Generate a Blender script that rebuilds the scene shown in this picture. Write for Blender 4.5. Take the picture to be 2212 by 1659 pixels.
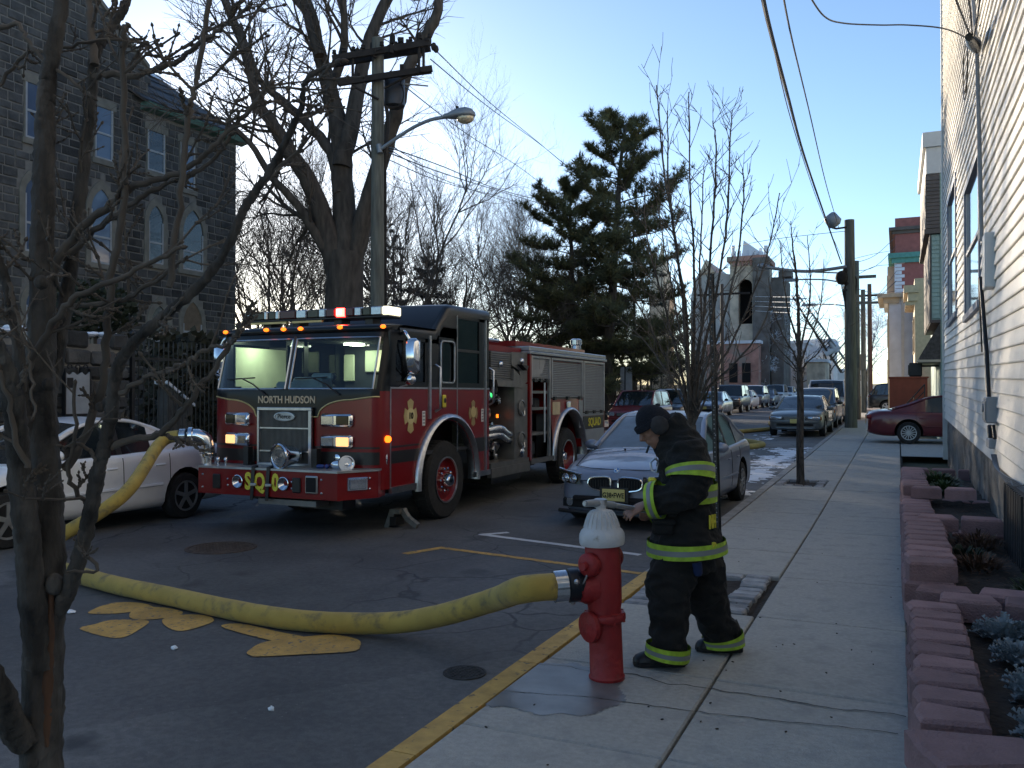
import bpy, bmesh, math, random
from math import sin, cos, pi, radians, sqrt, atan2, tan
from mathutils import Vector, Matrix, noise
for o in list(bpy.data.objects): bpy.data.objects.remove(o)
SC = bpy.context.scene
COL = SC.collection
rnd = random.Random(7)

# ---------------------------------------------------------------- camera
EYE = 1.7
YAW = radians(24.2); PIT = math.atan(20.5/1853)
cam = bpy.data.cameras.new('camera'); cam.lens = 30.16; cam.sensor_width = 36
cam.clip_start = .05; cam.clip_end = 4000
camo = bpy.data.objects.new('camera', cam); COL.objects.link(camo)
camo.location = (0, 0, EYE); camo.rotation_euler = (pi/2+PIT, 0, YAW)
SC.camera = camo
# ---------------------------------------------------------------- sky, sun, exposure
SUN_AZ = radians(42.0)      # left of the street direction (+Y)
SUN_EL = radians(11)
SKY_STRENGTH = .15; SUN_STRENGTH = 5.0; EXPOSURE = .86
W = bpy.data.worlds.new('World'); SC.world = W; W.use_nodes = True
_n = W.node_tree.nodes; _l = W.node_tree.links
_n.clear()
_out = _n.new('ShaderNodeOutputWorld'); _bg = _n.new('ShaderNodeBackground'); _sky = _n.new('ShaderNodeTexSky')
_sky.sky_type = 'NISHITA'; _sky.sun_disc = False; _sky.sun_elevation = SUN_EL
_sky.sun_rotation = -SUN_AZ
_sky.air_density = .8; _sky.dust_density = .28; _sky.ozone_density = 2.3; _sky.altitude = 50
_bg.inputs['Strength'].default_value = SKY_STRENGTH
_l.new(_sky.outputs[0], _bg.inputs[0]); _l.new(_bg.outputs[0], _out.inputs[0])
sund = bpy.data.lights.new('sun', 'SUN'); sund.energy = SUN_STRENGTH; sund.angle = radians(.5); sund.color = (1, .84, .64)
suno = bpy.data.objects.new('sun', sund); COL.objects.link(suno)
_sd = Vector((-sin(SUN_AZ)*cos(SUN_EL), cos(SUN_AZ)*cos(SUN_EL), sin(SUN_EL)))
suno.rotation_euler = _sd.to_track_quat('Z', 'Y').to_euler(); suno.location = (0, 0, 60)
SC.view_settings.view_transform = 'Standard'; SC.view_settings.look = 'None'
SC.view_settings.exposure = EXPOSURE; SC.view_settings.gamma = 1; SC.view_settings.use_curve_mapping = False
SC.cycles.max_bounces = 6; SC.cycles.transparent_max_bounces = 12
SC.cycles.caustics_reflective = False; SC.cycles.caustics_refractive = False

# ---------------------------------------------------------------- survey helpers (sight lines of the photograph met with known planes)
_cy, _sy, _cp, _sp = cos(YAW), sin(YAW), cos(PIT), sin(PIT)
_fw = Vector((-_sy*_cp, _cy*_cp, _sp)); _rt = Vector((_cy, _sy, 0)); _up = Vector((_sy*_sp, -_cy*_sp, _cp))
def ray(px, py): return _fw + _rt*((px-1106)/1853) - _up*((py-829.5)/1853)
def at(px, py, D): return Vector((0, 0, EYE)) + ray(px, py)*D
def onx(px, py, X): r = ray(px, py); return Vector((0, 0, EYE)) + r*(X/r.x)
def ony(px, py, Y): r = ray(px, py); return Vector((0, 0, EYE)) + r*(Y/r.y)
def gz(y): return -.1 + (0 if y < 12 else .0115*(y-12))      # road level: the street rises gently past the engine

# ---------------------------------------------------------------- mesh helpers
class MB:
    def __init__(s): s.v = []; s.f = []; s.m = []
    def add(s, vs, fs, mi=0):
        b = len(s.v); s.v.extend(vs)
        for f in fs: s.f.append([i+b for i in f]); s.m.append(mi)
        return s
    def box(s, c, d, rz=0, ch=0, mi=0, mat=None):
        x, y, z = d[0]/2, d[1]/2, d[2]/2
        if ch <= 0:
            vs = [(a*x, b*y, e*z) for a in (-1, 1) for b in (-1, 1) for e in (-1, 1)]
            fs = [(0,1,3,2),(4,6,7,5),(0,4,5,1),(2,3,7,6),(0,2,6,4),(1,5,7,3)]
        else:
            ch = min(ch, x*.9, y*.9, z*.9); vs = []; idx = {}
            for a in (-1, 1):
                for b in (-1, 1):
                    for e in (-1, 1):
                        for k in range(3):
                            q = [a*(x-ch), b*(y-ch), e*(z-ch)]; q[k] = (a*x, b*y, e*z)[k]
                            idx[a, b, e, k] = len(vs); vs.append(tuple(q))
            fs = []
            for k in range(3):
                i, j = [t for t in range(3) if t != k]
                for sg in (-1, 1):
                    L = []
                    for (p, q) in ((-1,-1),(1,-1),(1,1),(-1,1)):
                        t = [0, 0, 0]; t[k] = sg; t[i] = p; t[j] = q; L.append(idx[t[0], t[1], t[2], k])
                    fs.append(L if (sg > 0) ^ (k == 1) else L[::-1])
            for k in range(3):
                i, j = [t for t in range(3) if t != k]
                for p in (-1, 1):
                    for q in (-1, 1):
                        t = [0, 0, 0]; t[i] = p; t[j] = q; t[k] = -1; A = tuple(t); t[k] = 1; B = tuple(t)
                        fs.append([idx[A+(i,)], idx[B+(i,)], idx[B+(j,)], idx[A+(j,)]])
            for a in (-1, 1):
                for b in (-1, 1):
                    for e in (-1, 1): fs.append([idx[a, b, e, 0], idx[a, b, e, 1], idx[a, b, e, 2]])
        if mat is not None: vs = [tuple(mat @ Vector(v) + Vector(c)) for v in vs]
        elif rz:
            cr, sr = cos(rz), sin(rz); vs = [(c[0]+cr*v[0]-sr*v[1], c[1]+sr*v[0]+cr*v[1], c[2]+v[2]) for v in vs]
        else: vs = [(c[0]+v[0], c[1]+v[1], c[2]+v[2]) for v in vs]
        return s.add(vs, fs, mi)
    def b2(s, a, b, ch=0, mi=0):
        return s.box([(a[i]+b[i])/2 for i in range(3)], [abs(a[i]-b[i]) for i in range(3)], 0, ch, mi)
    def prism(s, poly, axis, a, b, mi=0):
        n = len(poly)
        def P(u, v, t): return (t, u, v) if axis == 'x' else (u, t, v) if axis == 'y' else (u, v, t)
        vs = [P(u, v, a) for u, v in poly] + [P(u, v, b) for u, v in poly]
        fs = [list(range(n))[::-1], list(range(n, 2*n))] + [[i, (i+1) % n, n+(i+1) % n, n+i] for i in range(n)]
        return s.add(vs, fs, mi)
    def tube(s, pts, rad, n=6, caps=True, mi=0, flat=None):
        if not isinstance(rad, (list, tuple)): rad = [rad]*len(pts)
        pts = [Vector(p) for p in pts]; N = len(pts); vs = []; u = None
        for i in range(N):
            t = pts[min(i+1, N-1)]-pts[max(i-1, 0)]
            if t.length < 1e-9: t = Vector((0, 0, 1))
            t.normalize()
            if u is None:
                u = t.orthogonal().normalized()
                if flat: u = (Vector(flat)-t*t.dot(Vector(flat))).normalized()
            else:
                u = u-t*u.dot(t)
                u = u.normalized() if u.length > 1e-6 else t.orthogonal().normalized()
            w = t.cross(u); p = pts[i]; r = rad[i]
            for k in range(n):
                a = 2*pi*k/n; q = p+u*(cos(a)*r)+w*(sin(a)*r); vs.append((q.x, q.y, q.z))
        fs = [[i*n+k, i*n+(k+1) % n, (i+1)*n+(k+1) % n, (i+1)*n+k] for i in range(N-1) for k in range(n)]
        if caps: fs += [list(range(n))[::-1], list(range((N-1)*n, N*n))]
        return s.add(vs, fs, mi)
    def cyl(s, p0, p1, r, r1=None, n=16, mi=0): return s.tube([p0, p1], [r, r if r1 is None else r1], n, True, mi)
    def lathe(s, prof, c=(0,0,0), ax=(0,0,1), n=24, mi=0, ref=None, cap=True):
        ax = Vector(ax).normalized(); u = Vector(ref) if ref else ax.orthogonal().normalized(); w = ax.cross(u); c = Vector(c); vs = []
        for r, z in prof:
            for k in range(n):
                a = 2*pi*k/n; q = c+ax*z+u*(cos(a)*r)+w*(sin(a)*r); vs.append(tuple(q))
        N = len(prof)
        fs = [[i*n+k, i*n+(k+1) % n, (i+1)*n+(k+1) % n, (i+1)*n+k] for i in range(N-1) for k in range(n)]
        if cap and prof[0][0] > 1e-6: fs.append(list(range(n))[::-1])
        if cap and prof[-1][0] > 1e-6: fs.append(list(range((N-1)*n, N*n)))
        return s.add(vs, fs, mi)
    def ball(s, c, r, n=12, m=8, mi=0, mat=None):
        if not isinstance(r, (tuple, list)): r = (r, r, r)
        vs = []
        for i in range(m+1):
            t = pi*i/m
            for k in range(n):
                a = 2*pi*k/n; q = Vector((r[0]*sin(t)*cos(a), r[1]*sin(t)*sin(a), r[2]*cos(t)))
                if mat is not None: q = mat @ q
                vs.append((c[0]+q.x, c[1]+q.y, c[2]+q.z))
        fs = [[i*n+k, (i+1)*n+k, (i+1)*n+(k+1) % n, i*n+(k+1) % n] for i in range(m) for k in range(n)]
        return s.add(vs, fs, mi)
    def grid(s, P, cu=False, cv=False, mi=0):
        R = len(P); C = len(P[0]); vs = [tuple(p) for row in P for p in row]
        fs = [[i*C+j, ((i+1) % R)*C+j, ((i+1) % R)*C+(j+1) % C, i*C+(j+1) % C] for i in range(R if cu else R-1) for j in range(C if cv else C-1)]
        return s.add(vs, fs, mi)
    def quad(s, a, b, c, d, mi=0): return s.add([tuple(a), tuple(b), tuple(c), tuple(d)], [(0,1,2,3)], mi)
    def mesh(s, name, mats, smooth=None, off=None, fix=True):
        me = bpy.data.meshes.new(name)
        v = s.v if off is None else [(p[0]-off[0], p[1]-off[1], p[2]-off[2]) for p in s.v]
        me.from_pydata([tuple(p) for p in v], [], s.f)
        if not isinstance(mats, (list, tuple)): mats = [mats]
        for m in mats: me.materials.append(m)
        if len(mats) > 1: me.polygons.foreach_set('material_index', s.m)
        if fix and len(s.f) < 30000:
            bm = bmesh.new(); bm.from_mesh(me)
            bmesh.ops.remove_doubles(bm, verts=bm.verts, dist=1e-5)
            bmesh.ops.recalc_face_normals(bm, faces=bm.faces); bm.to_mesh(me); bm.free()
        me.update()
        if smooth is not None:
            me.shade_smooth()
            if smooth < 180: me.set_sharp_from_angle(angle=radians(smooth))
        return me
    def build(s, name, mats, parent=None, smooth=None, off=None, fix=True):
        if off is None and parent is not None and parent.get('_abs'): off = parent['_abs']
        o = bpy.data.objects.new(name, s.mesh(name, mats, smooth, off, fix)); COL.objects.link(o)
        if parent is not None:
            o.parent = parent
            if parent.get('_abs'): o['_abs'] = list(parent['_abs'])
        return o

def tag(o, label=None, cat=None, group=None, kind=None):
    if label: o['label'] = label
    if cat: o['category'] = cat
    if group: o['group'] = group
    if kind: o['kind'] = kind
    return o
def thing(name, label, cat, loc=(0,0,0), rz=0, group=None, absolute=False):
    o = bpy.data.objects.new(name, None); COL.objects.link(o); o.empty_display_size = .1
    o.location = loc; o.rotation_euler = (0, 0, rz)
    if absolute: o['_abs'] = [float(q) for q in loc]     # parts are given in world coordinates
    return tag(o, label, cat, group)
def struct(o, label=None): return tag(o, label, None, None, 'structure')
def copy_tree(o, loc=None, rz=None, label=None, group=None, parent=None, scale=None):
    c = o.copy(); COL.objects.link(c)
    if parent is not None: c.parent = parent
    if loc is not None: c.location = loc
    if rz is not None: c.rotation_euler = (0, 0, rz)
    if scale is not None: c.scale = (scale,)*3 if not isinstance(scale, (tuple, list)) else scale
    if label: c['label'] = label
    if group: c['group'] = group
    for ch in list(o.children): copy_tree(ch, parent=c)
    return c
def child_obj(name, me, parent, loc=(0,0,0), rot=(0,0,0), sc=None):
    o = bpy.data.objects.new(name, me); COL.objects.link(o); o.parent = parent; o.location = loc; o.rotation_euler = rot
    if sc: o.scale = sc
    return o
def evaluated(me, mods, name):
    t = bpy.data.objects.new('tmp', me); COL.objects.link(t)
    for typ, kw in mods:
        m = t.modifiers.new('m', typ)
        for k, v in kw.items(): setattr(m, k, v)
    dg = bpy.context.evaluated_depsgraph_get(); dg.update()
    r = bpy.data.meshes.new_from_object(t.evaluated_get(dg)); r.name = name
    bpy.data.objects.remove(t)
    return r
def catmull(P, k):
    P = [Vector(p) for p in P]; out = []
    for i in range(len(P)-1):
        a, b, c, d = P[max(i-1, 0)], P[i], P[i+1], P[min(i+2, len(P)-1)]
        for j in range(k):
            t = j/k; out.append(.5*((2*b)+(c-a)*t+(2*a-5*b+4*c-d)*t*t+(3*b-a-3*c+d)*t*t*t))
    out.append(P[-1]); return out
def text_mesh(txt, size, mat, depth=.002, bold=0.0, name='lettering'):
    cu = bpy.data.curves.new('t', 'FONT'); cu.body = txt; cu.size = size; cu.align_x = 'CENTER'; cu.align_y = 'CENTER'
    cu.extrude = depth; cu.offset = bold; cu.resolution_u = 3
    t = bpy.data.objects.new('t', cu); COL.objects.link(t)
    dg = bpy.context.evaluated_depsgraph_get(); dg.update()
    me = bpy.data.meshes.new_from_object(t.evaluated_get(dg)); me.name = name
    bpy.data.objects.remove(t); me.materials.clear(); me.materials.append(mat)
    return me

# ---------------------------------------------------------------- materials
def M(name, col, rough=.6, metal=0, var=.18, scale=6, bump=0, bscale=50, coat=0, emit=None, es=0, spec=.5, col2=None, c2lo=.5, c2hi=.65, c2scale=None, stretch=None, detail=6, sheen=0, rand=0):
    m = bpy.data.materials.new(name); m.use_nodes = True; nt = m.node_tree; N = nt.nodes; L = nt.links
    b = N['Principled BSDF']; b.inputs['Roughness'].default_value = rough; b.inputs['Metallic'].default_value = metal
    b.inputs['Specular IOR Level'].default_value = spec
    if coat: b.inputs['Coat Weight'].default_value = coat; b.inputs['Coat Roughness'].default_value = .06
    if sheen: b.inputs['Sheen Weight'].default_value = sheen
    tc = N.new('ShaderNodeTexCoord'); src = tc.outputs['Object']
    if stretch:
        mp = N.new('ShaderNodeMapping'); mp.inputs['Scale'].default_value = stretch; L.new(src, mp.inputs[0]); src = mp.outputs[0]
    c = (*col, 1)
    if var > 0 or col2:
        no = N.new('ShaderNodeTexNoise'); no.inputs['Scale'].default_value = scale; no.inputs['Detail'].default_value = detail; L.new(src, no.inputs['Vector'])
        r = N.new('ShaderNodeValToRGB'); r.color_ramp.elements[0].position = .3; r.color_ramp.elements[1].position = .72
        r.color_ramp.elements[0].color = tuple(max(0, q*(1-var)) for q in col)+(1,)
        r.color_ramp.elements[1].color = tuple(min(1, q*(1+var)) for q in col)+(1,)
        L.new(no.outputs[0], r.inputs[0]); out = r.outputs[0]
        if col2:
            n2 = N.new('ShaderNodeTexNoise'); n2.inputs['Scale'].default_value = c2scale or scale*.4; n2.inputs['Detail'].default_value = 8; n2.inputs['Roughness'].default_value = .65
            L.new(src, n2.inputs['Vector']); r2 = N.new('ShaderNodeValToRGB'); r2.color_ramp.elements[0].position = c2lo; r2.color_ramp.elements[1].position = c2hi
            L.new(n2.outputs[0], r2.inputs[0]); mx = N.new('ShaderNodeMix'); mx.data_type = 'RGBA'
            L.new(r2.outputs[0], mx.inputs[0]); L.new(out, mx.inputs[6]); mx.inputs[7].default_value = (*col2, 1); out = mx.outputs[2]
        if rand:
            oi = N.new('ShaderNodeObjectInfo'); mr = N.new('ShaderNodeMapRange'); mr.inputs[3].default_value = 1-rand; mr.inputs[4].default_value = 1+rand; L.new(oi.outputs['Random'], mr.inputs[0])
            hs = N.new('ShaderNodeHueSaturation'); L.new(mr.outputs[0], hs.inputs['Value']); L.new(out, hs.inputs['Color']); out = hs.outputs[0]
        L.new(out, b.inputs['Base Color'])
    else: b.inputs['Base Color'].default_value = c
    if bump:
        nb = N.new('ShaderNodeTexNoise'); nb.inputs['Scale'].default_value = bscale; nb.inputs['Detail'].default_value = 8; L.new(src, nb.inputs['Vector'])
        bp = N.new('ShaderNodeBump'); bp.inputs['Strength'].default_value = bump; bp.inputs['Distance'].default_value = .02
        L.new(nb.outputs[0], bp.inputs['Height']); L.new(bp.outputs[0], b.inputs['Normal'])
    if emit: b.inputs['Emission Color'].default_value = (*emit, 1); b.inputs['Emission Strength'].default_value = es
    return m
def glass_mat(name, tint, gloss=.08, rough=.02):
    m = bpy.data.materials.new(name); m.use_nodes = True; N = m.node_tree.nodes; L = m.node_tree.links; N.clear()
    o = N.new('ShaderNodeOutputMaterial'); t = N.new('ShaderNodeBsdfTransparent'); g = N.new('ShaderNodeBsdfGlossy'); mx = N.new('ShaderNodeMixShader'); f = N.new('ShaderNodeFresnel')
    t.inputs[0].default_value = (*tint, 1); g.inputs['Roughness'].default_value = rough; f.inputs[0].default_value = 1.5
    L.new(f.outputs[0], mx.inputs[0]); L.new(t.outputs[0], mx.inputs[1]); L.new(g.outputs[0], mx.inputs[2]); L.new(mx.outputs[0], o.inputs[0])
    return m

m_white = M('white_vinyl', (.76,.74,.69), .5, rand=.05, var=.06, scale=2, bump=.08, bscale=30, col2=(.60,.60,.57), c2lo=.5, c2hi=.8, c2scale=1.3)
m_trim = M('white_trim', (.66,.66,.64), .5, var=.06)
m_black = M('black_metal', (.012,.012,.013), .42, 0, var=.3)
m_rubber = M('rubber', (.018,.018,.019), .85, var=.4, scale=20, bump=.2)
m_chrome = M('chrome', (.75,.76,.78), .12, 1, var=.06)
m_steel = M('brushed_steel', (.5,.5,.51), .32, 1, var=.14, scale=14)
m_alu = M('aluminium', (.42,.43,.44), .42, .8, var=.12, scale=10)
m_dark = M('dark_void', (.006,.006,.007), .9, var=0)
m_carglass = M('car_glass', (.012,.016,.018), .04, 0, var=0, spec=.6, coat=1)
m_grey = M('grey_paint', (.28,.29,.30), .5, var=.1)
m_frost = M('frost', (.72,.75,.80), .85, var=.1, scale=14, bump=.3)
m_snow = M('snow', (.78,.80,.84), .9, var=.08, scale=4, bump=.5, bscale=12)
m_bark = M('bark', (.062,.054,.047), .95, var=.75, scale=22, bump=1.0, bscale=38, stretch=(1,1,.35), col2=(.11,.105,.095), c2lo=.54, c2hi=.72, c2scale=9)
m_bark2 = M('dark_bark', (.07,.058,.047), .95, var=.45, scale=8, bump=1.0, bscale=14, stretch=(1,1,.25))
m_twig = M('twig_bark', (.105,.085,.068), .9, var=.3, scale=10)
m_wood = M('weathered_wood', (.095,.075,.058), .9, var=.4, scale=5, stretch=(6,6,.5), bump=.6, bscale=9)
# ================================================================ SETTING: ground, road, kerbs, pavements
def asphalt_mat():
    m = bpy.data.materials.new('asphalt'); m.use_nodes = True; nt = m.node_tree; N = nt.nodes; L = nt.links; b = N['Principled BSDF']
    tc = N.new('ShaderNodeTexCoord')
    def nz(s, d=6, v=None):
        n = N.new('ShaderNodeTexNoise'); n.inputs['Scale'].default_value = s; n.inputs['Detail'].default_value = d; L.new(v or tc.outputs['Object'], n.inputs['Vector']); return n
    def ramp(i, a, c0, bb, c1):
        r = N.new('ShaderNodeValToRGB'); r.color_ramp.elements[0].position = a; r.color_ramp.elements[1].position = bb
        r.color_ramp.elements[0].color = (*c0, 1); r.color_ramp.elements[1].color = (*c1, 1); L.new(i, r.inputs[0]); return r
    def mix(f, a, bb, t='MIX'):
        x = N.new('ShaderNodeMix'); x.data_type = 'RGBA'; x.blend_type = t
        if isinstance(f, float): x.inputs[0].default_value = f
        else: L.new(f, x.inputs[0])
        for i, q in ((6, a), (7, bb)):
            if isinstance(q, tuple): x.inputs[i].default_value = (*q, 1)
            else: L.new(q, x.inputs[i])
        return x.outputs[2]
    g = nz(170, 3); base = ramp(g.outputs[0], .35, (.098,.098,.100), .75, (.185,.182,.178))
    big = nz(.55, 7); stain = ramp(big.outputs[0], .36, (.62,.62,.63), .66, (1.18,1.16,1.14))
    c = mix(1.0, base.outputs[0], stain.outputs[0], 'MULTIPLY')
    d0 = nz(.9, 4); add0 = N.new('ShaderNodeMix'); add0.data_type = 'VECTOR'; add0.inputs[0].default_value = .2; L.new(tc.outputs['Object'], add0.inputs[4]); L.new(d0.outputs['Color'], add0.inputs[5])
    sp = nz(38, 2); spk = ramp(sp.outputs[0], .70, (0,0,0), .76, (1,1,1)); c = mix(spk.outputs[0], c, (.20,.195,.19)); sp2 = nz(24, 8); sk2 = ramp(sp2.outputs[0], .36, (.82,.82,.83), .66, (1.12,1.12,1.11)); c = mix(1.0, c, sk2.outputs[0], 'MULTIPLY')
    pt = N.new('ShaderNodeTexVoronoi'); pt.inputs['Scale'].default_value = .33; L.new(add0.outputs[1], pt.inputs['Vector']); pr = ramp(pt.outputs['Color'], .30, (.78,.78,.80), .75, (1.12,1.12,1.11)); c = mix(1.0, c, pr.outputs[0], 'MULTIPLY')
    # cracks: warped cells, present only in parts of the road
    dn = nz(1.6, 5); add = N.new('ShaderNodeMix'); add.data_type = 'VECTOR'; add.inputs[0].default_value = .28
    L.new(tc.outputs['Object'], add.inputs[4]); L.new(dn.outputs['Color'], add.inputs[5])
    vo = N.new('ShaderNodeTexVoronoi'); vo.feature = 'DISTANCE_TO_EDGE'; vo.inputs['Scale'].default_value = 1.25; L.new(add.outputs[1], vo.inputs['Vector'])
    cr = ramp(vo.outputs['Distance'], .004, (1,1,1), .017, (0,0,0))
    mk = nz(.42, 2); mr = ramp(mk.outputs[0], .44, (0,0,0), .54, (1,1,1))
    mu = N.new('ShaderNodeMath'); mu.operation = 'MULTIPLY'; L.new(cr.outputs[0], mu.inputs[0]); L.new(mr.outputs[0], mu.inputs[1]); sx_ = N.new('ShaderNodeSeparateXYZ'); L.new(tc.outputs['Object'], sx_.inputs[0]); mg = N.new('ShaderNodeMapRange'); mg.inputs[1].default_value = 4.9; mg.inputs[2].default_value = 6.2; L.new(sx_.outputs[1], mg.inputs[0]); m2 = N.new('ShaderNodeMath'); m2.operation = 'MULTIPLY'; L.new(mu.outputs[0], m2.inputs[0]); L.new(mg.outputs[0], m2.inputs[1]); mu = m2
    c = mix(mu.outputs[0], c, (.038,.038,.040))
    # tar and oil blotches
    ol = nz(1.1, 6); orr = ramp(ol.outputs[0], .63, (0,0,0), .70, (1,1,1)); c = mix(orr.outputs[0], c, (.045,.045,.047))
    L.new(c, b.inputs['Base Color'])
    wet = nz(.33, 4); wr = ramp(wet.outputs[0], .44, (.82,.82,.82), .68, (.56,.56,.56)); L.new(wr.outputs[0], b.inputs['Roughness'])
    bp = N.new('ShaderNodeBump'); bp.inputs['Strength'].default_value = .55; bp.inputs['Distance'].default_value = .01
    sm = N.new('ShaderNodeMath'); sm.operation = 'SUBTRACT'; L.new(g.outputs[0], sm.inputs[0]); L.new(mu.outputs[0], sm.inputs[1]); L.new(sm.outputs[0], bp.inputs['Height']); L.new(bp.outputs[0], b.inputs['Normal'])
    return m
m_asphalt = asphalt_mat()
m_conc = M('pavement_concrete', (.40,.385,.35), .88, var=.12, scale=30, bump=.45, bscale=90, col2=(.315,.305,.285), c2lo=.50, c2hi=.68, c2scale=5, detail=10)
m_kerb = M('kerb_concrete', (.30,.29,.275), .9, var=.25, scale=5, bump=.5, bscale=40)
m_yel = M('worn_yellow_paint', (.52,.32,.085), .75, var=.2, scale=9, bump=.3, bscale=60, col2=(.12,.10,.07), c2lo=.60, c2hi=.64, c2scale=14)
m_ypaint = M('road_yellow_paint', (.50,.29,.07), .75, var=.25, scale=5, bump=.5, bscale=90, col2=(.13,.115,.095), c2lo=.56, c2hi=.64, c2scale=24)
m_wpaint = M('road_white_paint', (.52,.53,.55), .75, var=.15, scale=5, bump=.3, bscale=90, col2=(.12,.12,.12), c2lo=.62, c2hi=.68, c2scale=14)
m_cobble = M('granite_sett', (.27,.27,.275), .8, rand=.3, var=.3, scale=9, bump=.6, bscale=30)
m_soil = M('soil', (.035,.025,.018), .95, var=.5, scale=14, bump=1.0, bscale=30)
m_grass = M('winter_lawn', (.05,.052,.026), .95, var=.4, scale=3, bump=1, bscale=20)

KX = -2.07
ys = [-30, -5, 4, 12, 20, 32, 60, 110, 200, 600, 1500]
g = MB(); g.grid([[(x, y, gz(y)-.06) for x in (-1200, -60, -13.6, 1.3, 60, 1200)] for y in ys]); struct(g.build('ground', m_grass))
g = MB(); g.grid([[(x, y, gz(y)) for x in (-11.45, KX-.12)] for y in ys[:10]]); road = struct(g.build('road', m_asphalt))

# right-hand pavement: every slab is a part
side = MB()
side.grid([[(x, y, gz(y)+.06) for x in (KX, .1)] for y in (-6, 4, 12, 20, 60, 200)]); pavement = struct(side.build('sidewalk', m_soil))
ycut = [-4.6, -3.1, -1.6, -.1, 1.45, 3.05, 3.95, 5.16, 6.75, 8.28, 9.6, 11.2, 12.7, 14.2, 15.7, 17.2, 18.7, 20.2, 21.7, 23.2, 24.7, 26.2, 28.4, 30.6, 32.8, 35, 38, 41, 45, 50, 56, 64, 74, 90, 120, 200]
PITS = [(-2.05, -1.08, 6.8, 8.26)]
def slab(x0, x1, y0, y1, p, zt=.1, jit=1):
    z0 = gz(y0)+zt; z1 = gz(y1)+zt; j = [rnd.uniform(-.004, .004)*jit for _ in range(4)]; e = .0085; c = .010
    b = MB(); vs = []
    for (dz, ins) in ((-.05, e), (-c, e), (0, e+c)):
        vs += [(x0+ins, y0+ins, z0+dz+j[0]), (x1-ins, y0+ins, z0+dz+j[1]), (x1-ins, y1-ins, z1+dz+j[2]), (x0+ins, y1-ins, z1+dz+j[3])]
    fs = [(8,9,10,11)]+[(r*4+k, r*4+(k+1) % 4, r*4+4+(k+1) % 4, r*4+4+k) for r in (0, 1) for k in range(4)]
    b.add(vs, fs); return b.build('paving_slab', m_conc, p, fix=False)
for a, bb in zip(ycut[:-1], ycut[1:]):
    for x0, x1 in ((KX, -1.0), (-1.0, .06)):
        if x0 == KX and abs(a-6.75) < .01: continue          # tree pit
        if x0 == KX and abs(a-15.7) < .01: slab(x0, x1, a, 16.05, pavement); slab(-1.2, x1, 16.05, bb, pavement); continue
        slab(x0, x1, a, bb, pavement)
# kerb stones, the near ones painted yellow
kerb = MB(); kerb.grid([[(x, y, gz(y)-.02) for x in (KX-.15, KX)] for y in (-6, 4, 12, 20, 60, 200)]); kerb = struct(kerb.build('kerb', m_kerb))
y = -4.0
while y < 150:
    ln = 1.5 if y < 40 else 6
    b = MB(); z0 = gz(y); z1 = gz(y+ln); xo = KX-.155; xi = KX-.003; c = .018
    pr = [(xo, -.04), (xo, .1-c), (xo+c, .1+.004), (xi, .1+.004), (xi, -.04)]
    b.grid([[(u, y+.004, z0+v) for u, v in pr], [(u, y+ln-.004, z1+v) for u, v in pr]]); b.add([(u, y+.004, z0+v) for u, v in pr], [(0,1,2,3,4)])
    b.build('kerbstone', m_yel if y+ln < 8.1 else m_kerb, kerb); y += ln
# left kerb and pavement
lp = MB(); lp.grid([[(x, y, gz(y)+h) for x, h in ((-11.6, -.03), (-11.6, .1), (-11.45, .1), (-11.45, -.02))] for y in (-10, 4, 12, 20, 60, 200)]); struct(lp.build('far_kerb', m_kerb))
lp = MB(); lp.grid([[(x, y, gz(y)+.096) for x in (-13.5, -11.6)] for y in (-10, 4, 12, 20, 60, 200)]); struct(lp.build('far_sidewalk', m_conc))
m_crack = M('crack_dirt', (.035,.033,.03), .95, var=.3)
def crack(px, w=.008):
    b = MB(); P = []
    for p in px: r = ray(*p); t = (.0045-EYE)/r.z; P.append(Vector((r.x*t, r.y*t, .0045)))
    P = catmull(P, 8); L_ = []
    for i, p in enumerate(P): p = p+Vector((noise.noise(p*14)*.018, noise.noise(p*17+Vector((5, 0, 0)))*.022, 0)); k = w*(.45+.8*abs(noise.noise(p*9))); L_.append([(p.x, p.y-k, .0045), (p.x, p.y+k, .0045)])
    b.grid(L_); b.build('pavement_crack', m_crack, pavement, fix=False)
crack([(1161,1434),(1221,1439),(1274,1449),(1347,1454),(1397,1463),(1437,1476),(1475,1479),(1531,1486),(1608,1499),(1708,1514),(1808,1531),(1908,1539),(1961,1549)])
crack([(1084,1493),(1171,1499),(1254,1504),(1371,1519),(1475,1533),(1641,1553),(1808,1569),(1938,1584)], .006)
crack([(1690,1000),(1780,990),(1830,985),(1900,975)], .012)
# cobbled tree pits (tree beside the firefighter, slim tree further on)
def pit(x0, x1, y0, y1, ring, name, rows, cols):
    b = MB(); b.grid([[(x, y, gz(y)+.066+rnd.uniform(-.006, .01)) for x in [x0+(x1-x0)*i/8 for i in range(9)]] for y in [y0+(y1-y0)*i/8 for i in range(9)]])
    p = b.build('tree_pit', m_soil); struct(p)
    dx = (x1-x0)/cols; dy = (y1-y0)/rows
    for i in range(rows):
        for j in range(cols):
            if ring and 0 < i < rows-1 and 0 < j < cols-1: continue
            cx = x0+(j+.5)*dx+rnd.uniform(-.012, .012); cyy = y0+(i+.5)*dy+rnd.uniform(-.008, .008)
            q = MB(); q.box((cx, cyy, gz(cyy)+.062+rnd.uniform(-.008, .012)), (dx*rnd.uniform(.84, .93), dy*rnd.uniform(.76, .88), .09), rnd.uniform(-.06, .06), .016)
            q.v = [(a+rnd.uniform(-.006, .006), c+rnd.uniform(-.006, .006), d) for a, c, d in q.v]
            q.build('cobble', m_cobble, p)
    return p
pit(-2.06, -1.06, 6.77, 8.26, True, 'a', 9, 4)
pit(-2.06, -1.2, 16.06, 17.18, True, 'b', 7, 5)

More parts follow.
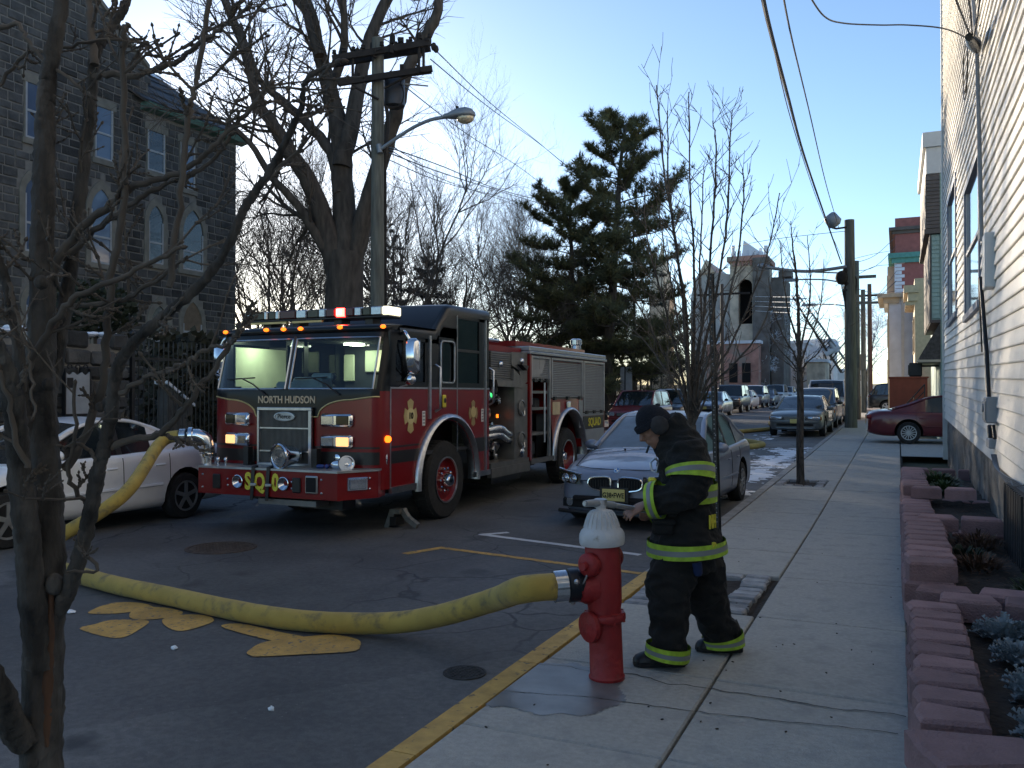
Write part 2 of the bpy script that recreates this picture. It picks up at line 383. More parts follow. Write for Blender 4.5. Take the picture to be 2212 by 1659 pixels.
# road markings: sheets a few millimetres above the asphalt
def sheet(name, pts, mat, z=.004, wob=.0, sub=6):
    b = MB(); P = []
    n = len(pts)
    for i in range(n):
        a = Vector((*pts[i], 0)); c = Vector((*pts[(i+1) % n], 0)); k = max(1, int((c-a).length/.06)) if wob else 1
        for j in range(k):
            q = a.lerp(c, j/k)
            if wob: q += Vector((noise.noise(q*9+Vector((3, 1, 0))), noise.noise(q*9+Vector((0, 7, 5))), 0))*wob
            P.append((q.x, q.y, gz(q.y)+z))
    b.add(P, [list(range(len(P)))]); return b.build(name, mat, road)
def stripe(pts, w, mat, z=.004):
    for (a, b) in zip(pts[:-1], pts[1:]):
        a = Vector((*a, 0)); b = Vector((*b, 0)); d = (b-a).normalized(); nn = Vector((-d.y, d.x, 0))*w/2
        sheet('road_line', [(a-nn).xy[:], (b-nn).xy[:], (b+nn).xy[:], (a+nn).xy[:]], mat, z, .012)
stripe([(-5.05, 8.30), (-4.84, 8.84)], .11, m_ypaint); stripe([(-4.87, 8.80), (-3.19, 8.50), (-2.35, 8.36)], .10, m_ypaint, .0042)
stripe([(-4.86, 9.80), (-4.60, 10.12)], .11, m_wpaint); stripe([(-4.86, 9.84), (-2.62, 9.32)], .11, m_wpaint, .0042)
stripe([(-4.45, 16.2), (-4.2, 20.6), (-4.1, 27)], .12, m_wpaint)
_pz = [.0036]
def petal(px, name='painted_petal'):
    def rp(p, q): r = ray(p, q); t = (-.096-EYE)/r.z; return (r.x*t, r.y*t)
    P = [Vector((*rp(*p), 0)) for p in px]; n = len(P); out = []
    for i in range(n):
        a, b, c, d = P[i-1], P[i], P[(i+1) % n], P[(i+2) % n]
        for j in range(5):
            t = j/5; out.append((.5*((2*b)+(c-a)*t+(2*a-5*b+4*c-d)*t*t+(3*b-a-3*c+d)*t*t*t)).xy[:])
    _pz[0] += .0006; sheet(name, out, m_ypaint, _pz[0])
petal([(172,1358),(205,1348),(242,1339),(300,1339),(322,1343),(300,1360),(268,1376),(232,1376)])
petal([(190,1323),(240,1303),(300,1302),(330,1312),(280,1322),(230,1326)])
petal([(280,1326),(300,1313),(350,1312),(395,1322),(370,1333),(310,1339),(284,1336)])
petal([(350,1340),(380,1329),(440,1329),(462,1341),(425,1356),(390,1363),(365,1357)])
petal([(405,1284),(450,1290),(492,1300),(470,1312),(410,1300)])
petal([(478,1354),(520,1348),(600,1365),(660,1378),(610,1386),(560,1378)])
petal([(535,1408),(570,1388),(640,1378),(720,1372),(772,1382),(778,1396),(760,1408),(660,1414),(560,1419),(540,1416)])
# wet patch by the hydrant and frozen runoff beyond the grey car
m_wet = M('wet_concrete', (.17,.17,.17), .36, var=.3, scale=5, spec=.6)
def blotch(name, x0, x1, y0, y1, cell, f, mat, z, th=.0, jit=.0, parent=None, h=.0):
    b = MB(); nx = int((x1-x0)/cell); ny = int((y1-y0)/cell); idx = {}
    def vid(i, j):
        if (i, j) not in idx:
            x = x0+i*cell; yy = y0+j*cell; v = f(x, yy); idx[i, j] = len(b.v); b.v.append((x, yy, gz(yy)+z+h*max(0, min(1, v*3))))
        return idx[i, j]
    for i in range(nx):
        for j in range(ny):
            if f(x0+(i+.5)*cell, y0+(j+.5)*cell) > th: b.f.append([vid(i, j), vid(i+1, j), vid(i+1, j+1), vid(i, j+1)]); b.m.append(0)
    return b.build(name, mat, parent, 180)
def fwet(x, y):
    q = Vector((x*2.2, y*2.2, 3)); d = sqrt(((x+1.80)/.40)**2+((y-4.66)/.46)**2)
    return (1-d)*.9+.45*noise.noise(q)+.2*noise.noise(q*3) if x < -1.2 else -1
struct(blotch('wet_patch', KX+.01, -1.2, 3.9, 5.7, .018, fwet, m_wet, .1045))
m_ice = M('ice', (.55,.58,.62), .22, var=.15, scale=6, bump=.4, bscale=9)
def fice(x, y):
    q = Vector((x*1.3, y*.55, 1)); k = Vector((x*1.6+y*.35, y*3.2, 4)); e = max(0, 1-abs(x+2.75)/.6)
    return noise.noise(q*1.6)*.5+noise.noise(k*1.5)*.55+noise.noise(q*7)*.3+e*.55-.30+(-.5 if y < 15.2 or y > 27 else 0)
struct(blotch('ice_sheet', -4.3, KX-.16, 14.6, 28, .045, fice, m_snow, .006, h=.012))
def fslush(x, y):
    q = Vector((x*2.4, y*1.4, 9)); return noise.noise(q*1.5)*.6+noise.noise(q*5)*.4-.12-abs(x+2.9)*.1
struct(blotch('icy_slush', -4.9, -3.9, 27.5, 47, .12, fslush, m_snow, .006, h=.01))
# iron covers set in the road
m_iron = M('cast_iron', (.05,.047,.045), .7, .3, var=.4, scale=20, bump=.5)
m_iron2 = M('rusty_iron', (.085,.062,.048), .75, .2, var=.4, scale=12, bump=.5)
def cover(cx, cyy, r, mat, label, ribs):
    o = MB(); z = gz(cyy)
    o.lathe([(r*1.12, 0), (r*1.12, .008), (r*1.02, .008), (r*1.02, .003), (r*.98, .003), (r*.98, .007), (0, .007)], (cx, cyy, z), n=32)
    t = thing('manhole_cover', label, 'manhole cover', (cx, cyy, z), absolute=True); o.build('cover_plate', mat, t)
    q = MB()
    for i in range(-ribs, ribs+1):
        for j in range(-ribs, ribs+1):
            a, b = i*r*.85/ribs, j*r*.85/ribs
            if a*a+b*b < (.88*r)**2: q.box((cx+a, cyy+b, z+.008), (r*.5/ribs, r*.5/ribs, .006))
    tag(q.build('raised_pattern', mat, t), kind='stuff')
cover(-2.55, 4.93, .125, m_iron, 'small round iron valve cover in dark tar beside the yellow kerb', 4)
cover(-7.2, 7.75, .36, m_iron2, 'large round manhole cover in the road in front of the fire engine', 6)
for x, yy, r, lab in ((-4.65, 4.55, .03, 'tiny white ice chunk below the painted petals'), (-6.2, 4.95, .055, 'largest white ice chunk at the left tip of the painted petals'), (-6.6, 4.45, .03, 'small white ice chunk nearest the bare foreground tree'), (-3.25, 3.9, .02, 'tiny white ice chunk nearest the yellow kerb')):
    b = MB(); b.ball((x, yy, gz(yy)+.012), (r, r*.7, .014), 7, 4); b.v = [(p[0]+rnd.uniform(-.006, .006), p[1], p[2]+rnd.uniform(-.004, .004)) for p in b.v]
    tag(b.build('ice_chunk', m_snow), lab, 'ice chunk', 'ice chunks scattered on the road')
# dark leaf litter and gum spots on the near slabs
lt = MB()
for _ in range(60):
    x = rnd.uniform(KX+.05, 0); yy = 2.6+rnd.random()**1.6*9; s = rnd.uniform(.003, .009)
    a = rnd.uniform(0, pi); lt.box((x, yy, .0045), (s*2, s, .005), a)
tag(lt.build('leaf_litter', m_soil), kind='stuff')
# ================================================================ BUILDINGS AND WALLS
m_stone = M('dark_masonry', (.052,.052,.051), .9, rand=.45, var=.45, scale=1.7, bump=.8, bscale=16, col2=(.085,.08,.073), c2lo=.5, c2hi=.7, c2scale=2.5)
m_mortar = M('pale_mortar', (.19,.182,.165), .95, var=.2, bump=.4)
m_lime = M('pale_dressed_stone', (.19,.18,.15), .85, var=.2, scale=4, bump=.3)
m_slate = M('slate_roof', (.06,.062,.068), .7, var=.35, scale=5, bump=.4)
m_copper = M('green_copper', (.10,.20,.17), .7, var=.3, scale=5)
m_pane = M('window_pane', (.10,.12,.15), .05, 0, var=0, spec=.9, coat=1)
m_sash = M('window_sash', (.34,.36,.38), .5, var=.1)
m_bluepane = M('pale_blue_pane', (.085,.125,.20), .12, var=.12, scale=1.2, coat=.8); m_dim = M('dark_leaded_glass', (.03,.034,.04), .1, var=.2, coat=.8)  # glossy blue and dark fills for the stone building's panes
m_board = M('plywood', (.16,.12,.08), .85, var=.2)

# ---- the dark stone building on the left
BX = -21.0
sb = thing('stone_building', 'dark stone building with pale arched windows and snow dusted roof behind the bare tree', 'building', (BX, 20, .1), absolute=True)
def by(px): return onx(px, 600, BX).y
def bz(px, py): return onx(px, py, BX).z
yc = by(509); yg0 = by(318); z_e = bz(400, 262); zg0 = bz(318, 150); zg1 = bz(207, 0); yg1 = by(207); gs = (zg0-zg1)/(yg0-yg1)
yap = yg1-3.2; yl = 2*yap-yg0
def ztop(y):
    if y > yg0: return z_e
    return zg0+gs*(y-yg0) if y > yap else zg0+gs*(2*yap-y-yg0)
core = MB(); core.prism([(yl, 0), (yc, 0), (yc, z_e), (yg0, z_e), (yg0, zg0), (yap, ztop(yap)), (yl, zg0)], 'x', BX-.004, BX-12)
core.build('wall', m_mortar, sb)
wins = []   # y0, y1, z0, z1 (springing for arches), arched, boarded
def addwin(x0, x1, yt, yb, arched=False, fill='pane'):
    xm = (x0+x1)/2; wins.append((by(x0), by(x1), bz(xm, yb), bz(xm, yt), arched, fill))
addwin(52, 84, 180, 300); addwin(203, 241, 233, 345); addwin(317, 354, 285, 372, False, 'dark'); addwin(388, 419, 312, 408)
addwin(52, 90, 420, 545, True); addwin(195, 240, 455, 570, True); addwin(320, 352, 480, 570, True, 'dark'); addwin(394, 438, 505, 585, True, 'dark')
addwin(55, 92, 660, 760, True); addwin(205, 245, 690, 770, True); addwin(326, 362, 700, 738, True, 'dark'); addwin(395, 436, 700, 735, True, 'board')
def arch_pts(y0, y1, z1, n=8):          # pointed arch from left springing to right springing
    w = y1-y0; P = []
    for i in range(n+1): a = i/n*pi/3; P.append((y0+w-w*cos(a), z1+w*sin(a)*1.0))
    for i in range(n-1, -1, -1): a = i/n*pi/3; P.append((y1-w+w*cos(a), z1+w*sin(a)))
    return P
for (y0, y1, z0, z1, ar, fill) in wins:
    fr = MB(); t = .16
    if ar:
        inn = [(y0, z0)]+arch_pts(y0, y1, z1)+[(y1, z0)]; outp = [(y0-t, z0)]+arch_pts(y0-t, y1+t, z1)+[(y1+t, z0)]
        n = len(inn); V = [(BX+.04, *p) for p in inn]+[(BX+.04, *p) for p in outp]+[(BX-.25, *p) for p in inn]+[(BX-.06, *p) for p in outp]
        F = [(i, i+1, n+i+1, n+i) for i in range(n-1)]+[(i, i+1, 2*n+i+1, 2*n+i) for i in range(n-1)]+[(n+i, n+i+1, 3*n+i+1, 3*n+i) for i in range(n-1)]
        # only the arch itself is dressed stone: trim away most of the jambs
        fr.add(V, F)
        poly = inn
    else:
        fr.b2((BX-.06, y0-.12, z1), (BX+.035, y1+.12, z1+.24)); fr.b2((BX-.06, y0-.1, z0-.16), (BX+.06, y1+.1, z0))
        fr.b2((BX-.003, y0-.04, z0), (BX+.03, y0, z1)); fr.b2((BX-.003, y1, z0), (BX+.03, y1+.04, z1))
        poly = [(y0, z0), (y1, z0), (y1, z1), (y0, z1)]
    w = fr.build('window_surround', m_lime, sb)
    p = MB(); p.add([(BX+.004, *q) for q in poly], [list(range(len(poly)))]); p.build('pane', m_dim if fill == 'dark' else m_board if fill == 'board' else m_bluepane, w)
    s = MB(); zm = (z0+z1)/2; s.b2((BX+.005, y0, zm-.03), (BX+.03, y1, zm+.03)); s.b2((BX+.005, y0, z0), (BX+.025, y0+.05, z1)); s.b2((BX+.005, y1-.05, z0), (BX+.025, y1, z1)); s.b2((BX+.005, y0+.05, z0), (BX+.02, y1-.05, z0+.06))
    s.build('sash', m_sash, w)
    if ar: q = MB(); q.b2((BX-.06, y0-.2, z0-.15), (BX+.07, y1+.2, z0-.003)); q.build('sill', m_lime, w)
# ashlar blocks: individual stones, the largest in view as parts
blocks = []; z = .1; r2 = random.Random(3)
while z < 18:
    h = r2.choice((.19, .22, .25, .27)); y = yl+1+r2.uniform(0, .3)
    while y < yc-.12:
        wdt = r2.uniform(.24, .56)
        if y+wdt > yc-.1: wdt = yc-y
        ym = y+wdt/2; zm = z+h/2; ok = zm+h/2 < ztop(ym)-.03; yy, ww = y, wdt
        for (y0, y1, z0, z1, ar, fill) in wins:
            m = .15 if ar else .05
            zt = z1+(y1-y0)*.95+.1 if ar else z1+.26
            a, c = y0-m, y1+m
            if ar and z > z1-.05:
                w_ = y1-y0+.34; q = w_*w_-(max(0, z-z1)+.02)**2
                if q <= w_*w_/4: continue
                half = sqrt(q)-w_/2; a, c = (y0+y1)/2-half, (y0+y1)/2+half; zt = 99
            if c > yy and a < yy+ww and z0-.17 < z+h and zt > z:
                if a-yy > .09 and a-yy >= yy+ww-c: ww = a-yy
                elif yy+ww-c > .09: ww = yy+ww-c; yy = c
                else: ok = False
        if ok: blocks.append((yy, z, ww, h))
        y += wdt
    z += h
vis = [q for q in blocks if by(-5) < q[0] < yc]; vis.sort(key=lambda q: -q[2]*q[3]*(1 if q[0]+q[2] > by(150) else .6)*(1 if 2.2 < q[1] < 11.5 else .3))
top = set(id(q) for q in vis[:298])
def block_mb(b, q):
    y, z, wdt, h = q; g_ = .019; pr = .010+r2.random()*.022; c = .022
    y0, y1, z0, z1 = y+g_, y+wdt-g_, z+g_, z+h-g_; j = lambda: r2.uniform(-.008, .008)
    A = [(BX-.06, y0, z0), (BX-.06, y1, z0), (BX-.06, y1, z1), (BX-.06, y0, z1)]
    B = [(BX+pr*.4, y0, z0), (BX+pr*.4, y1, z0), (BX+pr*.4, y1, z1), (BX+pr*.4, y0, z1)]
    C = [(BX+pr+j(), y0+c, z0+c), (BX+pr+j(), y1-c, z0+c), (BX+pr+j(), y1-c, z1-c), (BX+pr+j(), y0+c, z1-c)]
    b.add(A+B+C, [(8,9,10,11)]+[(r*4+k, r*4+(k+1) % 4, r*4+4+(k+1) % 4, r*4+4+k) for r in (0, 1) for k in range(4)])
rest = MB()
for q in blocks:
    if id(q) in top: b = MB(); block_mb(b, q); b.build('stone', m_stone, sb, fix=False)
    else: block_mb(rest, q)
tag(rest.build('stones', m_stone, sb, fix=False), kind='stuff')
# roof with copper gutter, slates and lying snow
rf = MB(); hx = BX-5.5; zr = z_e+4.6
A = (BX+.35, yg0-.5, z_e+.05); B = (BX+.35, yc+.2, z_e+.05); C_ = (hx, yc-3.2, zr); D_ = (hx, yg0-6, zr)
rf.add([A, B, C_, D_, (BX-11.3, yc+.2, z_e+.05), (BX-11.3, yg0-6, z_e+.05)], [(0,1,2,3), (1,4,2), (4,5,3,2)]); roof = rf.build('roof', m_slate, sb)
sl = MB()
for i in range(9):
    for k in range(26):
        u = i/9; v0 = k/26; a = Vector(A).lerp(D_, u); b = Vector(B).lerp(C_, u); a1 = Vector(A).lerp(D_, u+.115); b1 = Vector(B).lerp(C_, u+.115)
        p = [a.lerp(b, v0+.002), a.lerp(b, v0+.036), a1.lerp(b1, v0+.036), a1.lerp(b1, v0+.002)]; e = Vector((.03, 0, .035)); e2 = Vector((.008, 0, .01))
        sl.add([tuple(p[0]+e), tuple(p[1]+e), tuple(p[2]+e2), tuple(p[3]+e2)], [(0,1,2,3)])
tag(sl.build('slates', m_slate, roof, fix=False), kind='stuff')
sn = MB()
for i in range(40):
    for k in range(50):
        u = .18+i/40*.82; v = k/50; q = Vector(A).lerp(D_, u).lerp(Vector(B).lerp(C_, u), v)
        if noise.noise(q*.55)+.5*noise.noise(q*1.6) > .10-.55*(u-.45):
            du, dv = .82/40*1.02, 1.02/50; f = lambda uu, vv: tuple(Vector(A).lerp(D_, uu).lerp(Vector(B).lerp(C_, uu), vv)+Vector((.05, 0, .075)))
            sn.add([f(u, v), f(u, v+dv), f(u+du, v+dv), f(u+du, v)], [(0,1,2,3)])
sn.build('roof_snow', m_snow, roof)
gt = MB(); gt.prism([(BX+.02, z_e-.16), (BX+.30, z_e-.10), (BX+.38, z_e+.04), (BX+.36, z_e+.06), (BX+.02, z_e+.06)], 'y', yg0-.3, yc+.25); gt.build('gutter', m_copper, sb)
cp = MB()
for (a, b) in (((yg0, zg0), (yap, ztop(yap))), ((yl, zg0), (yap, ztop(yap)))):
    cp.grid([[(x, p[0], p[1]+h) for x, h in ((BX-.35, 0), (BX+.08, 0), (BX+.08, .14), (BX-.35, .14), (BX-.35, 0))] for p in (a, b)])
cp.build('gable_coping', m_lime, sb)
gr_ = MB(); gr_.add([(BX-.3, yg0, zg0), (BX-.3, yap, ztop(yap)), (BX-12, yap, ztop(yap)), (BX-12, yg0, zg0)], [(0,1,2,3)])
gr_.build('gable_roof', m_slate, sb)
# entry steps with snowy stone rail, at the foot of the building
st = thing('stone_steps', 'dark stone entry steps with a snow covered sloping rail behind the iron fence', 'steps', (-15.6, 14.3, 0), absolute=True)
for i in range(7):
    b = MB(); b.b2((-15.4-.28*i, 13.5, gz(14)+.1), (-15.68-.28*i-.003, 15.4, gz(14)+.1+.17*(7-i) if False else gz(14)+.27+.17*i)); b.build('step', m_stone, st)
b = MB(); p0 = onx(352, 822, -15.2); p1 = onx(406, 872, -15.2)
b.prism([(p0.y-.02, p0.z-.05), (p1.y, p1.z-.05), (p1.y, p1.z-.9), (p0.y-.02, p1.z-.9)], 'x', -15.35, -15.05); b.build('cheek_wall', m_stone, st)
b = MB(); b.prism([(p0.y-.05, p0.z), (p1.y+.03, p1.z), (p1.y+.03, p1.z-.07), (p0.y-.05, p0.z-.07)], 'x', -15.42, -15.0); b.build('snow_cap', m_snow, st)
# ---- iron fence along the far pavement
FX = -13.5
fe = thing('iron_fence', 'tall black iron picket fence along the far pavement behind the white car', 'fence', (FX, 12, .1), absolute=True)
r1_ = MB()
for z in (.28, 2.35): r1_.b2((FX-.02, 3, z), (FX+.02, 66, z+.05))
for k, z in enumerate((.3, 2.35)):
    b = MB(); b.grid([[(FX+dx, y, gz(y)+.1+z+dz) for dx, dz in ((-.02, 0), (.02, 0), (.02, .05), (-.02, .05), (-.02, 0))] for y in (12.1, 20, 66)]); b.build('rail', m_black, fe)
pk = MB()
y = 12.15
while y < 66:
    z = gz(y)+.1; pk.cyl((FX, y, z+.1), (FX, y, z+2.62), .011, n=4); pk.cyl((FX, y, z+2.62), (FX, y, z+2.76), .022, .002, n=4); y += .125
tag(pk.build('pickets', m_black, fe, fix=False), kind='stuff')
for i in range(23):
    y = 12.12+i*2.4; b = MB(); z = gz(y)+.1; b.box((FX, y, z+1.4), (.07, .07, 2.8)); b.ball((FX, y, z+2.86), .06, 8, 6); b.build('fence_post', m_black, fe)
# rough stone gate wall with a notice board
gw = thing('gate_wall', 'rough dark stone gate wall with uneven snowy top beside the iron fence', 'wall', (-13.75, 11, .1), absolute=True)
b = MB(); b.b2((-14.0, 6.0, 0), (-13.55, 12.0, 2.62)); b.build('wall_core', m_mortar, gw)
r3 = random.Random(5); z = .02
while z < 2.8:
    h = r3.uniform(.2, .34); y = 6.0
    while y < 12.0:
        wdt = min(r3.uniform(.3, .7), 12.03-y)
        q = MB(); q.box((-13.6+r3.uniform(-.02, .03), y+wdt/2, z+h/2+r3.uniform(-.015, .015)), (.26, wdt-.035, h-.035), 0, .04)
        q.v = [(a+r3.uniform(-.02, .02), c+r3.uniform(-.012, .012), d+r3.uniform(-.012, .012)) for a, c, d in q.v]
        if z+h < 2.62 or r3.random() < .6: q.build('stone', m_stone, gw)
        y += wdt
    z += h
q = MB()
for i in range(60):
    y = 6+i*.1
    if noise.noise(Vector((y*2.1, 0, 3))) > -.1: q.ball((-13.75+r3.uniform(-.1, .1), y, 2.78+r3.uniform(-.05, .05)), (.16, .09, .05), 7, 4)
q.build('snow_cap', m_snow, gw)
nb = thing('notice_board', 'pale grey notice board with a scalloped top hung on the dark stone gate wall', 'sign', (-13.3, 10.9, 1.3), absolute=True)
s0 = onx(140, 802, -13.36); s1 = onx(192, 893, -13.36)
b = MB(); m_sign = M('faded_board', (.30,.32,.34), .6, var=.15, scale=5)
pr = [(s0.y, s1.z), (s1.y, s1.z), (s1.y, s0.z)]
for i in range(1, 16): t = i/16; pr.append((s1.y+(s0.y-s1.y)*t, s0.z-.06*abs(sin(t*pi*3))))
pr.append((s0.y, s0.z)); b.prism(pr, 'x', -13.37, -13.34); b.build('board', m_sign, nb)
b = MB()
for (a, c) in (((s0.y-.02, s1.z-.03), (s0.y+.0, s0.z+.05)), ((s1.y, s1.z-.03), (s1.y+.02, s0.z+.05)), ((s0.y, s1.z-.03), (s1.y, s1.z-.003))): b.b2((-13.40, *a), (-13.32, *c))
b.build('frame', m_black, nb)
b = MB(); w_ = s1.y-s0.y
for t in (.17, .5, .83):
    for k in range(10):
        a = k/9*pi*1.5; R = .055*(1-k/14); b.ball((-13.35, s0.y+w_*t+cos(a)*R, s0.z+.08+sin(a)*R), .016, 6, 4)
b.build('scroll_work', m_black, nb)
b = MB(); b.b2((-13.338, s0.y+.03, s1.z+.46), (-13.33, s0.y+.15, s1.z+.64)); b.build('small_plaque', m_black, nb)
b = MB(); b.b2((-13.56, s0.y+.05, s0.z-.2), (-13.37, s0.y+.09, s0.z-.16)); b.b2((-13.56, s1.y-.09, s0.z-.2), (-13.37, s1.y-.05, s0.z-.16)); b.build('bracket', m_black, nb)

# ---- white clapboard house on the right
HX = 1.06; HT = .0185
wh = thing('clapboard_house', 'tall white clapboard house at the right with rough stone foundation and grey meter boxes', 'house', (HX, 15, 0), absolute=True)
def hz(z, y): return z+HT*(y-9.2)
YN, YF = -9.0, 23.3
b = MB(); b.prism([(YN, hz(.83, YN)), (YF, hz(.83, YF)), (YF, hz(13.2, YF)), (YN, hz(13.2, YN))], 'x', HX+.012, HX+9); b.build('house_wall', m_white, wh)
b = MB(); m_found = M('old_foundation_stucco', (.19,.18,.165), .92, var=.35, scale=2.2, bump=1, bscale=9, col2=(.075,.07,.062), c2lo=.5, c2hi=.62, c2scale=1.6)
P = []
for i in range(150):
    y = YN+(YF-.15-YN)*i/149; row = []
    for k in range(9):
        z = -.05+(hz(.83, y)+.03)*k/8; d = noise.noise(Vector((y*1.1, z*1.6, 2)))*.035+noise.noise(Vector((y*4, z*4, 7)))*.02
        if y > 17 and noise.noise(Vector((y*2.2, z*.2, 5))) > .18: d -= .10
        row.append((HX+.03-d if k < 8 else HX+.05, y, z))
    P.append(row)
b.grid(P); b.build('foundation', m_found, wh, 40)
# window openings (grazing view): y0, y1, z0, z1
def opening(xa, xb, ytop, ybot):
    a = onx(xa, ybot, HX); c = onx(xb, ybot, HX); m = (xa+xb)/2; return (c.y, a.y, onx(m, ybot, HX).z, onx(m, ytop, HX).z)
m_wtrim = M('shade_toned_window_trim', (.22,.245,.31), .5, var=.08)  # shade and glass reflection put into the trim's blue grey
HW = [opening(2052, 2069, 410, 685), opening(2090, 2121, 372, 666)]
nb_ = 0; z = .84
while z < 13.2:
    h = .165; segs = [(YN, YF-.02)]
    for (y0, y1, z0, z1) in HW:
        if hz(z+h, y0) > z0-.03 and hz(z, y0) < z1+.03:
            ns = []
            for a, c in segs:
                if a < y0 < c: ns.append((a, y0-.1))
                if a < y1 < c: ns.append((y1+.1, c))
                if not (a < y0 < c or a < y1 < c): ns.append((a, c))
            segs = ns
    segs = [q for q in segs if not any(q[0] > w[0]-.2 and q[1] < w[1]+.2 and hz(z+h, w[0]) > w[2]-.03 and hz(z, w[0]) < w[3]+.03 for w in HW)]
    for a, c in segs:
        b = MB(); j = rnd.uniform(-.002, .002)
        pr = [(HX+.01, 0), (HX-.026+j, 0), (HX-.029+j, .014), (HX-.004, h+.004), (HX+.01, h+.004)]
        b.grid([[(u, yy, hz(z+v, yy)) for u, v in pr] for yy in (a, c)]); b.add([(u, a, hz(z+v, a)) for u, v in pr], [(0,1,2,3,4)]); b.add([(u, c, hz(z+v, c)) for u, v in pr], [(0,1,2,3,4)])
        b.build('siding_board', m_white, wh, fix=False)
    z += h
b = MB(); b.b2((HX-.06, YF-.02, .1), (HX+.06, YF+.10, 13.4)); b.build('corner_post', m_trim, wh)
b = MB(); b.b2((HX-.35, YN, 13.4), (HX+9, YF+.3, 13.8)); b.build('eave', m_trim, wh)
for (y0, y1, z0, z1) in HW:
    b = MB()
    for (p, q) in (((HX-.045, y0-.1, z0-.1), (HX+.01, y0, z1+.1)), ((HX-.045, y1, z0-.1), (HX+.01, y1+.1, z1+.1)), ((HX-.045, y0, z1), (HX+.01, y1, z1+.1)), ((HX-.07, y0-.12, z0-.1), (HX+.01, y1+.12, z0))): b.b2(p, q)
    f = b.build('window', m_wtrim, wh)
    b = MB(); b.b2((HX+.004, y0, z0), (HX+.011, y1, z1)); b.build('pane', m_pane, f)
    b = MB(); zm = (z0+z1)/2; b.b2((HX-.02, y0, zm-.03), (HX+.003, y1, zm+.03)); b.b2((HX-.015, y0, z0), (HX+.003, y0+.05, z1)); b.b2((HX-.015, y1-.05, z0), (HX+.003, y1, z1)); b.build('sash', m_trim, f)
# service pipes, meter boxes
def wp(px, py, off=.05): q = onx(px, py, HX-off); return (q.x, q.y, q.z)
b = MB(); b.tube([wp(2096, -60, .07), wp(2104, 20, .07), wp(2110, 110, .07), wp(2116, 330, .07), wp(2120, 520, .07)], .028, 8); b.build('conduit', m_grey, wh, 60)
b = MB(); b.tube([wp(2118, 600, .06), wp(2131, 760, .06), wp(2136, 862, .06)], .026, 8); b.tube([wp(2114, 600, .06), wp(2121, 760, .06)], .012, 6); b.build('conduit', m_black, wh, 60)
def wbox(x0, x1, y0, y1, d, name, mat, lid=True):
    p = onx(x0, y0, HX-d); q = onx(x1, y1, HX-d); b = MB(); ya, yb = sorted((p.y, q.y)); ya = yb-max(.12, min(.34, (yb-ya))); za, zb = sorted((p.z, q.z))
    b.b2((HX-d, ya, za), (HX-.002, yb, zb), .012); o = b.build(name, mat, wh)
    if lid:
        b = MB(); b.b2((HX-d-.012, ya+.02, za+.03), (HX-d-.001, yb-.02, zb-.05), .004); b.cyl((HX-d-.03, (ya+yb)/2, zb-.13), (HX-d-.01, (ya+yb)/2, zb-.13), .05, n=14); b.build('cover', mat, o)
wbox(2121, 2141, 512, 604, .12, 'junction_box', m_trim, False); wbox(2124, 2153, 857, 922, .13, 'meter_box', m_grey); wbox(2130, 2160, 945, 984, .09, 'phone_box', m_sign, False)
b = MB(); b.tube([wp(2138, 920), wp(2140, 947)], .03, 8); b.tube([wp(2146, 920), wp(2149, 947)], .02, 8); b.build('conduit', m_black, wh, 60)
b = MB()
for k in range(4): b.tube(catmull([wp(2142+k*3, 982), wp(2150+k*3, 1010+k*3), wp(2175, 1030+k*4), wp(2205, 1046+k*4), wp(2260, 1100)], 4), .009, 5)
b.tube(catmull([wp(2184, 1040, .08), wp(2190, 1050, .1), wp(2212, 1048, .08)], 3), .006, 5); b.build('cable_bundle', m_black, wh, 60)
b = MB(); m_head = M('grey_pvc', (.12,.12,.125), .6)
b.tube([wp(2094, 80, .24), wp(2103, 92, .14), wp(2110, 108, .08)], [.05, .09, .05], 8)
b.build('weatherhead', m_black, wh, 60); c0 = Vector(wp(2085, 130, .16)); b = MB()
for k in range(2): b.tube([c0+Vector((0, cos(a)*(.42+.05*k), sin(a)*(.33+.04*k)-.12-.05*k)) for a in [i/20*2*pi for i in range(21)]], .008, 5, False)
b.build('wire_loop', m_black, wh, 60)
b = MB(); p = onx(2182, 1035, HX-.06); q = onx(2212, 1225, HX-.06); yb = p.y; ya = yb-1.35
for i in range(22):
    y = ya+(yb-ya)*i/22; b.b2((HX-.10-(.02 if i % 2 else 0), y, -.02), (HX-.02, y+(yb-ya)/22-.004, .83))
b.build('basement_shutter', M('dark_corrugated_sheet', (.03,.03,.032), .6, .2, var=.3, scale=5), wh)

# ---- houses further along the right side
def hse(name, label, x0, x1, y0, y1, h, mat, cat='house'):
    t = thing(name, label, cat, (x0, y0, gz(y0)), absolute=True); b = MB(); b.b2((x0, y0, gz(y0)-.2), (x1, y1, gz(y0)+h)); b.build('wall', mat, t); return t
m_mint = M('mint_siding', (.30,.42,.38), .6, var=.1, scale=3); m_brown = M('brown_siding', (.12,.10,.09), .7, var=.2, scale=3)
m_redwall = M('red_painted_wall', (.24,.055,.035), .75, var=.15, scale=3); m_pink = M('pink_brick', (.34,.125,.11), .8, var=.15, scale=4, bump=.4, bscale=14)
m_cream = M('cream_trim', (.56,.47,.34), .7, var=.12); m_clap = M('white_clapboard', (.74,.79,.88), .6, var=.1, scale=2); m_teal = M('teal_paint', (.10,.32,.28), .6, var=.15)
m_shingle = M('brown_shingle', (.085,.075,.066), .9, var=.4, scale=9, bump=.5)
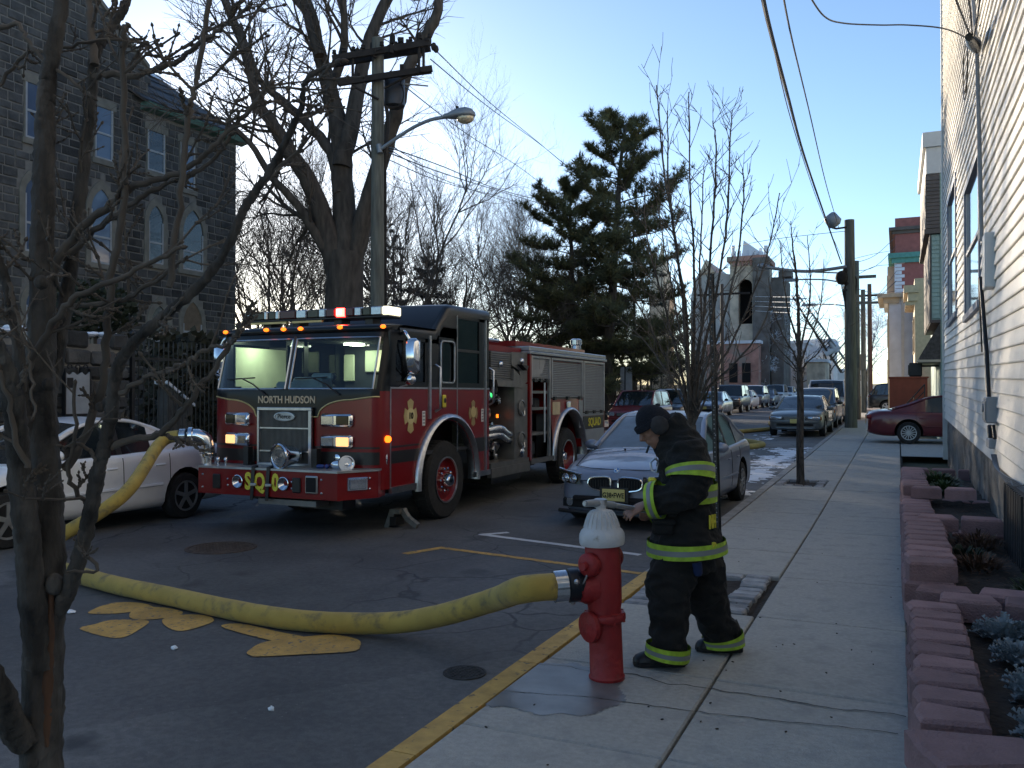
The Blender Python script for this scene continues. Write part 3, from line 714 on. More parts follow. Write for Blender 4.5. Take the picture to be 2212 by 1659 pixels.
def slats(t, mat, face, a0, a1, z0, z1, pos, step=.13, name='siding'):     # clapboards too fine to tell apart at this distance: one part
    b = MB(); z = z0
    while z < z1-step:
        if face == 'y': b.add([(a0, pos-.03, z), (a1, pos-.03, z), (a1, pos-.004, z+step), (a0, pos-.004, z+step), (a0, pos, z), (a1, pos, z)], [(0,1,2,3), (0,1,5,4)])
        else: b.add([(pos-.03, a0, z), (pos-.03, a1, z), (pos-.004, a1, z+step), (pos-.004, a0, z+step), (pos, a0, z), (pos, a1, z)], [(0,1,2,3), (0,1,5,4)])
        z += step
    tag(b.build(name, mat, t, fix=False), kind='stuff')
def sashwin(t, face, a0, a1, z0, z1, pos, fm=None):
    b = MB(); f = .07
    R = [((a0-f, z0-f), (a0, z1+f)), ((a1, z0-f), (a1+f, z1+f)), ((a0, z1), (a1, z1+f)), ((a0, z0-f), (a1, z0)), ((a0, (z0+z1)/2-.03), (a1, (z0+z1)/2+.03))]
    for (p, q) in R:
        if face == 'x': b.b2((pos-.05, *p), (pos-.002, *q))
        else: b.b2((p[0], pos-.05, p[1]), (q[0], pos-.002, q[1]))
    w = b.build('window', fm or m_cream, t); b = MB()
    if face == 'x': b.b2((pos-.02, a0, z0), (pos-.003, a1, z1))
    else: b.b2((a0, pos-.02, z0), (a1, pos-.003, z1))
    b.build('pane', m_pane, w)
g2 = gz(31)
h2 = hse('bay_house', 'brown and mint house with white cornice and shingled awning beyond the white house', 1.28, 9, 31, 40, 9.6, m_mint)
b = MB(); b.b2((.86, 31.0, 7.05), (1.277, 38, 8.85)); b.b2((.82, 30.96, 6.9), (1.29, 38.04, 7.05)); b.build('upper_bay', m_brown, h2); slats(h2, m_brown, 'y', .87, 1.27, 7.08, 8.85, 30.99, .12)
b = MB(); b.b2((1.02, 31.05, 4.1), (1.276, 37.5, 6.87)); b.build('lower_bay', m_mint, h2); slats(h2, m_mint, 'y', 1.04, 1.27, 4.15, 6.85, 31.04, .14)
b = MB(); b.b2((.97, 31.02, 4.05), (1.018, 37.6, 6.88)); b.b2((.99, 31.0, 4.0), (1.29, 37.6, 4.096)); b.build('bay_trim', m_brown, h2)
b = MB(); b.b2((.78, 30.9, 9.72), (1.5, 38.2, 10.2)); b.b2((.88, 30.98, 8.86), (1.4, 38.1, 9.717)); b.build('cornice', m_trim, h2)
b = MB(); b.prism([(1.27, 4.0), (.66, 2.9), (.66, 2.8), (1.27, 2.8)], 'y', 30.9, 35.5); b.build('porch_awning', m_shingle, h2)
b = MB(); b.b2((.60, 30.85, 2.72), (1.27, 35.55, 2.797)); b.build('awning_fascia', m_cream, h2)
b = MB(); b.b2((.36, 32, 2.28), (.76, 32.5, 2.74), .03); b.cyl((.36, 32.25, 2.5), (.33, 32.25, 2.5), .17, n=16); b.b2((.7, 32.2, 2.6), (1.28, 32.26, 2.66)); tag(b.build('wall_sign_box', m_black, None), 'black box lamp hung from the brown shingled awning', 'lamp')
h3 = hse('cream_house', 'sunlit cream house with a bracketed cornice between the pink building and mint bay', .78, 6, 46, 51, 7.0, m_cream)
b = MB(); b.b2((.30, 45.8, 6.6), (.95, 51, 6.95)); b.b2((.48, 45.9, 6.2), (.9, 51, 6.597)); b.build('cornice', m_cream, h3)
for i in range(6): b = MB(); b.b2((.36, 46+i*.8, 6.0), (.776, 46.18+i*.8, 6.19)); b.build('bracket', m_cream, h3)
for y in (46.6, 48.6): sashwin(h3, 'x', y, y+.8, 3.8, 5.4, .777)
g4 = gz(52)
h4 = hse('clapboard_house', 'two storey pale clapboard house with a flat cap in front of the pink building', -.42, 5, 52, 57.9, 7.0-g4, m_clap)
slats(h4, m_clap, 'y', -.4, 1.6, g4+.3, 6.9, 51.99, .15)
b = MB(); b.b2((-1.0, 51.6, 7.0), (1.5, 58, 7.22)); b.b2((-.7, 51.8, 6.7), (.1, 57.95, 6.997)); b.build('cornice', m_cream, h4)
b = MB(); b.b2((.2, 51.9, g4), (.34, 51.985, 7.0)); b.build('downspout', m_trim, h4); b = MB(); b.b2((-.47, 51.93, g4), (-.42, 52.0, 6.69)); b.build('corner_post', m_cream, h4)
for y in (52.8, 54.6, 56.2):
    for z in (1.9, 4.6): sashwin(h4, 'x', y, y+.8, z, z+1.5, -.422, m_trim)
h5 = hse('brick_house', 'tall pink painted brick building with teal cornice and white corner quoins', -.1, 8, 58, 72, 12.1, m_pink, 'building')
for i in range(12):
    b = MB(); wq = .42 if i % 2 else .26; b.b2((-.14, 57.95, 7.3+i*.22), (-.14+wq+.15, 58.3, 7.49+i*.22)); b.build('quoin', m_clap, h5)
b = MB(); b.b2((-.5, 57.7, 10.05), (2, 72, 10.35)); b.b2((-.3, 57.85, 9.75), (2, 72, 10.047)); b.build('lower_cornice', m_teal, h5)
b = MB(); b.b2((-.45, 57.75, 11.75), (2, 72, 11.95)); b.b2((-.25, 57.9, 11.55), (2, 72, 11.747)); b.build('top_cornice', m_brown, h5)
b = MB(); b.b2((-.55, 59, 1.0), (-.105, 63, 9.7)); b.build('front_bay', m_cream, h5)
for z in (7.6, 4.8, 2.2): sashwin(h5, 'x', 60.2, 61.6, z, z+1.6, -.552, m_trim)
h6 = hse('stoop_wall', 'brick red painted wall enclosing a stair behind the maroon car', -.34, 1.25, 43.5, 45.6, 2.15, m_redwall, 'wall')
b = MB(); b.b2((-.38, 43.46, gz(43)+2.15), (1.3, 45.64, gz(43)+2.22)); b.build('coping', m_redwall, h6)
sr = thing('stair_rail', 'thin dark iron stair rails sloping in front of the brick red wall', 'railing', (.4, 42.5, gz(42)), absolute=True)
for k in (0, .5):
    b = MB(); b.tube([(-.15, 42.2+k, .62), (1.1, 42.2+k, 2.1)], .025, 6); b.tube([(-.15, 42.2+k, .4), (1.1, 42.2+k, 1.8)], .018, 6)
    for t in (0, .33, .66, 1): b.cyl((-.15+1.25*t, 42.2+k, .2), (-.15+1.25*t, 42.2+k, .62+1.48*t), .018, n=6)
    b.build('rail', m_black, sr)
# driveway apron under the maroon car
b = MB(); b.grid([[(x, y, gz(y)+.105) for x in (.08, 14)] for y in (23.5, 31)]); struct(b.build('driveway', m_conc))
# ---- church and icy buildings at the far end of the street
m_stucco = M('grey_stucco', (.46,.435,.40), .9, var=.25, scale=.6, bump=.4, bscale=3, col2=(.30,.275,.25), c2lo=.5, c2hi=.7, c2scale=.5); m_tan = M('tan_stone', (.62,.51,.38), .85, var=.25, scale=1.2, bump=.4, bscale=4, col2=(.30,.24,.19), c2lo=.5, c2hi=.66, c2scale=.45); m_rose = M('rose_brick', (.44,.24,.19), .85, var=.3, scale=1.5, col2=(.30,.25,.21), c2lo=.5, c2hi=.6, c2scale=.5)
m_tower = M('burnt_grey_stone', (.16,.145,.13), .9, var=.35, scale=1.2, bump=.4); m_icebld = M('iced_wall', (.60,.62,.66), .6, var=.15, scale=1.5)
ch = thing('church', 'burnt tan church with an arched bell tower hung with ice down the street', 'church', (-17, 90, gz(90)), absolute=True)
def cx_(px, Y): return ony(px, 700, Y).x
def cz_(py, Y, px=1600): return ony(px, py, Y).z
Y0 = 88.0; x0, x1 = cx_(1577, Y0), cx_(1652, Y0); zt = cz_(565, Y0); zb = gz(88)
def arch_wall(b, x0, x1, z0, z1, ax0, ax1, az0, az1, Y, t=.6):     # a wall with one round-headed opening
    xm = (ax0+ax1)/2; r = (ax1-ax0)/2; ap = [(ax0, az0)]+[(xm-r*cos(pi*i/10), az1+r*sin(pi*i/10)) for i in range(11)]+[(ax1, az0)]
    out = [(x0, az0)]+[(x0+(x1-x0)*i/10, z1) for i in range(11)]+[(x1, az0)]; n = len(ap)
    b.add([(p[0], Y, p[1]) for p in ap]+[(p[0], Y, p[1]) for p in out]+[(p[0], Y+t, p[1]) for p in ap], [(i, i+1, n+i+1, n+i) for i in range(n-1)]+[(i, i+1, 2*n+i+1, 2*n+i) for i in range(n-1)]+[(0, n, 2*n-1, n-1)][:0])
    b.b2((x0, Y, z0), (x1, Y+t, az0))
b = MB(); arch_wall(b, x0, x1, zb, zt, cx_(1595, Y0), cx_(1625, Y0), cz_(700, Y0), cz_(618, Y0), Y0); b.b2((x0, Y0+.6, zb), (x0+.6, Y0+5, zt)); b.b2((x1-.6, Y0+.6, zb), (x1, Y0+5, zt)); b.b2((x0, Y0+5, zb), (x1, Y0+5.6, zt)); tw = b.build('bell_tower', m_tan, ch)
b = MB(); b.b2((x0+.6, Y0+2.5, zb), (x1-.6, Y0+2.7, zt)); b.build('louvre', m_dark, tw)
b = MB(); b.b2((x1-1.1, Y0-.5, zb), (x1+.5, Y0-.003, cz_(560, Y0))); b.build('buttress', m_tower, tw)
b = MB(); b.b2((x0-.25, Y0-.35, zt), (x1+.3, Y0+5.9, zt+.5)); [b.b2((x0+.3+i*.42, Y0-.22, zt-.45), (x0+.52+i*.42, Y0-.003, zt-.003)) for i in range(8)]; b.build('parapet', m_rose, tw)
rr = random.Random(11); b = MB()
for i in range(26):
    xx = x0+rr.random()*(x1-x0); hh = rr.uniform(.3, 1.4); b.box((xx, Y0+rr.uniform(0, 5), zt+.5+hh/2), (rr.uniform(.1, .4), .3, hh), rr.random())
tag(b.build('broken_rim', m_frost, tw), kind='stuff'); b = MB(); b.add([(x0+1.0, Y0+1, zt+.5), (x0+1.2, Y0+1, zt+2.3), (x0+3.0, Y0+1, zt+.9), (x0+3, Y0+1.3, zt+.5)], [(0,1,2,3)]); b.build('hanging_sheet', m_frost, tw)
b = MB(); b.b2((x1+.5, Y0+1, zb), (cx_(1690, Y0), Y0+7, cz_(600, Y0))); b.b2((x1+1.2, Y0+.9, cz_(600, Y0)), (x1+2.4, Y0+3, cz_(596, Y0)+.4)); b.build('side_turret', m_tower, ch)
xn0, xn1 = cx_(1490, Y0), x0; zn = cz_(590, Y0)
b = MB(); xm = cx_(1525, Y0); b.prism([(xn0, zb), (xn1-.003, zb), (xn1-.003, zn), (cx_(1545, Y0), cz_(585, Y0)), (xm, cz_(555, Y0)), (xn0+.4, cz_(600, Y0)), (xn0, cz_(640, Y0))], 'y', Y0+.4, Y0+18); b.build('nave_wall', m_stucco, ch)
b = MB(); b.prism([(cx_(1508, Y0), cz_(588, Y0)), (cx_(1542, Y0), cz_(584, Y0)), (xm, cz_(554, Y0))], 'y', Y0+.1, Y0+.396); b.build('sunlit_gable', m_tan, ch)  # lighter tan panel gives the gable peak its sunlit look
b = MB(); b.b2((x0-1.9, Y0-2.2, zb), (x1-.3, Y0-.35, cz_(745, Y0))); pch = b.build('porch', m_rose, ch)
b = MB(); [b.b2((x0+.3+i*1.25, Y0-2.3, zb+2), (x0+1.1+i*1.25, Y0-2.203, zb+3.9)) for i in range(2)]; b.build('doorway', m_dark, pch)
b = MB(); b.b2((x0-2.0, Y0-2.4, cz_(745, Y0)), (x1-.1, Y0-.3, cz_(745, Y0)+.3)); b.build('snow_cap', m_snow, pch)
Y1 = 100.0
b = MB(); xs0, xs1 = cx_(1403, Y1), cx_(1446, Y1); xm = (xs0+xs1)/2
b.b2((xs0, Y1, gz(Y1)), (xs1, Y1+2.4, cz_(640, Y1))); sp_ = b.build('spire_base', m_tan, ch)
b = MB(); b.lathe([((xs1-xs0)*.62, cz_(640, Y1)), ((xs1-xs0)*.42, cz_(585, Y1)), (.16, cz_(528, Y1)), (.02, cz_(505, Y1))], (xm, Y1+1.2, 0), n=8, ref=(1, .4, 0)); b.build('spire', m_tan, sp_)
def icy(label, px0, px1, pt, Y, dep, mat, win=0, name='iced_building'):
    t = thing(name, label, 'building', (cx_(px0, Y), Y, gz(Y)), absolute=True); b = MB(); a, c = cx_(px0, Y), cx_(px1, Y); z1 = cz_(pt, Y, (px0+px1)/2); b.b2((a, Y, gz(Y)-.3), (c, Y+dep, z1)); b.build('wall', mat, t)
    b = MB(); b.b2((a-.2, Y-.3, z1), (c+.2, Y+dep, z1+.3)); b.build('roof', m_snow, t)
    for i in range(win):
        w = (c-a)/win
        for z in (z1-2.0, z1-4.2):
            if z > gz(Y)+1: sashwin(t, 'y', a+w*(i+.3), a+w*(i+.65), z, z+1.2, Y, m_trim)
icy('white building sheathed in ice right of the church tower', 1690, 1742, 742, 104, 8, m_icebld, 3)
icy('low tan garage with snowy roof under the raised ladder', 1742, 1782, 782, 96, 6, m_tan, 0, 'garage')
icy('pale blue white house with rows of small windows behind the ladder', 1738, 1800, 738, 118, 8, m_icebld, 5)
icy('long grey frosted building across the end of the street', 1796, 1880, 800, 165, 8, m_icebld, 6)
# ================================================================ FIRE ENGINE
m_red = M('engine_red', (.18,.006,.007), .30, 0, var=.08, scale=2, coat=.3, spec=.35)
m_eblack = M('engine_black', (.005,.006,.007), .34, 0, var=0, coat=.12, spec=.3)
m_band = M('dark_stripe', (.012,.011,.011), .35, var=.1)
m_gold = M('gold_leaf', (.55,.43,.19), .4, .3, var=.1)
m_yell = M('yellow_lettering', (.68,.60,.05), .5, var=.08)
m_white = m_white
m_letter = M('cream_lettering', (.55,.42,.28), .5, var=.05)
m_wglass = glass_mat('windscreen_glass', (.55,.66,.66))
m_sglass = glass_mat('smoked_glass', (.10,.115,.12))
m_amber = M('amber_marker', (.6,.12,.01), .3, var=0, emit=(1,.16,.01), es=1.8)
m_redlit = M('lit_red_beacon', (.6,.01,.01), .3, var=0, emit=(1,.02,.015), es=26)
m_redcore = M('beacon_lamp_core', (.9,.3,.2), .3, var=0, emit=(1,.28,.12), es=30)
m_whitelit = M('lit_white_beacon', (.8,.8,.7), .3, var=0, emit=(1,.9,.6), es=.9)
m_parklit = M('lit_parking_lamp', (.7,.5,.3), .2, var=0, emit=(1,.52,.18), es=.8)
m_lamp = M('lamp_lens', (.45,.47,.50), .08, .75, var=.15, scale=30)
m_dimlens = M('dark_lens', (.04,.035,.02), .1, .2, var=.2)
m_redlens = M('dull_red_lens', (.06,.01,.012), .15, var=.1)
m_liner = M('cab_liner', (.66,.70,.52), .7, var=.08)
m_cabfill = M('cab_fill_light', (.9,.9,.8), .4, var=0, emit=(.92,1,.70), es=27)  # glow for the added cab lamps
m_seat = M('seat_fabric', (.03,.035,.045), .8, var=.2)
m_paper = M('paper', (.45,.52,.55), .8, var=.1)
m_pump = M('pump_panel_steel', (.20,.195,.185), .45, .6, var=.15, scale=7)
m_shut = M('roller_shutter', (.33,.345,.36), .5, .5, var=.06)
m_grille = M('dark_mesh', (.035,.033,.034), .6, .3, var=.3, scale=90)

EX, EY = -7.28, 8.6
en = thing('fire_engine', 'red and black fire engine with one red beacon lit, parked at the kerbless middle of the street', 'fire engine', (EX, EY, gz(8.6)))
en['label'] = 'red and black fire engine with one red roof beacon lit and open side compartments'
HW_ = 1.36
def fplan(t): c = max(0, cos(t)); s = sin(t); return (HW_*math.copysign(abs(s)**.5, s), .77-.35*c**.5)
def fy(x): return .77-.35*max(0, 1-abs(x/HW_)**4)**.25
def lean(z): return 0 if z < 1.82 else .26*(z-1.82)
def FP(x, z, off=0): return (x, fy(x)+lean(z)-off, z)
def fgrid(b, x0, x1, z0, z1, off=0, nx=16, nz=4, top=None, bot=None):
    P = []
    for k in range(nz+1):
        row = []
        for i in range(nx+1):
            x = x0+(x1-x0)*i/nx; a = bot(x) if bot else z0; c = top(x) if top else z1; row.append(FP(x, a+(c-a)*k/nz, off))
        P.append(row)
    b.grid(P)
ts = [-pi/2+pi*i/64 for i in range(65)]
def fring(z0, z1, off=0, t0=0, t1=64, nz=3):
    return [[(fplan(ts[i])[0], fplan(ts[i])[1]+lean(z0+(z1-z0)*k/nz)-off, z0+(z1-z0)*k/nz) for i in range(t0, t1+1)] for k in range(nz+1)]
b = MB(); b.grid(fring(.58, 1.83)); b.build('front_panel', m_red, en, 50)
# black upper mask that scoops down round the grille, edged in gold
def scoop(x):
    a = abs(x)
    if a < .50: return 1.50
    if a < .98: return 1.50+.22*sqrt(max(0, 1-((.98-a)/.48)**2))
    return 1.72+.04*min(1, (a-.98)/.3)
b = MB(); fgrid(b, -1.33, 1.33, 0, 1.84, .006, 60, 3, top=lambda x: 1.86, bot=scoop); b.build('front_mask', m_eblack, en, 50)
b = MB(); b.tube([FP(-1.33+2.66*i/80, scoop(-1.33+2.66*i/80), .008) for i in range(81)], .010, 5); b.build('gold_pinstripe', m_gold, en, 60)
# dark lower stripe band on front and sides
b = MB(); b.grid(fring(.90, 1.06, .004, 6, 58, 1)); b.grid(fring(1.10, 1.125, .004, 6, 58, 1)); b.grid(fring(.85, .862, .004, 6, 58, 1)); b.build('front_stripe', m_band, en, 60)
# windscreen, two panes in a slim frame
for (x0, x1) in ((-1.26, -.035), (.035, 1.26)):
    b = MB(); fgrid(b, x0, x1, 1.85, 2.53, 0, 18, 3); w = b.build('windscreen', m_wglass, en, 60)
    b = MB(); rr_ = .1 if x1 > .5 or True else 0
    pts = [FP(x0+(x1-x0)*i/16, 1.86, .008) for i in range(17)]+[FP(x1, 1.86+.66*i/5, .008) for i in range(1, 6)]+[FP(x1+(x0-x1)*i/16, 2.52, .008) for i in range(1, 17)]+[FP(x0, 2.52-.66*i/5, .008) for i in range(1, 6)]
    b.tube(pts, .013, 5); b.build('windscreen_frame', m_steel, w, 60)
b = MB(); b.tube([FP(0, 1.85, .004), FP(0, 2.55, .004)], .022, 6); b.build('centre_post', m_black, en)
for sx in (-1, 1):
    b = MB(); k0, k1 = (0, 9) if sx < 0 else (55, 64); b.grid(fring(1.83, 2.60, 0, k0, k1, 3)); b.build('corner_pillar', m_eblack, en, 60)
b = MB(); b.grid(fring(2.52, 2.62, 0)); b.build('windscreen_header', m_eblack, en, 60)
# roof: rounded front lip, then the raised crew roof
def rsec(y, z, w, r=.10):      # roof cross section
    P = [(-w, y, z-.16)]
    for i in range(5): a = pi/2*i/4; P.append((-w+r-r*cos(a), y, z-r+r*sin(a)))
    P += [(0, y, z+.02)]
    for i in range(5): a = pi/2*(1-i/4); P.append((w-r+r*cos(a), y, z-r+r*sin(a)))
    P.append((w, y, z-.16)); return P
b = MB(); P = []
for i in range(9):
    a = pi/2*i/8; lip = []
    for j in range(0, 65, 2):
        x, y = fplan(ts[j]); lip.append((x*(1+.012*sin(a)), y+.2-.06*sin(a*2)*.6-.02+(1-cos(a))*.16, 2.60+.10*sin(a)))
    P.append(lip)
b.grid(P); b.add(P[-1]+[(1.36, 2.2, 2.7), (-1.36, 2.2, 2.7)], [list(range(len(P[-1])+2))]); b.build('roof_lip', m_eblack, en, 60)
b = MB(); b.grid([rsec(1.0, 2.71, 1.37), rsec(1.95, 2.715, 1.37)]); b.grid([rsec(1.95, 2.715, 1.37), rsec(2.30, 3.06, 1.37), rsec(2.42, 3.10, 1.37), rsec(3.70, 3.12, 1.37)])
b.add(rsec(3.70, 3.12, 1.37), [list(range(13))]); b.build('cab_roof', m_eblack, en, 40)
# cab sides
def arch(yc_, zc, r, a0, a1, n=14): return [(yc_+r*cos(a0+(a1-a0)*i/n), zc+r*sin(a0+(a1-a0)*i/n)) for i in range(n+1)]
WY, WZ, WR = 2.33, .55, .86
for sx in (1, -1):
    X = HW_*sx
    def P3(p, o=0): return (X+o*sx, p[0], p[1])
    b = MB(); ar = arch(WY, .57, .84, pi, 0)
    upper = [(.77+(3.68-.77)*i/14, 1.87) for i in range(15)]
    b.add([P3(p) for p in ar]+[P3(p) for p in upper], [(i, i+1, 16+i, 15+i) for i in range(14)])
    b.add([P3(q) for q in ((.77, .57), (WY-.84, .57), (.77, 1.87))], [(0,1,2)]); b.add([P3(q) for q in ((WY+.84, .57), (3.68, .57), (3.68, 1.87))], [(0,1,2)])
    b.build('cab_side', m_red, en)
    b = MB()
    for (y0, z0, y1, z1) in ((.77,1.87,.90,2.62), (.9,1.87,3.68,1.955), (.9,2.50,2.05,2.62), (1.66,1.955,2.08,2.62), (2.08,2.55,2.58,2.75), (2.49,1.955,2.60,2.75), (3.33,1.955,3.68,3.02), (2.6,2.91,3.68,3.02)):
        b.b2((X-.03*sx, y0, z0), (X, y1, z1))
    b.add([P3(q) for q in ((1.95, 2.6), (2.30, 2.96), (2.62, 2.96), (2.62, 2.6))], [(0,1,2,3)]); b.build('upper_side', m_eblack, en)
    for (y0, z0, y1, z1) in ((.9,1.955,1.66,2.5), (2.08,1.955,2.49,2.55), (2.60,1.955,3.33,2.91)):
        b = MB(); b.b2((X-.022*sx, y0, z0), (X-.016*sx, y1, z1)); w = b.build('side_window', m_sglass if y0 > 1 else glass_mat('tinted_glass', (.28,.32,.32)) if False else m_sglass, en)
        if y0 == 2.08:
            b = MB(); r = .07; pts = []
            for (cyy, cz, a) in ((y1-r, z1-r, 0), (y0+r, z1-r, pi/2), (y0+r, z0+r, pi), (y1-r, z0+r, 1.5*pi)): pts += [(X+.012*sx, cyy+r*cos(a+k*pi/8), cz+r*sin(a+k*pi/8)) for k in range(5)]
            b.tube(pts+[pts[0]], .016, 6); b.build('window_frame', m_steel, w, 60)
        if y0 == 2.60:
            b = MB(); b.b2((X-.014*sx, y0, 2.42), (X+.004*sx, y1, 2.46)); b.build('window_bar', m_black, w)
    b = MB(); b.b2((X-.002, .77, 1.862), (X+.010*sx, 3.68, 1.885)); b.build('belt_trim', m_steel, en)
    for (y0, z0, y1, z1) in ((.80, .90, 1.50, 1.06), (.80, 1.10, 1.5, 1.125), (3.16, .90, 3.66, 1.12)): b = MB(); b.b2((X-.002, y0, z0), (X+.004*sx, y1, z1)); b.build('side_stripe', m_band, en)
    b = MB(); b.b2((X-.002, .765, .57), (X+.008*sx, .785, 1.86)); b.build('door_seam', m_steel, en)
    b = MB(); b.b2((X, 1.735, 1.45), (X+.03*sx, 1.79, 2.60)); b.build('door_post', m_steel, en); b = MB(); b.b2((X, 3.50, .6), (X+.03*sx, 3.54, 2.95)); b.b2((X, 2.585, .95), (X+.012*sx, 2.60, 2.95)); b.build('door_post', m_steel, en)
    for (y0, y1) in ((.77, 1.50), (3.16, 3.68)): b = MB(); b.b2((X-.02*sx, y0, .52), (X+.03*sx, y1, .60)); b.build('step_edge', m_steel, en)
    # bright wheel arch trim
    b = MB(); P = []
    for (y, z) in arch(WY, .57, .86, pi*1.03, -.03*pi, 22):
        dy, dz = (y-WY)/.86, (z-.57)/.86; P.append([(X-.12*sx, y, z), (X+.05*sx, y, z), (X+.075*sx, y+dy*.03, z+dz*.03), (X+.05*sx, y+dy*.075, z+dz*.075), (X, y+dy*.08, z+dz*.08)])
    b.grid(P); b.build('wheel_arch', m_steel, en, 60)
    # grab handles
    for (y, z0, z1, bw) in ((1.93, 1.55, 2.2, .05), (3.66, 1.62, 2.2, .06)):
        b = MB(); b.tube([(X+.012*sx, y, z0), (X+.09*sx, y, z0+.04), (X+.09*sx, y, z1-.04), (X+.012*sx, y, z1)], .019, 8); b.build('grab_handle', m_steel, en, 60)
    # mirror on bracket
    b = MB(); b.box((X+.22*sx, .92, 2.28), (.24, .13, .46), 0, .05); mr = b.build('mirror', m_chrome, en, 50)
    b = MB(); b.box((X+.22*sx, .985, 2.28), (.2, .005, .42)); b.build('mirror_glass', m_pane, mr)
    b = MB(); b.tube(catmull([(X, 1.05, 2.58), (X+.12*sx, .92, 2.60), (X+.20*sx, .91, 2.50)], 4), .02, 6); b.tube(catmull([(X+.18*sx, .92, 2.05), (X+.16*sx, .93, 1.92), (X, 1.0, 1.90)], 4), .016, 6); b.build('mirror_arm', m_chrome, mr, 60)
    b = MB(); b.ball((X+.20*sx, .93, 1.98), (.085, .06, .07), 10, 7); b.build('convex_mirror', m_chrome, mr, 90)
    b = MB(); b.cyl((X-.01, .70, 1.22), (X+.035*sx, .68, 1.22), .045, n=12); b.build('marker_lamp', m_amber, en)
    b = MB(); b.ball((X*.985, .70, .96), (.03, .03, .10), 8, 6); b.build('side_lamp', m_chrome, en, 90)
# wheels
def big_wheel(y, sx, dual=False):
    X = (HW_-.02)*sx; w = MB(); R = .56
    w.lathe([(.31, -.28), (.44, -.30), (.53, -.28), (R, -.24), (R, -.06), (.53, -.01), (.44, .0), (.32, -.015)], (X, y, .555), (sx, 0, 0), 36, cap=False)
    t = w.build('wheel', m_rubber, en, 35)
    tr = MB()
    for k in range(40):
        a = 2*pi*k/40; mt = Matrix.Rotation(-a*1, 3, 'X'); c = Vector((X-.15*sx, y+cos(-a)*R, .555+sin(-a)*R))
        tr.box(c, (.2, .012, .05), mat=Matrix.Rotation(-a, 3, 'X'))
    tag(tr.build('tread_blocks', m_rubber, t), kind='stuff')
    d = -.02 if not dual else -.16
    r = MB(); r.lathe([(.325, -.02), (.305, -.012), (.285, -.06 if not dual else -.12), (.22, d-.05), (.12, d-.04), (.10, d+.0), (0, d+.01)], (X, y, .555), (sx, 0, 0), 32, cap=False); r.build('rim', m_red, t, 40)
    r = MB(); r.lathe([(.332, -.03), (.335, .002), (.318, .004), (.312, -.02)], (X, y, .555), (sx, 0, 0), 32, cap=False); r.build('rim_edge', m_steel, t, 60)
    r = MB(); r.lathe([(.095, d-.04), (.095, d+.07), (.075, d+.10), (0, d+.11)], (X, y, .555), (sx, 0, 0), 18); r.build('hub', m_chrome, t, 40)
    for k in range(10):
        a = 2*pi*k/10; p = (X+(d-.045)*sx, y+cos(a)*.165, .555+sin(a)*.165); r = MB(); r.tube([p, (p[0]+.05*sx, p[1], p[2]), (p[0]+.065*sx, p[1], p[2])], [.02, .02, .012], 6); r.build('lug_nut', m_chrome, t)
    return t
for sx in (1, -1): big_wheel(WY, sx); big_wheel(7.35, sx, True)
# dark wells and chassis
b = MB(); b.b2((-1.2, .75, .50), (1.2, 1.42, .9)); b.b2((-.5, .3, .42), (.5, 9.4, .75)); b.b2((-1.0, 3.2, .45), (1.0, 6.4, .9)); b.b2((-.95, 1.4, .6), (.95, 3.2, 1.6)); b.b2((-1.0, 6.5, .6), (1.0, 8.3, 1.5)); b.cyl((-1.0, 2.33, .55), (1.0, 2.33, .55), .09); b.cyl((-1.0, 7.35, .55), (1.0, 7.35, .55), .14)
b.b2((.55, 4.2, .3), (1.15, 5.4, .55)); b.b2((.3, .32, .34), (.95, .6, .48)); b.build('chassis', m_black, en)
b = MB(); b.b2((-.15, .05, .40), (.75, .5, .47)); b.build('skid_plate', m_pump, en)
# interior seen through the windscreen
b = MB(); b.b2((-1.3, .8, .95), (1.3, 3.6, 1.0)); b.b2((-1.3, 3.55, 1.0), (1.3, 3.6, 2.6)); b.build('cab_floor', m_seat, en)
b = MB(); b.b2((-1.325, .92, 1.90), (-1.31, 2.02, 2.46)); b.b2((-1.325, 1.05, 1.55), (-1.312, 1.75, 1.899)); b.build('fogged_window', m_liner, en)
for (x0, x1, z0, z1) in ((-.87, -.50, 2.15, 2.52), (-1.30, -1.08, 2.0, 2.46)): b = MB(); b.b2((x0, 3.50, z0), (x1, 3.54, z1), .02); b.build('rear_window', m_liner, en)
b = MB(); P = [[(x, fy(x)+.05+dy, z) for dy, z in ((0, 1.78), (.12, 1.84), (.32, 1.83), (.36, 1.55))] for x in [-1.25+2.5*i/12 for i in range(13)]]; b.grid(P); b.build('dashboard', m_seat, en, 60)
b = MB(); b.box((-.18, .78, 1.90), (.42, .22, .12), .2, .03); b.box((.12, .80, 1.93), (.55, .26, .18), -.15, .04); b.box((.28, .84, 2.02), (.3, .18, .1), .3, .03); b.build('paperwork', m_paper, en)
for x in (-.72, .72):
    b = MB(); b.box((x, 1.75, 1.28), (.5, .5, .16), 0, .04); b.box((x, 2.15, 1.62), (.48, .14, .65), 0, .05); b.box((x, 2.15, 2.03), (.28, .11, .16), 0, .04); b.build('seat', m_seat, en)
b = MB(); b.lathe([(.21, -.012), (.222, 0), (.21, .012), (.198, 0), (.21, -.012)], (-.72, 1.20, 1.78), (0, -.75, .6), 24); b.cyl((-.72, 1.0, 1.55), (-.72, 1.2, 1.78), .03, n=8); b.build('steering_wheel', m_black, en)
b = MB(); b.ball((.80, 1.62, 2.16), (.10, .12, .13), 10, 8); b.ball((.80, 1.62, 2.16+.02), (.13, .05, .07), 8, 6); b.box((.80, 1.72, 1.78), (.46, .22, .55), 0, .1); b.build('hanging_headset', m_seat, en, 60)
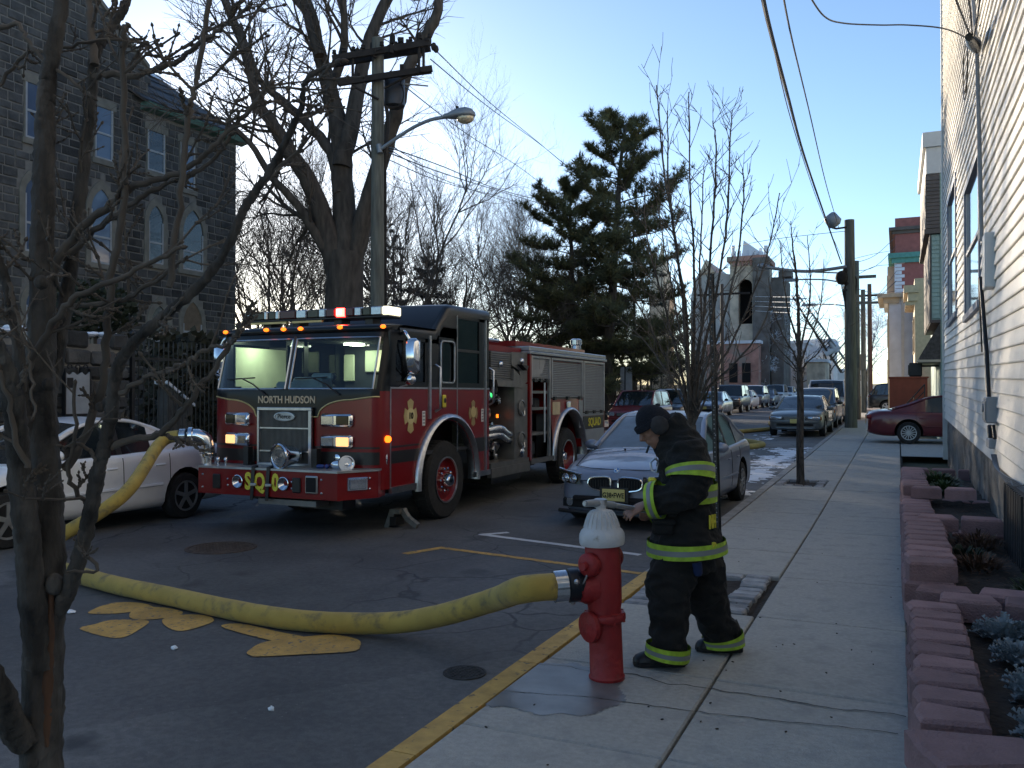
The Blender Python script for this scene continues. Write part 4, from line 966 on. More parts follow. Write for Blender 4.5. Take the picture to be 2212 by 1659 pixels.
for x, y in ((-.98, 1.25), (-.8, 3.1)):
    b = MB(); b.b2((x-.10, y-.15, 2.585), (x+.10, y+.15, 2.61)); b.build('cab_fill_light', m_cabfill, en)  # lamps added inside the cab to brighten the pale fogged panes
b = MB(); b.b2((-1.3, 1.0, 2.62), (1.3, 3.5, 2.64)); b.build('headlining', m_seat, en)
# wipers
for x in (-.75, .42):
    b = MB(); b.tube([FP(x+.42, 1.78, .03), FP(x+.2, 1.92, .035), FP(x-.02, 2.0, .03)], .010, 5); b.tube([FP(x-.3, 1.99, .025), FP(x+.2, 2.01, .025)], .009, 5); b.build('wiper', m_black, en)
# grille with three bays and an oval badge
gx0, gx1, gzb, gzt = -.44, .44, .86, 1.62; gy = .43
b = MB(); b.b2((gx0, gy-.035, gzb), (gx1, gy+.1, gzt)); gr = b.build('grille', m_grille, en)
b = MB(); t = .035; yy = gy-.075
b.b2((gx0, yy, gzt-t*1.2), (gx1, gy, gzt), .006); b.b2((gx0, yy, gzb), (gx1, gy, gzb+t), .006); b.b2((gx0, yy, gzb+t), (gx0+t, gy, gzt-t*1.2), .006); b.b2((gx1-t*1.5, yy, gzb+t), (gx1, gy, gzt-t*1.2), .006); b.b2((gx0+t, yy+.012, 1.34), (gx1-t, gy, 1.358)); b.b2((gx0+t, yy+.012, 1.04), (gx1-t, gy, 1.058)); b.build('grille_frame', m_steel, gr)
b = MB(); n_ = 40
for i in range(n_): x = gx0+t+(gx1-gx0-2.5*t)*i/n_; b.b2((x, gy-.042, gzb+t), (x+.006, gy-.034, gzt-t))
tag(b.build('grille_mesh', m_steel if False else m_pump, gr, fix=False), kind='stuff')
b = MB(); b.lathe([(1, 0), (1.0, .02), (.86, .022), (.84, .012), (0, .012)], (0, 0, 0), (0, -1, 0), 28, ref=(1, 0, 0)); b.v = [(v[0]*.17, gy-.045+v[1], 1.50+v[2]*.062) for v in b.v]; b.build('badge', m_alu, gr, 40)
child_obj('badge_lettering', text_mesh('Pierce', .085, m_dark, .002), gr, (0, gy-.068, 1.50), (pi/2, 0, 0))
child_obj('lettering', text_mesh('NORTH HUDSON', .118, m_letter, .003, .003), en, (0, fy(0)-.012, 1.715), (pi/2, 0, 0), (.98, 1.1, 1))
# headlamp clusters
for sx in (-1, 1):
    for zc, lit in ((1.46, False), (1.19, True)):
        x = .80*sx; y = fy(x)-.03; b = MB(); b.box((x, y+.02, zc), (.46, .12, .17), .12*sx, .03); h = b.build('headlamp_bezel', m_chrome, en, 40)
        for k, s2 in enumerate((-1, 1)):
            xx = x+s2*.105; yy = y-.042+(.0126*s2*sx); outer = (s2 == sx)
            b = MB(); b.box((xx, yy, zc), (.175, .02, .115), .12*sx, .008); b.build('headlamp', m_parklit if lit and outer else m_lamp if (lit or not outer) else m_dimlens, h)
# bumper with angled ends, bright deck on top
BP = [(-1.36, .50), (-1.10, 0), (1.10, 0), (1.36, .50)]
b = MB(); full = BP+[(1.30, .75), (-1.30, .75)]; b.prism([(x, y) for x, y in full], 'z', .50, .83); bm_ = b.build('bumper', m_red, en)
b = MB(); b.prism([(x*1.008, y-.012) for x, y in BP]+[(1.30, .78), (-1.30, .78)], 'z', .832, .858); b.build('bumper_deck', m_alu, bm_)
def bolt(x, z): b = MB(); b.ball((x, -.004, z), (.016, .012, .016), 8, 5); b.build('bolt', m_chrome, bm_)
for x, z in ((-1.02, .745), (-1.02, .58), (.87, .745), (.87, .58), (-.60, .70), (-.60, .62), (.42, .70), (.42, .62)): bolt(x, z)
for x, w in ((-.78, .13), (.50, .13)):
    b = MB(); b.box((x, -.012, .665), (w, .03, .19), 0, .02); b.build('tow_hook_plate', m_black, bm_)
b = MB(); b.box((.73, -.012, .68), (.19, .03, .22), 0, .03); s_ = b.build('siren_speaker', m_steel, bm_); b = MB(); b.box((.73, -.03, .68), (.15, .012, .18), 0, .02); b.build('speaker_grille', m_dark, s_)
for x in (-.40, .325):
    b = MB(); b.lathe([(.035, 0), (.04, .05), (.075, .10), (.085, .115), (.078, .118), (.03, .06), (0, .05)], (x, .06, .68), (0, -1, 0), 22); b.build('air_horn', m_chrome, bm_, 50)
for ch_, x in (('S', -.27), ('Q', -.085), ('0', .165)):
    child_obj('lettering', text_mesh(ch_, .29, m_yell, .002, .012), bm_, (x, -.004, .675), (pi/2, 0, 0), (.74, 1, 1))
for x in (-.175, .065):
    b = MB(); b.tube([(x, .10, .864), (x, -.012, .858), (x-.01, -.022, .66), (x-.025, -.016, .45)], [.032, .034, .034, .03], 4); b.v = [(v[0], v[1]*.6-.006, v[2]) for v in b.v]; q = b.build('strap', m_black, bm_); b = MB(); b.box((x+.02, -.04, .65), (.09, .02, .035), .1, .006); b.build('buckle', m_steel, q)
b = MB(); b.box((1.245, .225, .69), (.02, .22, .13), .48-1.0+.0, .008); b.v = [v for v in b.v]; b.build('warning_light', m_lamp, bm_)
b = MB(); b.box((1.235, .235, .69), (.014, .27, .16), .48-1.0, .006); b.build('warning_light_bezel', m_chrome, bm_)
for zz in (.75, .62): b = MB(); b.ball((1.31, .38, zz), .015, 8, 5); b.build('bolt', m_chrome, bm_)
# round electronic siren, guard posts and hose hardware on the deck
b = MB(); b.lathe([(0, .30), (.08, .28), (.12, .2), (.135, .06), (.165, 0), (.165, -.03), (.15, -.045), (.148, -.02), (0, -.012)], (.20, .05, 1.01), (.18, 1, .02), 28); q = b.build('siren', m_chrome, en, 40)
b = MB()
for r in (.03, .06, .09, .12): b.lathe([(r-.004, -.026), (r, -.034), (r+.004, -.026)], (.20, .05, 1.01), (.18, 1, .02), 24)
b.cyl((.2, .1, .86), (.2, .1, .9), .06); b.build('siren_rings', m_steel, q)
for x in (-.55, .55):
    b = MB(); b.b2((x-.04, .27, .86), (x+.04, .36, 1.10)); b.b2((x-.06, .3, .86), (x+.06, .38, .90)); b.build('deck_bracket', m_black, en)
b = MB(); b.ball((.93, .3, .91), (.16, .09, .07), 12, 8); b.lathe([(.10, 0), (.10, .05), (.085, .05), (.08, .01)], (1.04, .26, .93), (.7, -.6, .1), 18); b.build('spare_coupling', m_chrome, en, 60)
b = MB(); b.box((.66, .26, .885), (.1, .07, .045), .4, .015); b.ball((.75, .27, .885), .03, 8, 6); b.build('blue_cap', M('blue_plastic', (.02,.05,.22), .5), en)
for x in (-.95, -.82): b = MB(); b.cyl((x, .2, .858), (x, .2, .91), .015, n=8); b.ball((x, .2, .93), .03, 8, 6); b.build('drain_valve', m_chrome, en, 60)
b = MB(); b.lathe([(.045, 0), (.05, .02), (.03, .03), (0, .032)], (.80, fy(.8)-.005, .98), (0, -1, 0), 14); b.build('round_badge', m_chrome, en, 60)
# intake elbow at the left end of the deck, where the yellow hose connects
b = MB(); ex = -1.13; b.cyl((ex, .2, .858), (ex, .2, 1.10), .085, n=20); b.lathe([(.085, 0), (.11, .01), (.11, .05), (.085, .06)], (ex, .2, .95), (0, 0, 1), 20); b.tube(catmull([(ex, .2, 1.08), (ex-.02, .18, 1.18), (ex-.10, .13, 1.235), (ex-.17, .08, 1.24)], 4), .09, 18)
b.lathe([(.09, 0), (.115, .01), (.115, .06), (.09, .07)], (ex-.15, .095, 1.24), (-.8, -.55, 0), 20); elb = b.build('intake_elbow', m_chrome, en, 50)
# light bar
LB = 2.83
b = MB(); b.b2((-1.20, .98, LB-.03), (1.20, 1.30, LB+.005), .01); [b.b2((x-.06, 1.05, 2.70), (x+.06, 1.25, LB-.03)) for x in (-.85, -.35, .35, .85)]; lb = b.build('light_bar', m_black, en)
mods = [(-1.2, -1.08, m_lamp), (-1.08, -.86, m_dimlens), (-.86, -.79, m_lamp), (-.79, -.66, m_dimlens), (-.66, -.58, m_lamp), (-.58, -.30, m_redlens), (-.30, -.12, m_lamp), (-.12, .08, m_dimlens), (.08, .20, m_lamp), (.20, .36, m_redlens), (.36, .50, m_redlit), (.50, .66, m_redlens), (.66, .78, m_lamp), (.78, .92, m_dimlens), (.92, 1.10, m_lamp), (1.10, 1.2, m_whitelit)]
for a, c, mm in mods:
    b = MB(); b.b2((a+.006, .97 if mm is not m_dimlens else .985, LB+.006), (c-.006, 1.31, LB+.12), .012); o = b.build('beacon', mm, lb)
    if mm is m_redlit:
        b = MB(); b.b2((a+.035, .96, LB+.035), (c-.035, .968, LB+.095)); b.build('beacon_core', m_redcore, o)
b = MB(); b.b2((-1.15, .96, LB-.06), (-.45, 1.0, LB-.032)); b.b2((-.35, .96, LB-.06), (.15, 1.0, LB-.032)); b.build('deflector', m_gold, lb)
for x in (-1.27, -.47, -.18, .10, .72, 1.30):
    y = fy(x)+.15; b = MB(); b.ball((x, y, 2.655), (.042, .03, .026), 8, 6); b.build('roof_marker', m_amber, en, 90)
# emblems and stickers on the cab side
def cross(b, y, z, s, X, th):
    pts = []
    for q in range(4):
        a = q*pi/2
        for (da, r) in ((-.52, 1.0), (-.26, 1.0), (0, 1.06), (.26, 1.0), (.52, 1.0), (.785, .42)): pts.append((y+s*.74*r*cos(a+da), z+s*r*sin(a+da)))
    b.prism(pts, 'x', X, X+th)
b = MB(); cross(b, 1.27, 1.50, .22, HW_+.001, .004); e1 = b.build('emblem', m_gold, en)
b = MB(); b.lathe([(.1, 0), (.1, .004), (0, .004)], (HW_+.005, 1.27, 1.5), (1, 0, 0), 24); b.lathe([(.108, 0), (.108, .003), (.1, .003)], (HW_+.005, 1.27, 1.5), (1, 0, 0), 24); b.build('emblem_disc', M('pale_gold', (.62,.52,.26), .5, var=.05), e1)
child_obj('emblem_number', text_mesh('10', .115, m_dark, .002, .004), e1, (HW_+.012, 1.27, 1.5), (pi/2, 0, pi/2))
b = MB(); cross(b, 3.12, 1.50, .19, HW_+.001, .004); e2 = b.build('emblem', M('dull_gold', (.30,.22,.10), .5, var=.15), en)
b = MB(); b.lathe([(.085, 0), (.085, .004), (0, .004)], (HW_+.005, 3.12, 1.52), (1, 0, 0), 20); b.build('emblem_disc', m_gold, e2)
for y in (1.62, 3.44): b = MB(); b.b2((HW_, y-.04, 1.36), (HW_+.004, y+.04, 1.56)); q = b.build('sticker', m_trim, en); b = MB(); [b.b2((HW_+.004, y-.03, 1.385+.045*i), (HW_+.006, y+.03, 1.41+.045*i)) for i in range(4)]; b.build('sticker_print', m_grey, q)
b = MB(); b.b2((HW_, 2.13, 1.60), (HW_+.03, 2.22, 1.78), .01); q = b.build('door_latch', m_yell, en); b = MB(); b.ball((HW_+.03, 2.175, 1.70), (.012, .03, .04), 8, 6); b.build('latch_pull', m_black, q)
# pump house
PX = HW_-.04
b = MB(); b.b2((-1.3, 3.75, .62), (.55, 5.28, 2.45)); b.build('pump_house', m_black, en)
b = MB()
for i in range(13): z = 2.02+i*.036; b.b2((PX-.12, 3.84, z), (PX, 4.62, z+.030), .006)
tag(b.build('ribbed_cover', m_pump, en), kind='stuff')
b = MB(); b.prism([(4.62, 2.50), (5.30, 2.52), (5.30, 2.0), (5.05, 1.93), (4.95, 2.2), (4.62, 2.28)], 'x', .5, PX+.01); b.build('top_panel', m_pump, en)
b = MB(); b.prism([(3.95, 2.02), (4.0, 1.92), (5.0, 1.90), (5.02, 1.98), (4.9, 2.10), (4.62, 2.22), (4.62, 2.02)], 'x', PX-.1, PX+.05); b.build('hose_tray', m_pump, en)
for y, z in ((4.15, 2.28), (5.02, 2.36)): b = MB(); b.lathe([(.05, 0), (.055, .02), (.03, .05), (0, .055)], (PX+.01, y, z), (1, 0, 0), 12); b.build('work_lamp', m_chrome, en, 60)
b = MB(); b.prism([(4.85, 2.30), (5.15, 2.28), (5.10, 2.2)], 'x', PX+.01, PX+.10); b.build('lamp_hood', m_black, en)
b = MB(); b.b2((PX-.5, 4.72, .66), (PX+.02, 5.28, 1.97)); pp = b.build('pump_panel', m_pump, en)
for z in (1.55, 1.0):
    b = MB(); b.lathe([(.14, 0), (.145, .02), (.12, .03), (.11, .012), (.05, .02), (0, .02)], (PX+.021, 5.0, z), (1, 0, 0), 24); q = b.build('round_port', m_pump, pp, 40)
    b = MB(); b.tube([(PX+.05, 4.93, z-.05), (PX+.07, 4.96, z-.13), (PX+.07, 5.04, z-.13), (PX+.05, 5.07, z-.05)], .012, 6); b.build('port_handle', m_steel, q)
b = MB(); b.lathe([(.07, 0), (.08, .03), (.06, .05), (0, .055)], (PX+.02, 4.98, .78), (1, 0, 0), 16); b.build('drain_cap', m_chrome, pp, 50)
b = MB(); b.b2((PX-.45, 3.76, .60), (PX+.04, 5.30, .68)); b.b2((PX-.02, 3.74, .45), (PX+.06, 5.30, .598)); b.build('running_board', m_pump, en)
rp = random.Random(4)
for i in range(9):
    y = 3.95+rp.random()*.65; z = .85+rp.random()*1.0; b = MB(); b.lathe([(.06, 0), (.06, .05), (.085, .06), (.085, .11), (.05, .12), (.05, .10), (0, .10)], (PX-.30, y, z), (1, rp.uniform(-.2, .2), rp.uniform(-.3, .1)), 14); b.build('outlet_valve', m_chrome if rp.random() < .5 else m_steel, en, 50)
for i in range(10):
    y = 3.92+(i % 5)*.16; z = 1.74+(i//5)*.12; b = MB(); b.lathe([(.05, 0), (.05, .02), (.042, .024), (0, .02)], (PX-.26, y, z), (1, 0, 0), 14); b.build('pressure_gauge', m_trim if i % 3 else m_steel, en)
for i in range(7):
    a = Vector((PX-.32+rp.uniform(-.1, .1), 3.9+rp.random()*.75, .75+rp.random()*.5)); c = a+Vector((rp.uniform(.05, .2), rp.uniform(-.25, .25), rp.uniform(-.3, .3))); b = MB(); b.tube(catmull([a, (a+c)/2+Vector((.08, 0, .05)), c], 4), .04, 8); b.build('pipe', m_steel if i % 2 else m_chrome, en, 60)
b = MB(); P = [(PX-.1, 3.92, 1.20), (PX+.02, 4.1, 1.22), (PX-.0, 4.4, 1.14), (PX-.05, 4.66, 1.10)]; b.tube(catmull(P, 5), .075, 10); b.tube(catmull([(p[0], p[1], p[2]-.1) for p in P], 5), .06, 10); b.build('silver_hose', m_lamp, en, 60)
for y, z, mm in ((4.22, 1.86, m_redlit), (4.5, 1.42, m_amber), (4.22, 1.78, M('green_pilot', (.02,.3,.08), .4, emit=(.05,1,.2), es=1.5))): b = MB(); b.box((PX-.2, y, z), (.02, .05, .06)); b.build('pilot_lamp', M('red_cap', (.35,.02,.015), .4) if mm is m_redlit else mm, en)
# rear body: compartments with roller shutters
b = MB(); b.b2((-HW_, 5.31, .98), (-.35, 9.6, 2.55)); b.b2((-.349, 8.2, .70), (HW_-.06, 9.59, 2.55)); b.b2((-.349, 6.36, 1.42), (HW_-.06, 8.199, 2.55)); b.b2((-.349, 5.31, 2.02), (HW_-.06, 6.359, 2.55)); b.b2((-.349, 5.31, .66), (.75, 6.359, 2.019)); b.build('body', m_red, en)
b = MB(); b.b2((-HW_, 5.3, 2.552), (HW_+.02, 9.62, 2.64), .015); b.b2((-HW_, 5.3, 2.50), (HW_+.035, 9.64, 2.551), .008); b.build('body_rail', m_alu, en)
b = MB(); b.b2((-1.2, 3.74, 2.50), (1.22, 9.3, 2.62) if False else (1.22, 5.28, 2.60)); b.b2((-1.1, 5.3, 2.645), (1.1, 9.0, 2.74)); b.build('hose_bed_cover', m_red, en)
X = HW_-.055
def shutter(y0, y1, z0, z1, name='roller_shutter'):
    fr = MB(); f = .05
    for (p, q) in (((y0, z0), (y0+f, z1)), ((y1-f, z0), (y1, z1)), ((y0+f, z1-f), (y1-f, z1))): fr.b2((X-.03, *p), (X+.06, *q), .008)
    fo = fr.build(name, m_alu, en); s = MB(); n = int((z1-z0-f)/.034)
    for i in range(n): z = z0+i*.034; s.grid([[(X+.012, y0+f, z+.002), (X+.026, y0+f, z+.009), (X+.026, y0+f, z+.026), (X+.012, y0+f, z+.033)], [(X+.012, y1-f, z+.002), (X+.026, y1-f, z+.009), (X+.026, y1-f, z+.026), (X+.012, y1-f, z+.033)]])
    tag(s.build('shutter_slats', m_shut, fo), kind='stuff'); h = MB(); h.b2((X, y0+f, z0-.02), (X+.05, y1-f, z0+.0)); 
    for yy in (y0+.18, (y0+y1)/2, y1-.18): h.b2((X+.01, yy-.06, z0-.045), (X+.065, yy+.06, z0+.02))
    h.build('lift_bar', m_black, fo)
shutter(6.40, 8.16, 1.72, 2.48); shutter(8.22, 9.58, 1.42, 2.48); shutter(5.42, 6.34, 2.05, 2.48)
b = MB(); b.b2((X+.028, 5.5, 2.1), (X+.034, 5.85, 2.46)); b.prism([(5.85, 2.46), (6.15, 2.46), (5.95, 2.15), (5.5, 2.12), (5.5, 2.2), (5.85, 2.24)], 'x', X+.0345, X+.04); b.build('shutter_decal', m_grey, en)
b = MB(); b.b2((X-.02, 5.32, .62), (X+.065, 5.40, 2.50)); b.build('body_edge', m_red, en)
b = MB(); b.b2((X, 5.41, .64), (X+.05, 5.45, 2.05)); b.b2((X, 6.30, .64), (X+.05, 6.35, 2.05)); b.build('compartment_frame', m_alu, en)
b = MB(); b.b2((.76, 5.45, .64), (.78, 6.30, 2.02)); b.build('compartment_back', m_dark, en)
for z in (1.05, 1.50, 1.80): b = MB(); b.b2((.78, 5.46, z), (X+.02, 6.29, z+.05)); b.build('compartment_shelf', m_pump, en)
for (y, z, d) in ((5.7, 1.2, (.2, .3, .28)), (6.05, 1.62, (.2, .35, .2)), (5.65, 1.9, (.2, .25, .14)), (5.75, .80, (.25, .4, .25))): b = MB(); b.box((1.1, y, z), d, .1, .03); b.build('stowed_gear', m_black if z < 1.5 else m_seat, en)
b = MB(); b.cyl((X+.02, 5.5, 1.6), (X+.02, 5.5, 2.46), .018, n=8); b.cyl((X+.02, 6.12, .9), (X+.02, 6.12, 2.0), .022, n=8); b.build('tool_pole', m_steel, en)
b = MB(); b.b2((X-.02, 5.40, .55), (X+.06, 6.55, .63)); b.build('rear_step', m_pump, en)
b = MB(); ar = arch(7.4, .62, .84, pi, 0); up_ = [(6.36+(8.2-6.36)*i/14, 1.70) for i in range(15)]
b.add([(X+.03, *p) for p in ar]+[(X+.03, *p) for p in up_], [(i, i+1, 16+i, 15+i) for i in range(14)]); b.build('rear_quarter', m_red, en)
b = MB(); P = []
for (y, z) in arch(7.4, .62, .84, pi*1.03, -.03*pi, 20):
    dy, dz = (y-7.4)/.84, (z-.62)/.84; P.append([(X-.12, y, z), (X+.08, y, z), (X+.10, y+dy*.03, z+dz*.03), (X+.08, y+dy*.07, z+dz*.07), (X+.03, y+dy*.075, z+dz*.075)])
b.grid(P); b.build('wheel_arch', m_steel, en, 60)
b = MB(); b.b2((X, 8.22, .70), (X+.04, 9.58, 1.05)); b.b2((X, 8.22, 1.33), (X+.03, 9.58, 1.40)); b.build('rear_lower_panel', m_shut, en)
b = MB(); b.b2((X, 8.24, 1.06), (X+.032, 9.56, 1.32)); q = b.build('name_board', m_band, en); child_obj('lettering', text_mesh('SQUAD', .24, m_yell, .002, .004), q, (X+.036, 8.95, 1.19), (pi/2, 0, pi/2))
b = MB(); b.b2((X+.03, 6.48, 1.40), (X+.045, 6.86, 1.64)); q = b.build('lamp_plate', M('cream_plate', (.55,.45,.28), .4), en); b = MB(); b.box((X+.05, 7.3, 1.58), (.03, .2, .12), 0, .01); b.build('side_lamp', m_lamp, en)
b = MB(); b.b2((X+.03, 7.95, 1.1), (X+.04, 8.18, 1.66)); b.build('diamond_plate', m_alu, en)
b = MB(); b.lathe([(.16, 0), (.16, .08), (.11, .10), (.10, .2), (.13, .22), (.13, .32), (.09, .35), (0, .35)], (.9, 9.0, 2.64), (0, 0, 1), 18); b.build('deck_light', m_lamp, en, 50)
b = MB(); b.cyl((.75, 3.9, 2.6), (.75, 3.9, 2.78), .05); b.tube([(.9, 3.75, 2.72), (.9, 5.0, 2.72)], .03, 8); b.build('deck_pipe', m_steel, en, 60)
b = MB(); b.b2((-1.3, 9.6, .7), (1.3, 9.75, 2.5)); b.build('rear_wall', m_red, en); b = MB(); b.b2((-1.2, 9.6, .45), (1.2, 10.0, .55)); b.build('tailboard', m_alu, en)
# wheel chock beside the front wheel
ck = thing('wheel_chock', 'folding aluminium wheel chock standing by the front wheel of the fire engine', 'wheel chock', (-6.05, 9.98, gz(10)), absolute=True)
m_chk = M('scuffed_aluminium', (.16,.155,.145), .6, .4, var=.3, scale=14)
b = MB(); z = gz(10); cx0, cy0 = -6.12, 9.98
b.prism([(cx0-.19, z), (cx0-.12, z), (cx0-.03, z+.19), (cx0+.05, z+.19), (cx0+.05, z+.25), (cx0-.10, z+.25)], 'y', cy0-.14, cy0+.06); b.build('chock_face', m_chk, ck)
b = MB(); b.b2((cx0-.10, cy0-.145, z+.03), (cx0-.0, cy0+.065, z+.15)); b.build('chock_web', m_dark, ck)
b = MB(); b.tube([(cx0+.04, cy0-.04, z+.24), (cx0+.12, cy0-.04, z+.13), (cx0+.27, cy0-.04, z+.03)], .05, 4); b.build('chock_leg', m_chk, ck)
# ================================================================ CARS
def lerp_tab(tab, t):
    for (a, b) in zip(tab[:-1], tab[1:]):
        if t <= b[0]: k = 0 if b[0] == a[0] else max(0, (t-a[0])/(b[0]-a[0])); return [a[i]+(b[i]-a[i])*k for i in range(1, len(a))]
    return list(tab[-1][1:])
def car(name, label, cat, loc, rz, paint, L=4.7, Wd=1.8, H=1.45, hood=.95, deck=1.02, belt=.93, ws=(1.25, 2.05), rear=(3.35, 4.25), zb=.20, axles=(.9, 3.65), wr=.32, nose=.70, tailz=.80,
        lamp='wrap', group=None, trimcol=None, rim=m_alu, wagon=False, frost=None, plate=None, plate_end='front', grille='bar', spokes=5, detail=True, tail_lit=False, roof_frost=None, rimstyle='five'):
    t = thing(name, label, cat, loc, rz, group); hw = Wd/2; bow = lambda x: .15*(abs(x)/hw)**2.2; trimcol = trimcol or m_black
    # lower body: stations along the length (y, bottom, shoulder, deck, half width)
    y0, y1 = ws[0], rear[1]
    S = [(0, zb+.06, nose-.16, nose-.12, hw*.74), (.05, zb+.02, nose-.08, nose-.04, hw*.84), (.22, zb, nose-.01, nose+.04, hw*.925), (.6, zb, nose+.05, nose+.12, hw*.98), (y0*.85, zb, belt-.08, hood-.02, hw), (y0, zb, belt-.03, hood+.02, hw), ((y0+y1)/2, zb, belt, belt+.02, hw)]
    if wagon: S += [(L-.5, zb, belt+.02, belt+.05, hw*.99), (L-.12, zb+.04, belt+.01, belt+.04, hw*.95), (L, zb+.10, belt-.03, belt, hw*.9)]
    else: S += [(y1, zb, deck-.08, deck-.01, hw*.99), (L-.35, zb+.02, deck-.10, deck-.02, hw*.96), (L-.08, zb+.08, tailz+.02, deck-.08, hw*.90), (L, zb+.14, tailz-.06, tailz+.02, hw*.82)]
    S = catmull([Vector((s[0], s[1], s[2])) for s in S], 4), catmull([Vector((s[3], s[4], 0)) for s in S], 4)
    rings = []
    for a, c in zip(*S):
        y, b0, sh = a; dk, w = c.x, c.y; m = (b0+sh)/2
        half = [(0, b0), (w*.75, b0), (w*.93, b0+.05), (w*.985, b0+.16), (w, m), (w*.985, sh-.10), (w*.945, sh-.01), (w*.86, sh+(dk-sh)*.55), (w*.5, dk), (0, dk+.015)]
        hp = catmull([Vector((p[0], p[1], 0)) for p in half], 2)
        bw = max(0, 1-y/1.3); bk = max(0, 1-(L-y)/1.0)
        f = lambda x: y+bow(x)*bw-.7*bow(x)*bk
        rings.append([(p.x, f(p.x), p.y) for p in hp]+[(-p.x, f(p.x), p.y) for p in hp[-2:0:-1]])
    b = MB(); b.grid(rings, cv=True); n = len(rings[0])
    for R in (rings[0], rings[-1]):
        h = len(R)//2; b.grid([R[:h+1], [R[0]]+[R[-k] for k in range(1, h)]+[R[h]]])
    me = b.mesh('body', [paint, m_dark])
    if detail:
        cut = MB()
        for ax in axles:
            for sx in (-1, 1): cut.lathe([(0, -.4), (wr+.065, -.4), (wr+.065, .3), (0, .3)], (sx*hw, ax, wr+.02), (sx, 0, 0), 22)
        cm = cut.mesh('cut', [paint, m_dark]); 
        for p in cm.polygons: p.material_index = 1
        co = bpy.data.objects.new('cut', cm); COL.objects.link(co)
        src = me; n0 = len(src.polygons)
        for kw in (dict(solver='EXACT', material_mode='TRANSFER'), dict(solver='EXACT', use_self=True, material_mode='TRANSFER'), dict(solver='EXACT', use_hole_tolerant=True, use_self=True, material_mode='TRANSFER'), dict(solver='FAST')):
            me = evaluated(src, [('BOOLEAN', dict(object=co, operation='DIFFERENCE', **kw))], 'body')
            if len(me.polygons) > n0*.7: break
        else: me = src
        bpy.data.objects.remove(co)
        if len(me.materials) < 2: me.materials.append(m_dark)
    me.shade_smooth(); me.set_sharp_from_angle(angle=radians(35))
    body = child_obj('body', me, t)
    def surf(y, side=1):        # half width and shoulder height of the body at y
        i = min(range(len(rings)), key=lambda k: abs(rings[k][0][1]-y)); return rings[i]
    # greenhouse
    yr0, yr1 = ws[1], rear[0]; wb = hw*.90; wt = hw*(.70 if not wagon else .78)
    prof = [(ws[0], hood), ((ws[0]+yr0)/2, hood+(H-.05-hood)*.53), (yr0, H-.055), (yr0+.35, H-.01), ((yr0+yr1)/2+.1, H), (yr1, H-.055), ((yr1+rear[1])/2, belt+(H-.06-belt)*.56 if not wagon else belt+(H-belt)*.5), (rear[1], deck if not wagon else belt+.03)]
    pf = catmull([Vector((0, *p)) for p in prof], 5)
    def wat(z): k = max(0, min(1, (z-belt)/(H-belt))); return wb+(wt-wb)*k
    rows = []
    for i, p in enumerate(pf):
        w = wat(p.z); row = []
        endk = min(i, len(pf)-1-i)
        for j in range(13):
            u = -1+j/6; z = p.z+.035*(1-u*u)*(1 if 8 < i < len(pf)-9 else .35); dy = 0
            if i <= 11: dy = -.13*(1-u*u)*(1-i/14)
            if i >= len(pf)-12 and not wagon: dy = .10*(1-u*u)*(1-(len(pf)-1-i)/14)
            row.append((u*w, p.y+dy, z))
        rows.append(row)
    b = MB(); b.grid(rows[0:12]); wsd = b.build('windshield', m_carglass if not frost else frost, t, 80)
    b = MB(); b.grid(rows[-12:]); b.build('rear_window', m_carglass if not roof_frost else m_carglass, t, 80)
    b = MB(); b.grid([[(x*1.004, y, z+.006) for x, y, z in r] for r in rows[10:-10]]); b.build('roof', roof_frost or paint, t, 60)
    cols = [(p.y, p.z) for p in pf]; ym = (yr0+yr1)/2
    for sx in (-1, 1):
        cells = {'f': MB(), 'r': MB()}; 
        zline = belt-.01
        pts = [(sx*wat(z)*.995, y, z) for y, z in cols]; base = [(sx*wb, y, zline+(.02*(y-ws[0])/(rear[1]-ws[0]))) for y, z in cols]
        for k, (lo, hi) in (('f', (ws[0]-1, ym)), ('r', (ym, rear[1]+1))):
            ids = [i for i in range(len(cols)) if lo <= cols[i][0] <= hi]; cells[k].grid([[base[i] for i in ids], [tuple((Vector(base[i])+Vector(pts[i]))/2) for i in ids], [pts[i] for i in ids]])
            cells[k].build('side_window', m_carglass, t, 60)
        b = MB(); b.tube(pts, [.035 if 8 < i < len(pts)-9 else .045 for i in range(len(pts))], 6); b.v = [(v[0]-sx*.012, v[1], v[2]) for v in b.v]; b.build('roof_rail', paint, t, 60)
        b = MB(); i = min(range(len(cols)), key=lambda k: abs(cols[k][0]-ym)); dx = sx*.008
        b.add([(base[i][0]+dx, ym-.045, base[i][2]), (base[i][0]+dx, ym+.045, base[i][2]), (pts[i][0]+dx, ym+.045, pts[i][2]), (pts[i][0]+dx, ym-.045, pts[i][2])], [(0,1,2,3)]); b.build('door_pillar', m_black, t)
        ycp = rear[0]+.02 if not wagon else rear[0]-.45        # rear pillar
        ids = [i for i in range(len(cols)) if cols[i][0] >= ycp]
        if len(ids) > 2 and not wagon:
            b = MB(); b.grid([[(base[i][0]+dx, *base[i][1:]) for i in ids], [(pts[i][0]+dx, *pts[i][1:]) for i in ids]]); b.build('rear_pillar', paint, t, 60)
        b = MB(); b.tube([(q[0]+sx*.012, q[1], q[2]) for q in base], .012, 5); b.build('belt_trim', trimcol, t, 60)
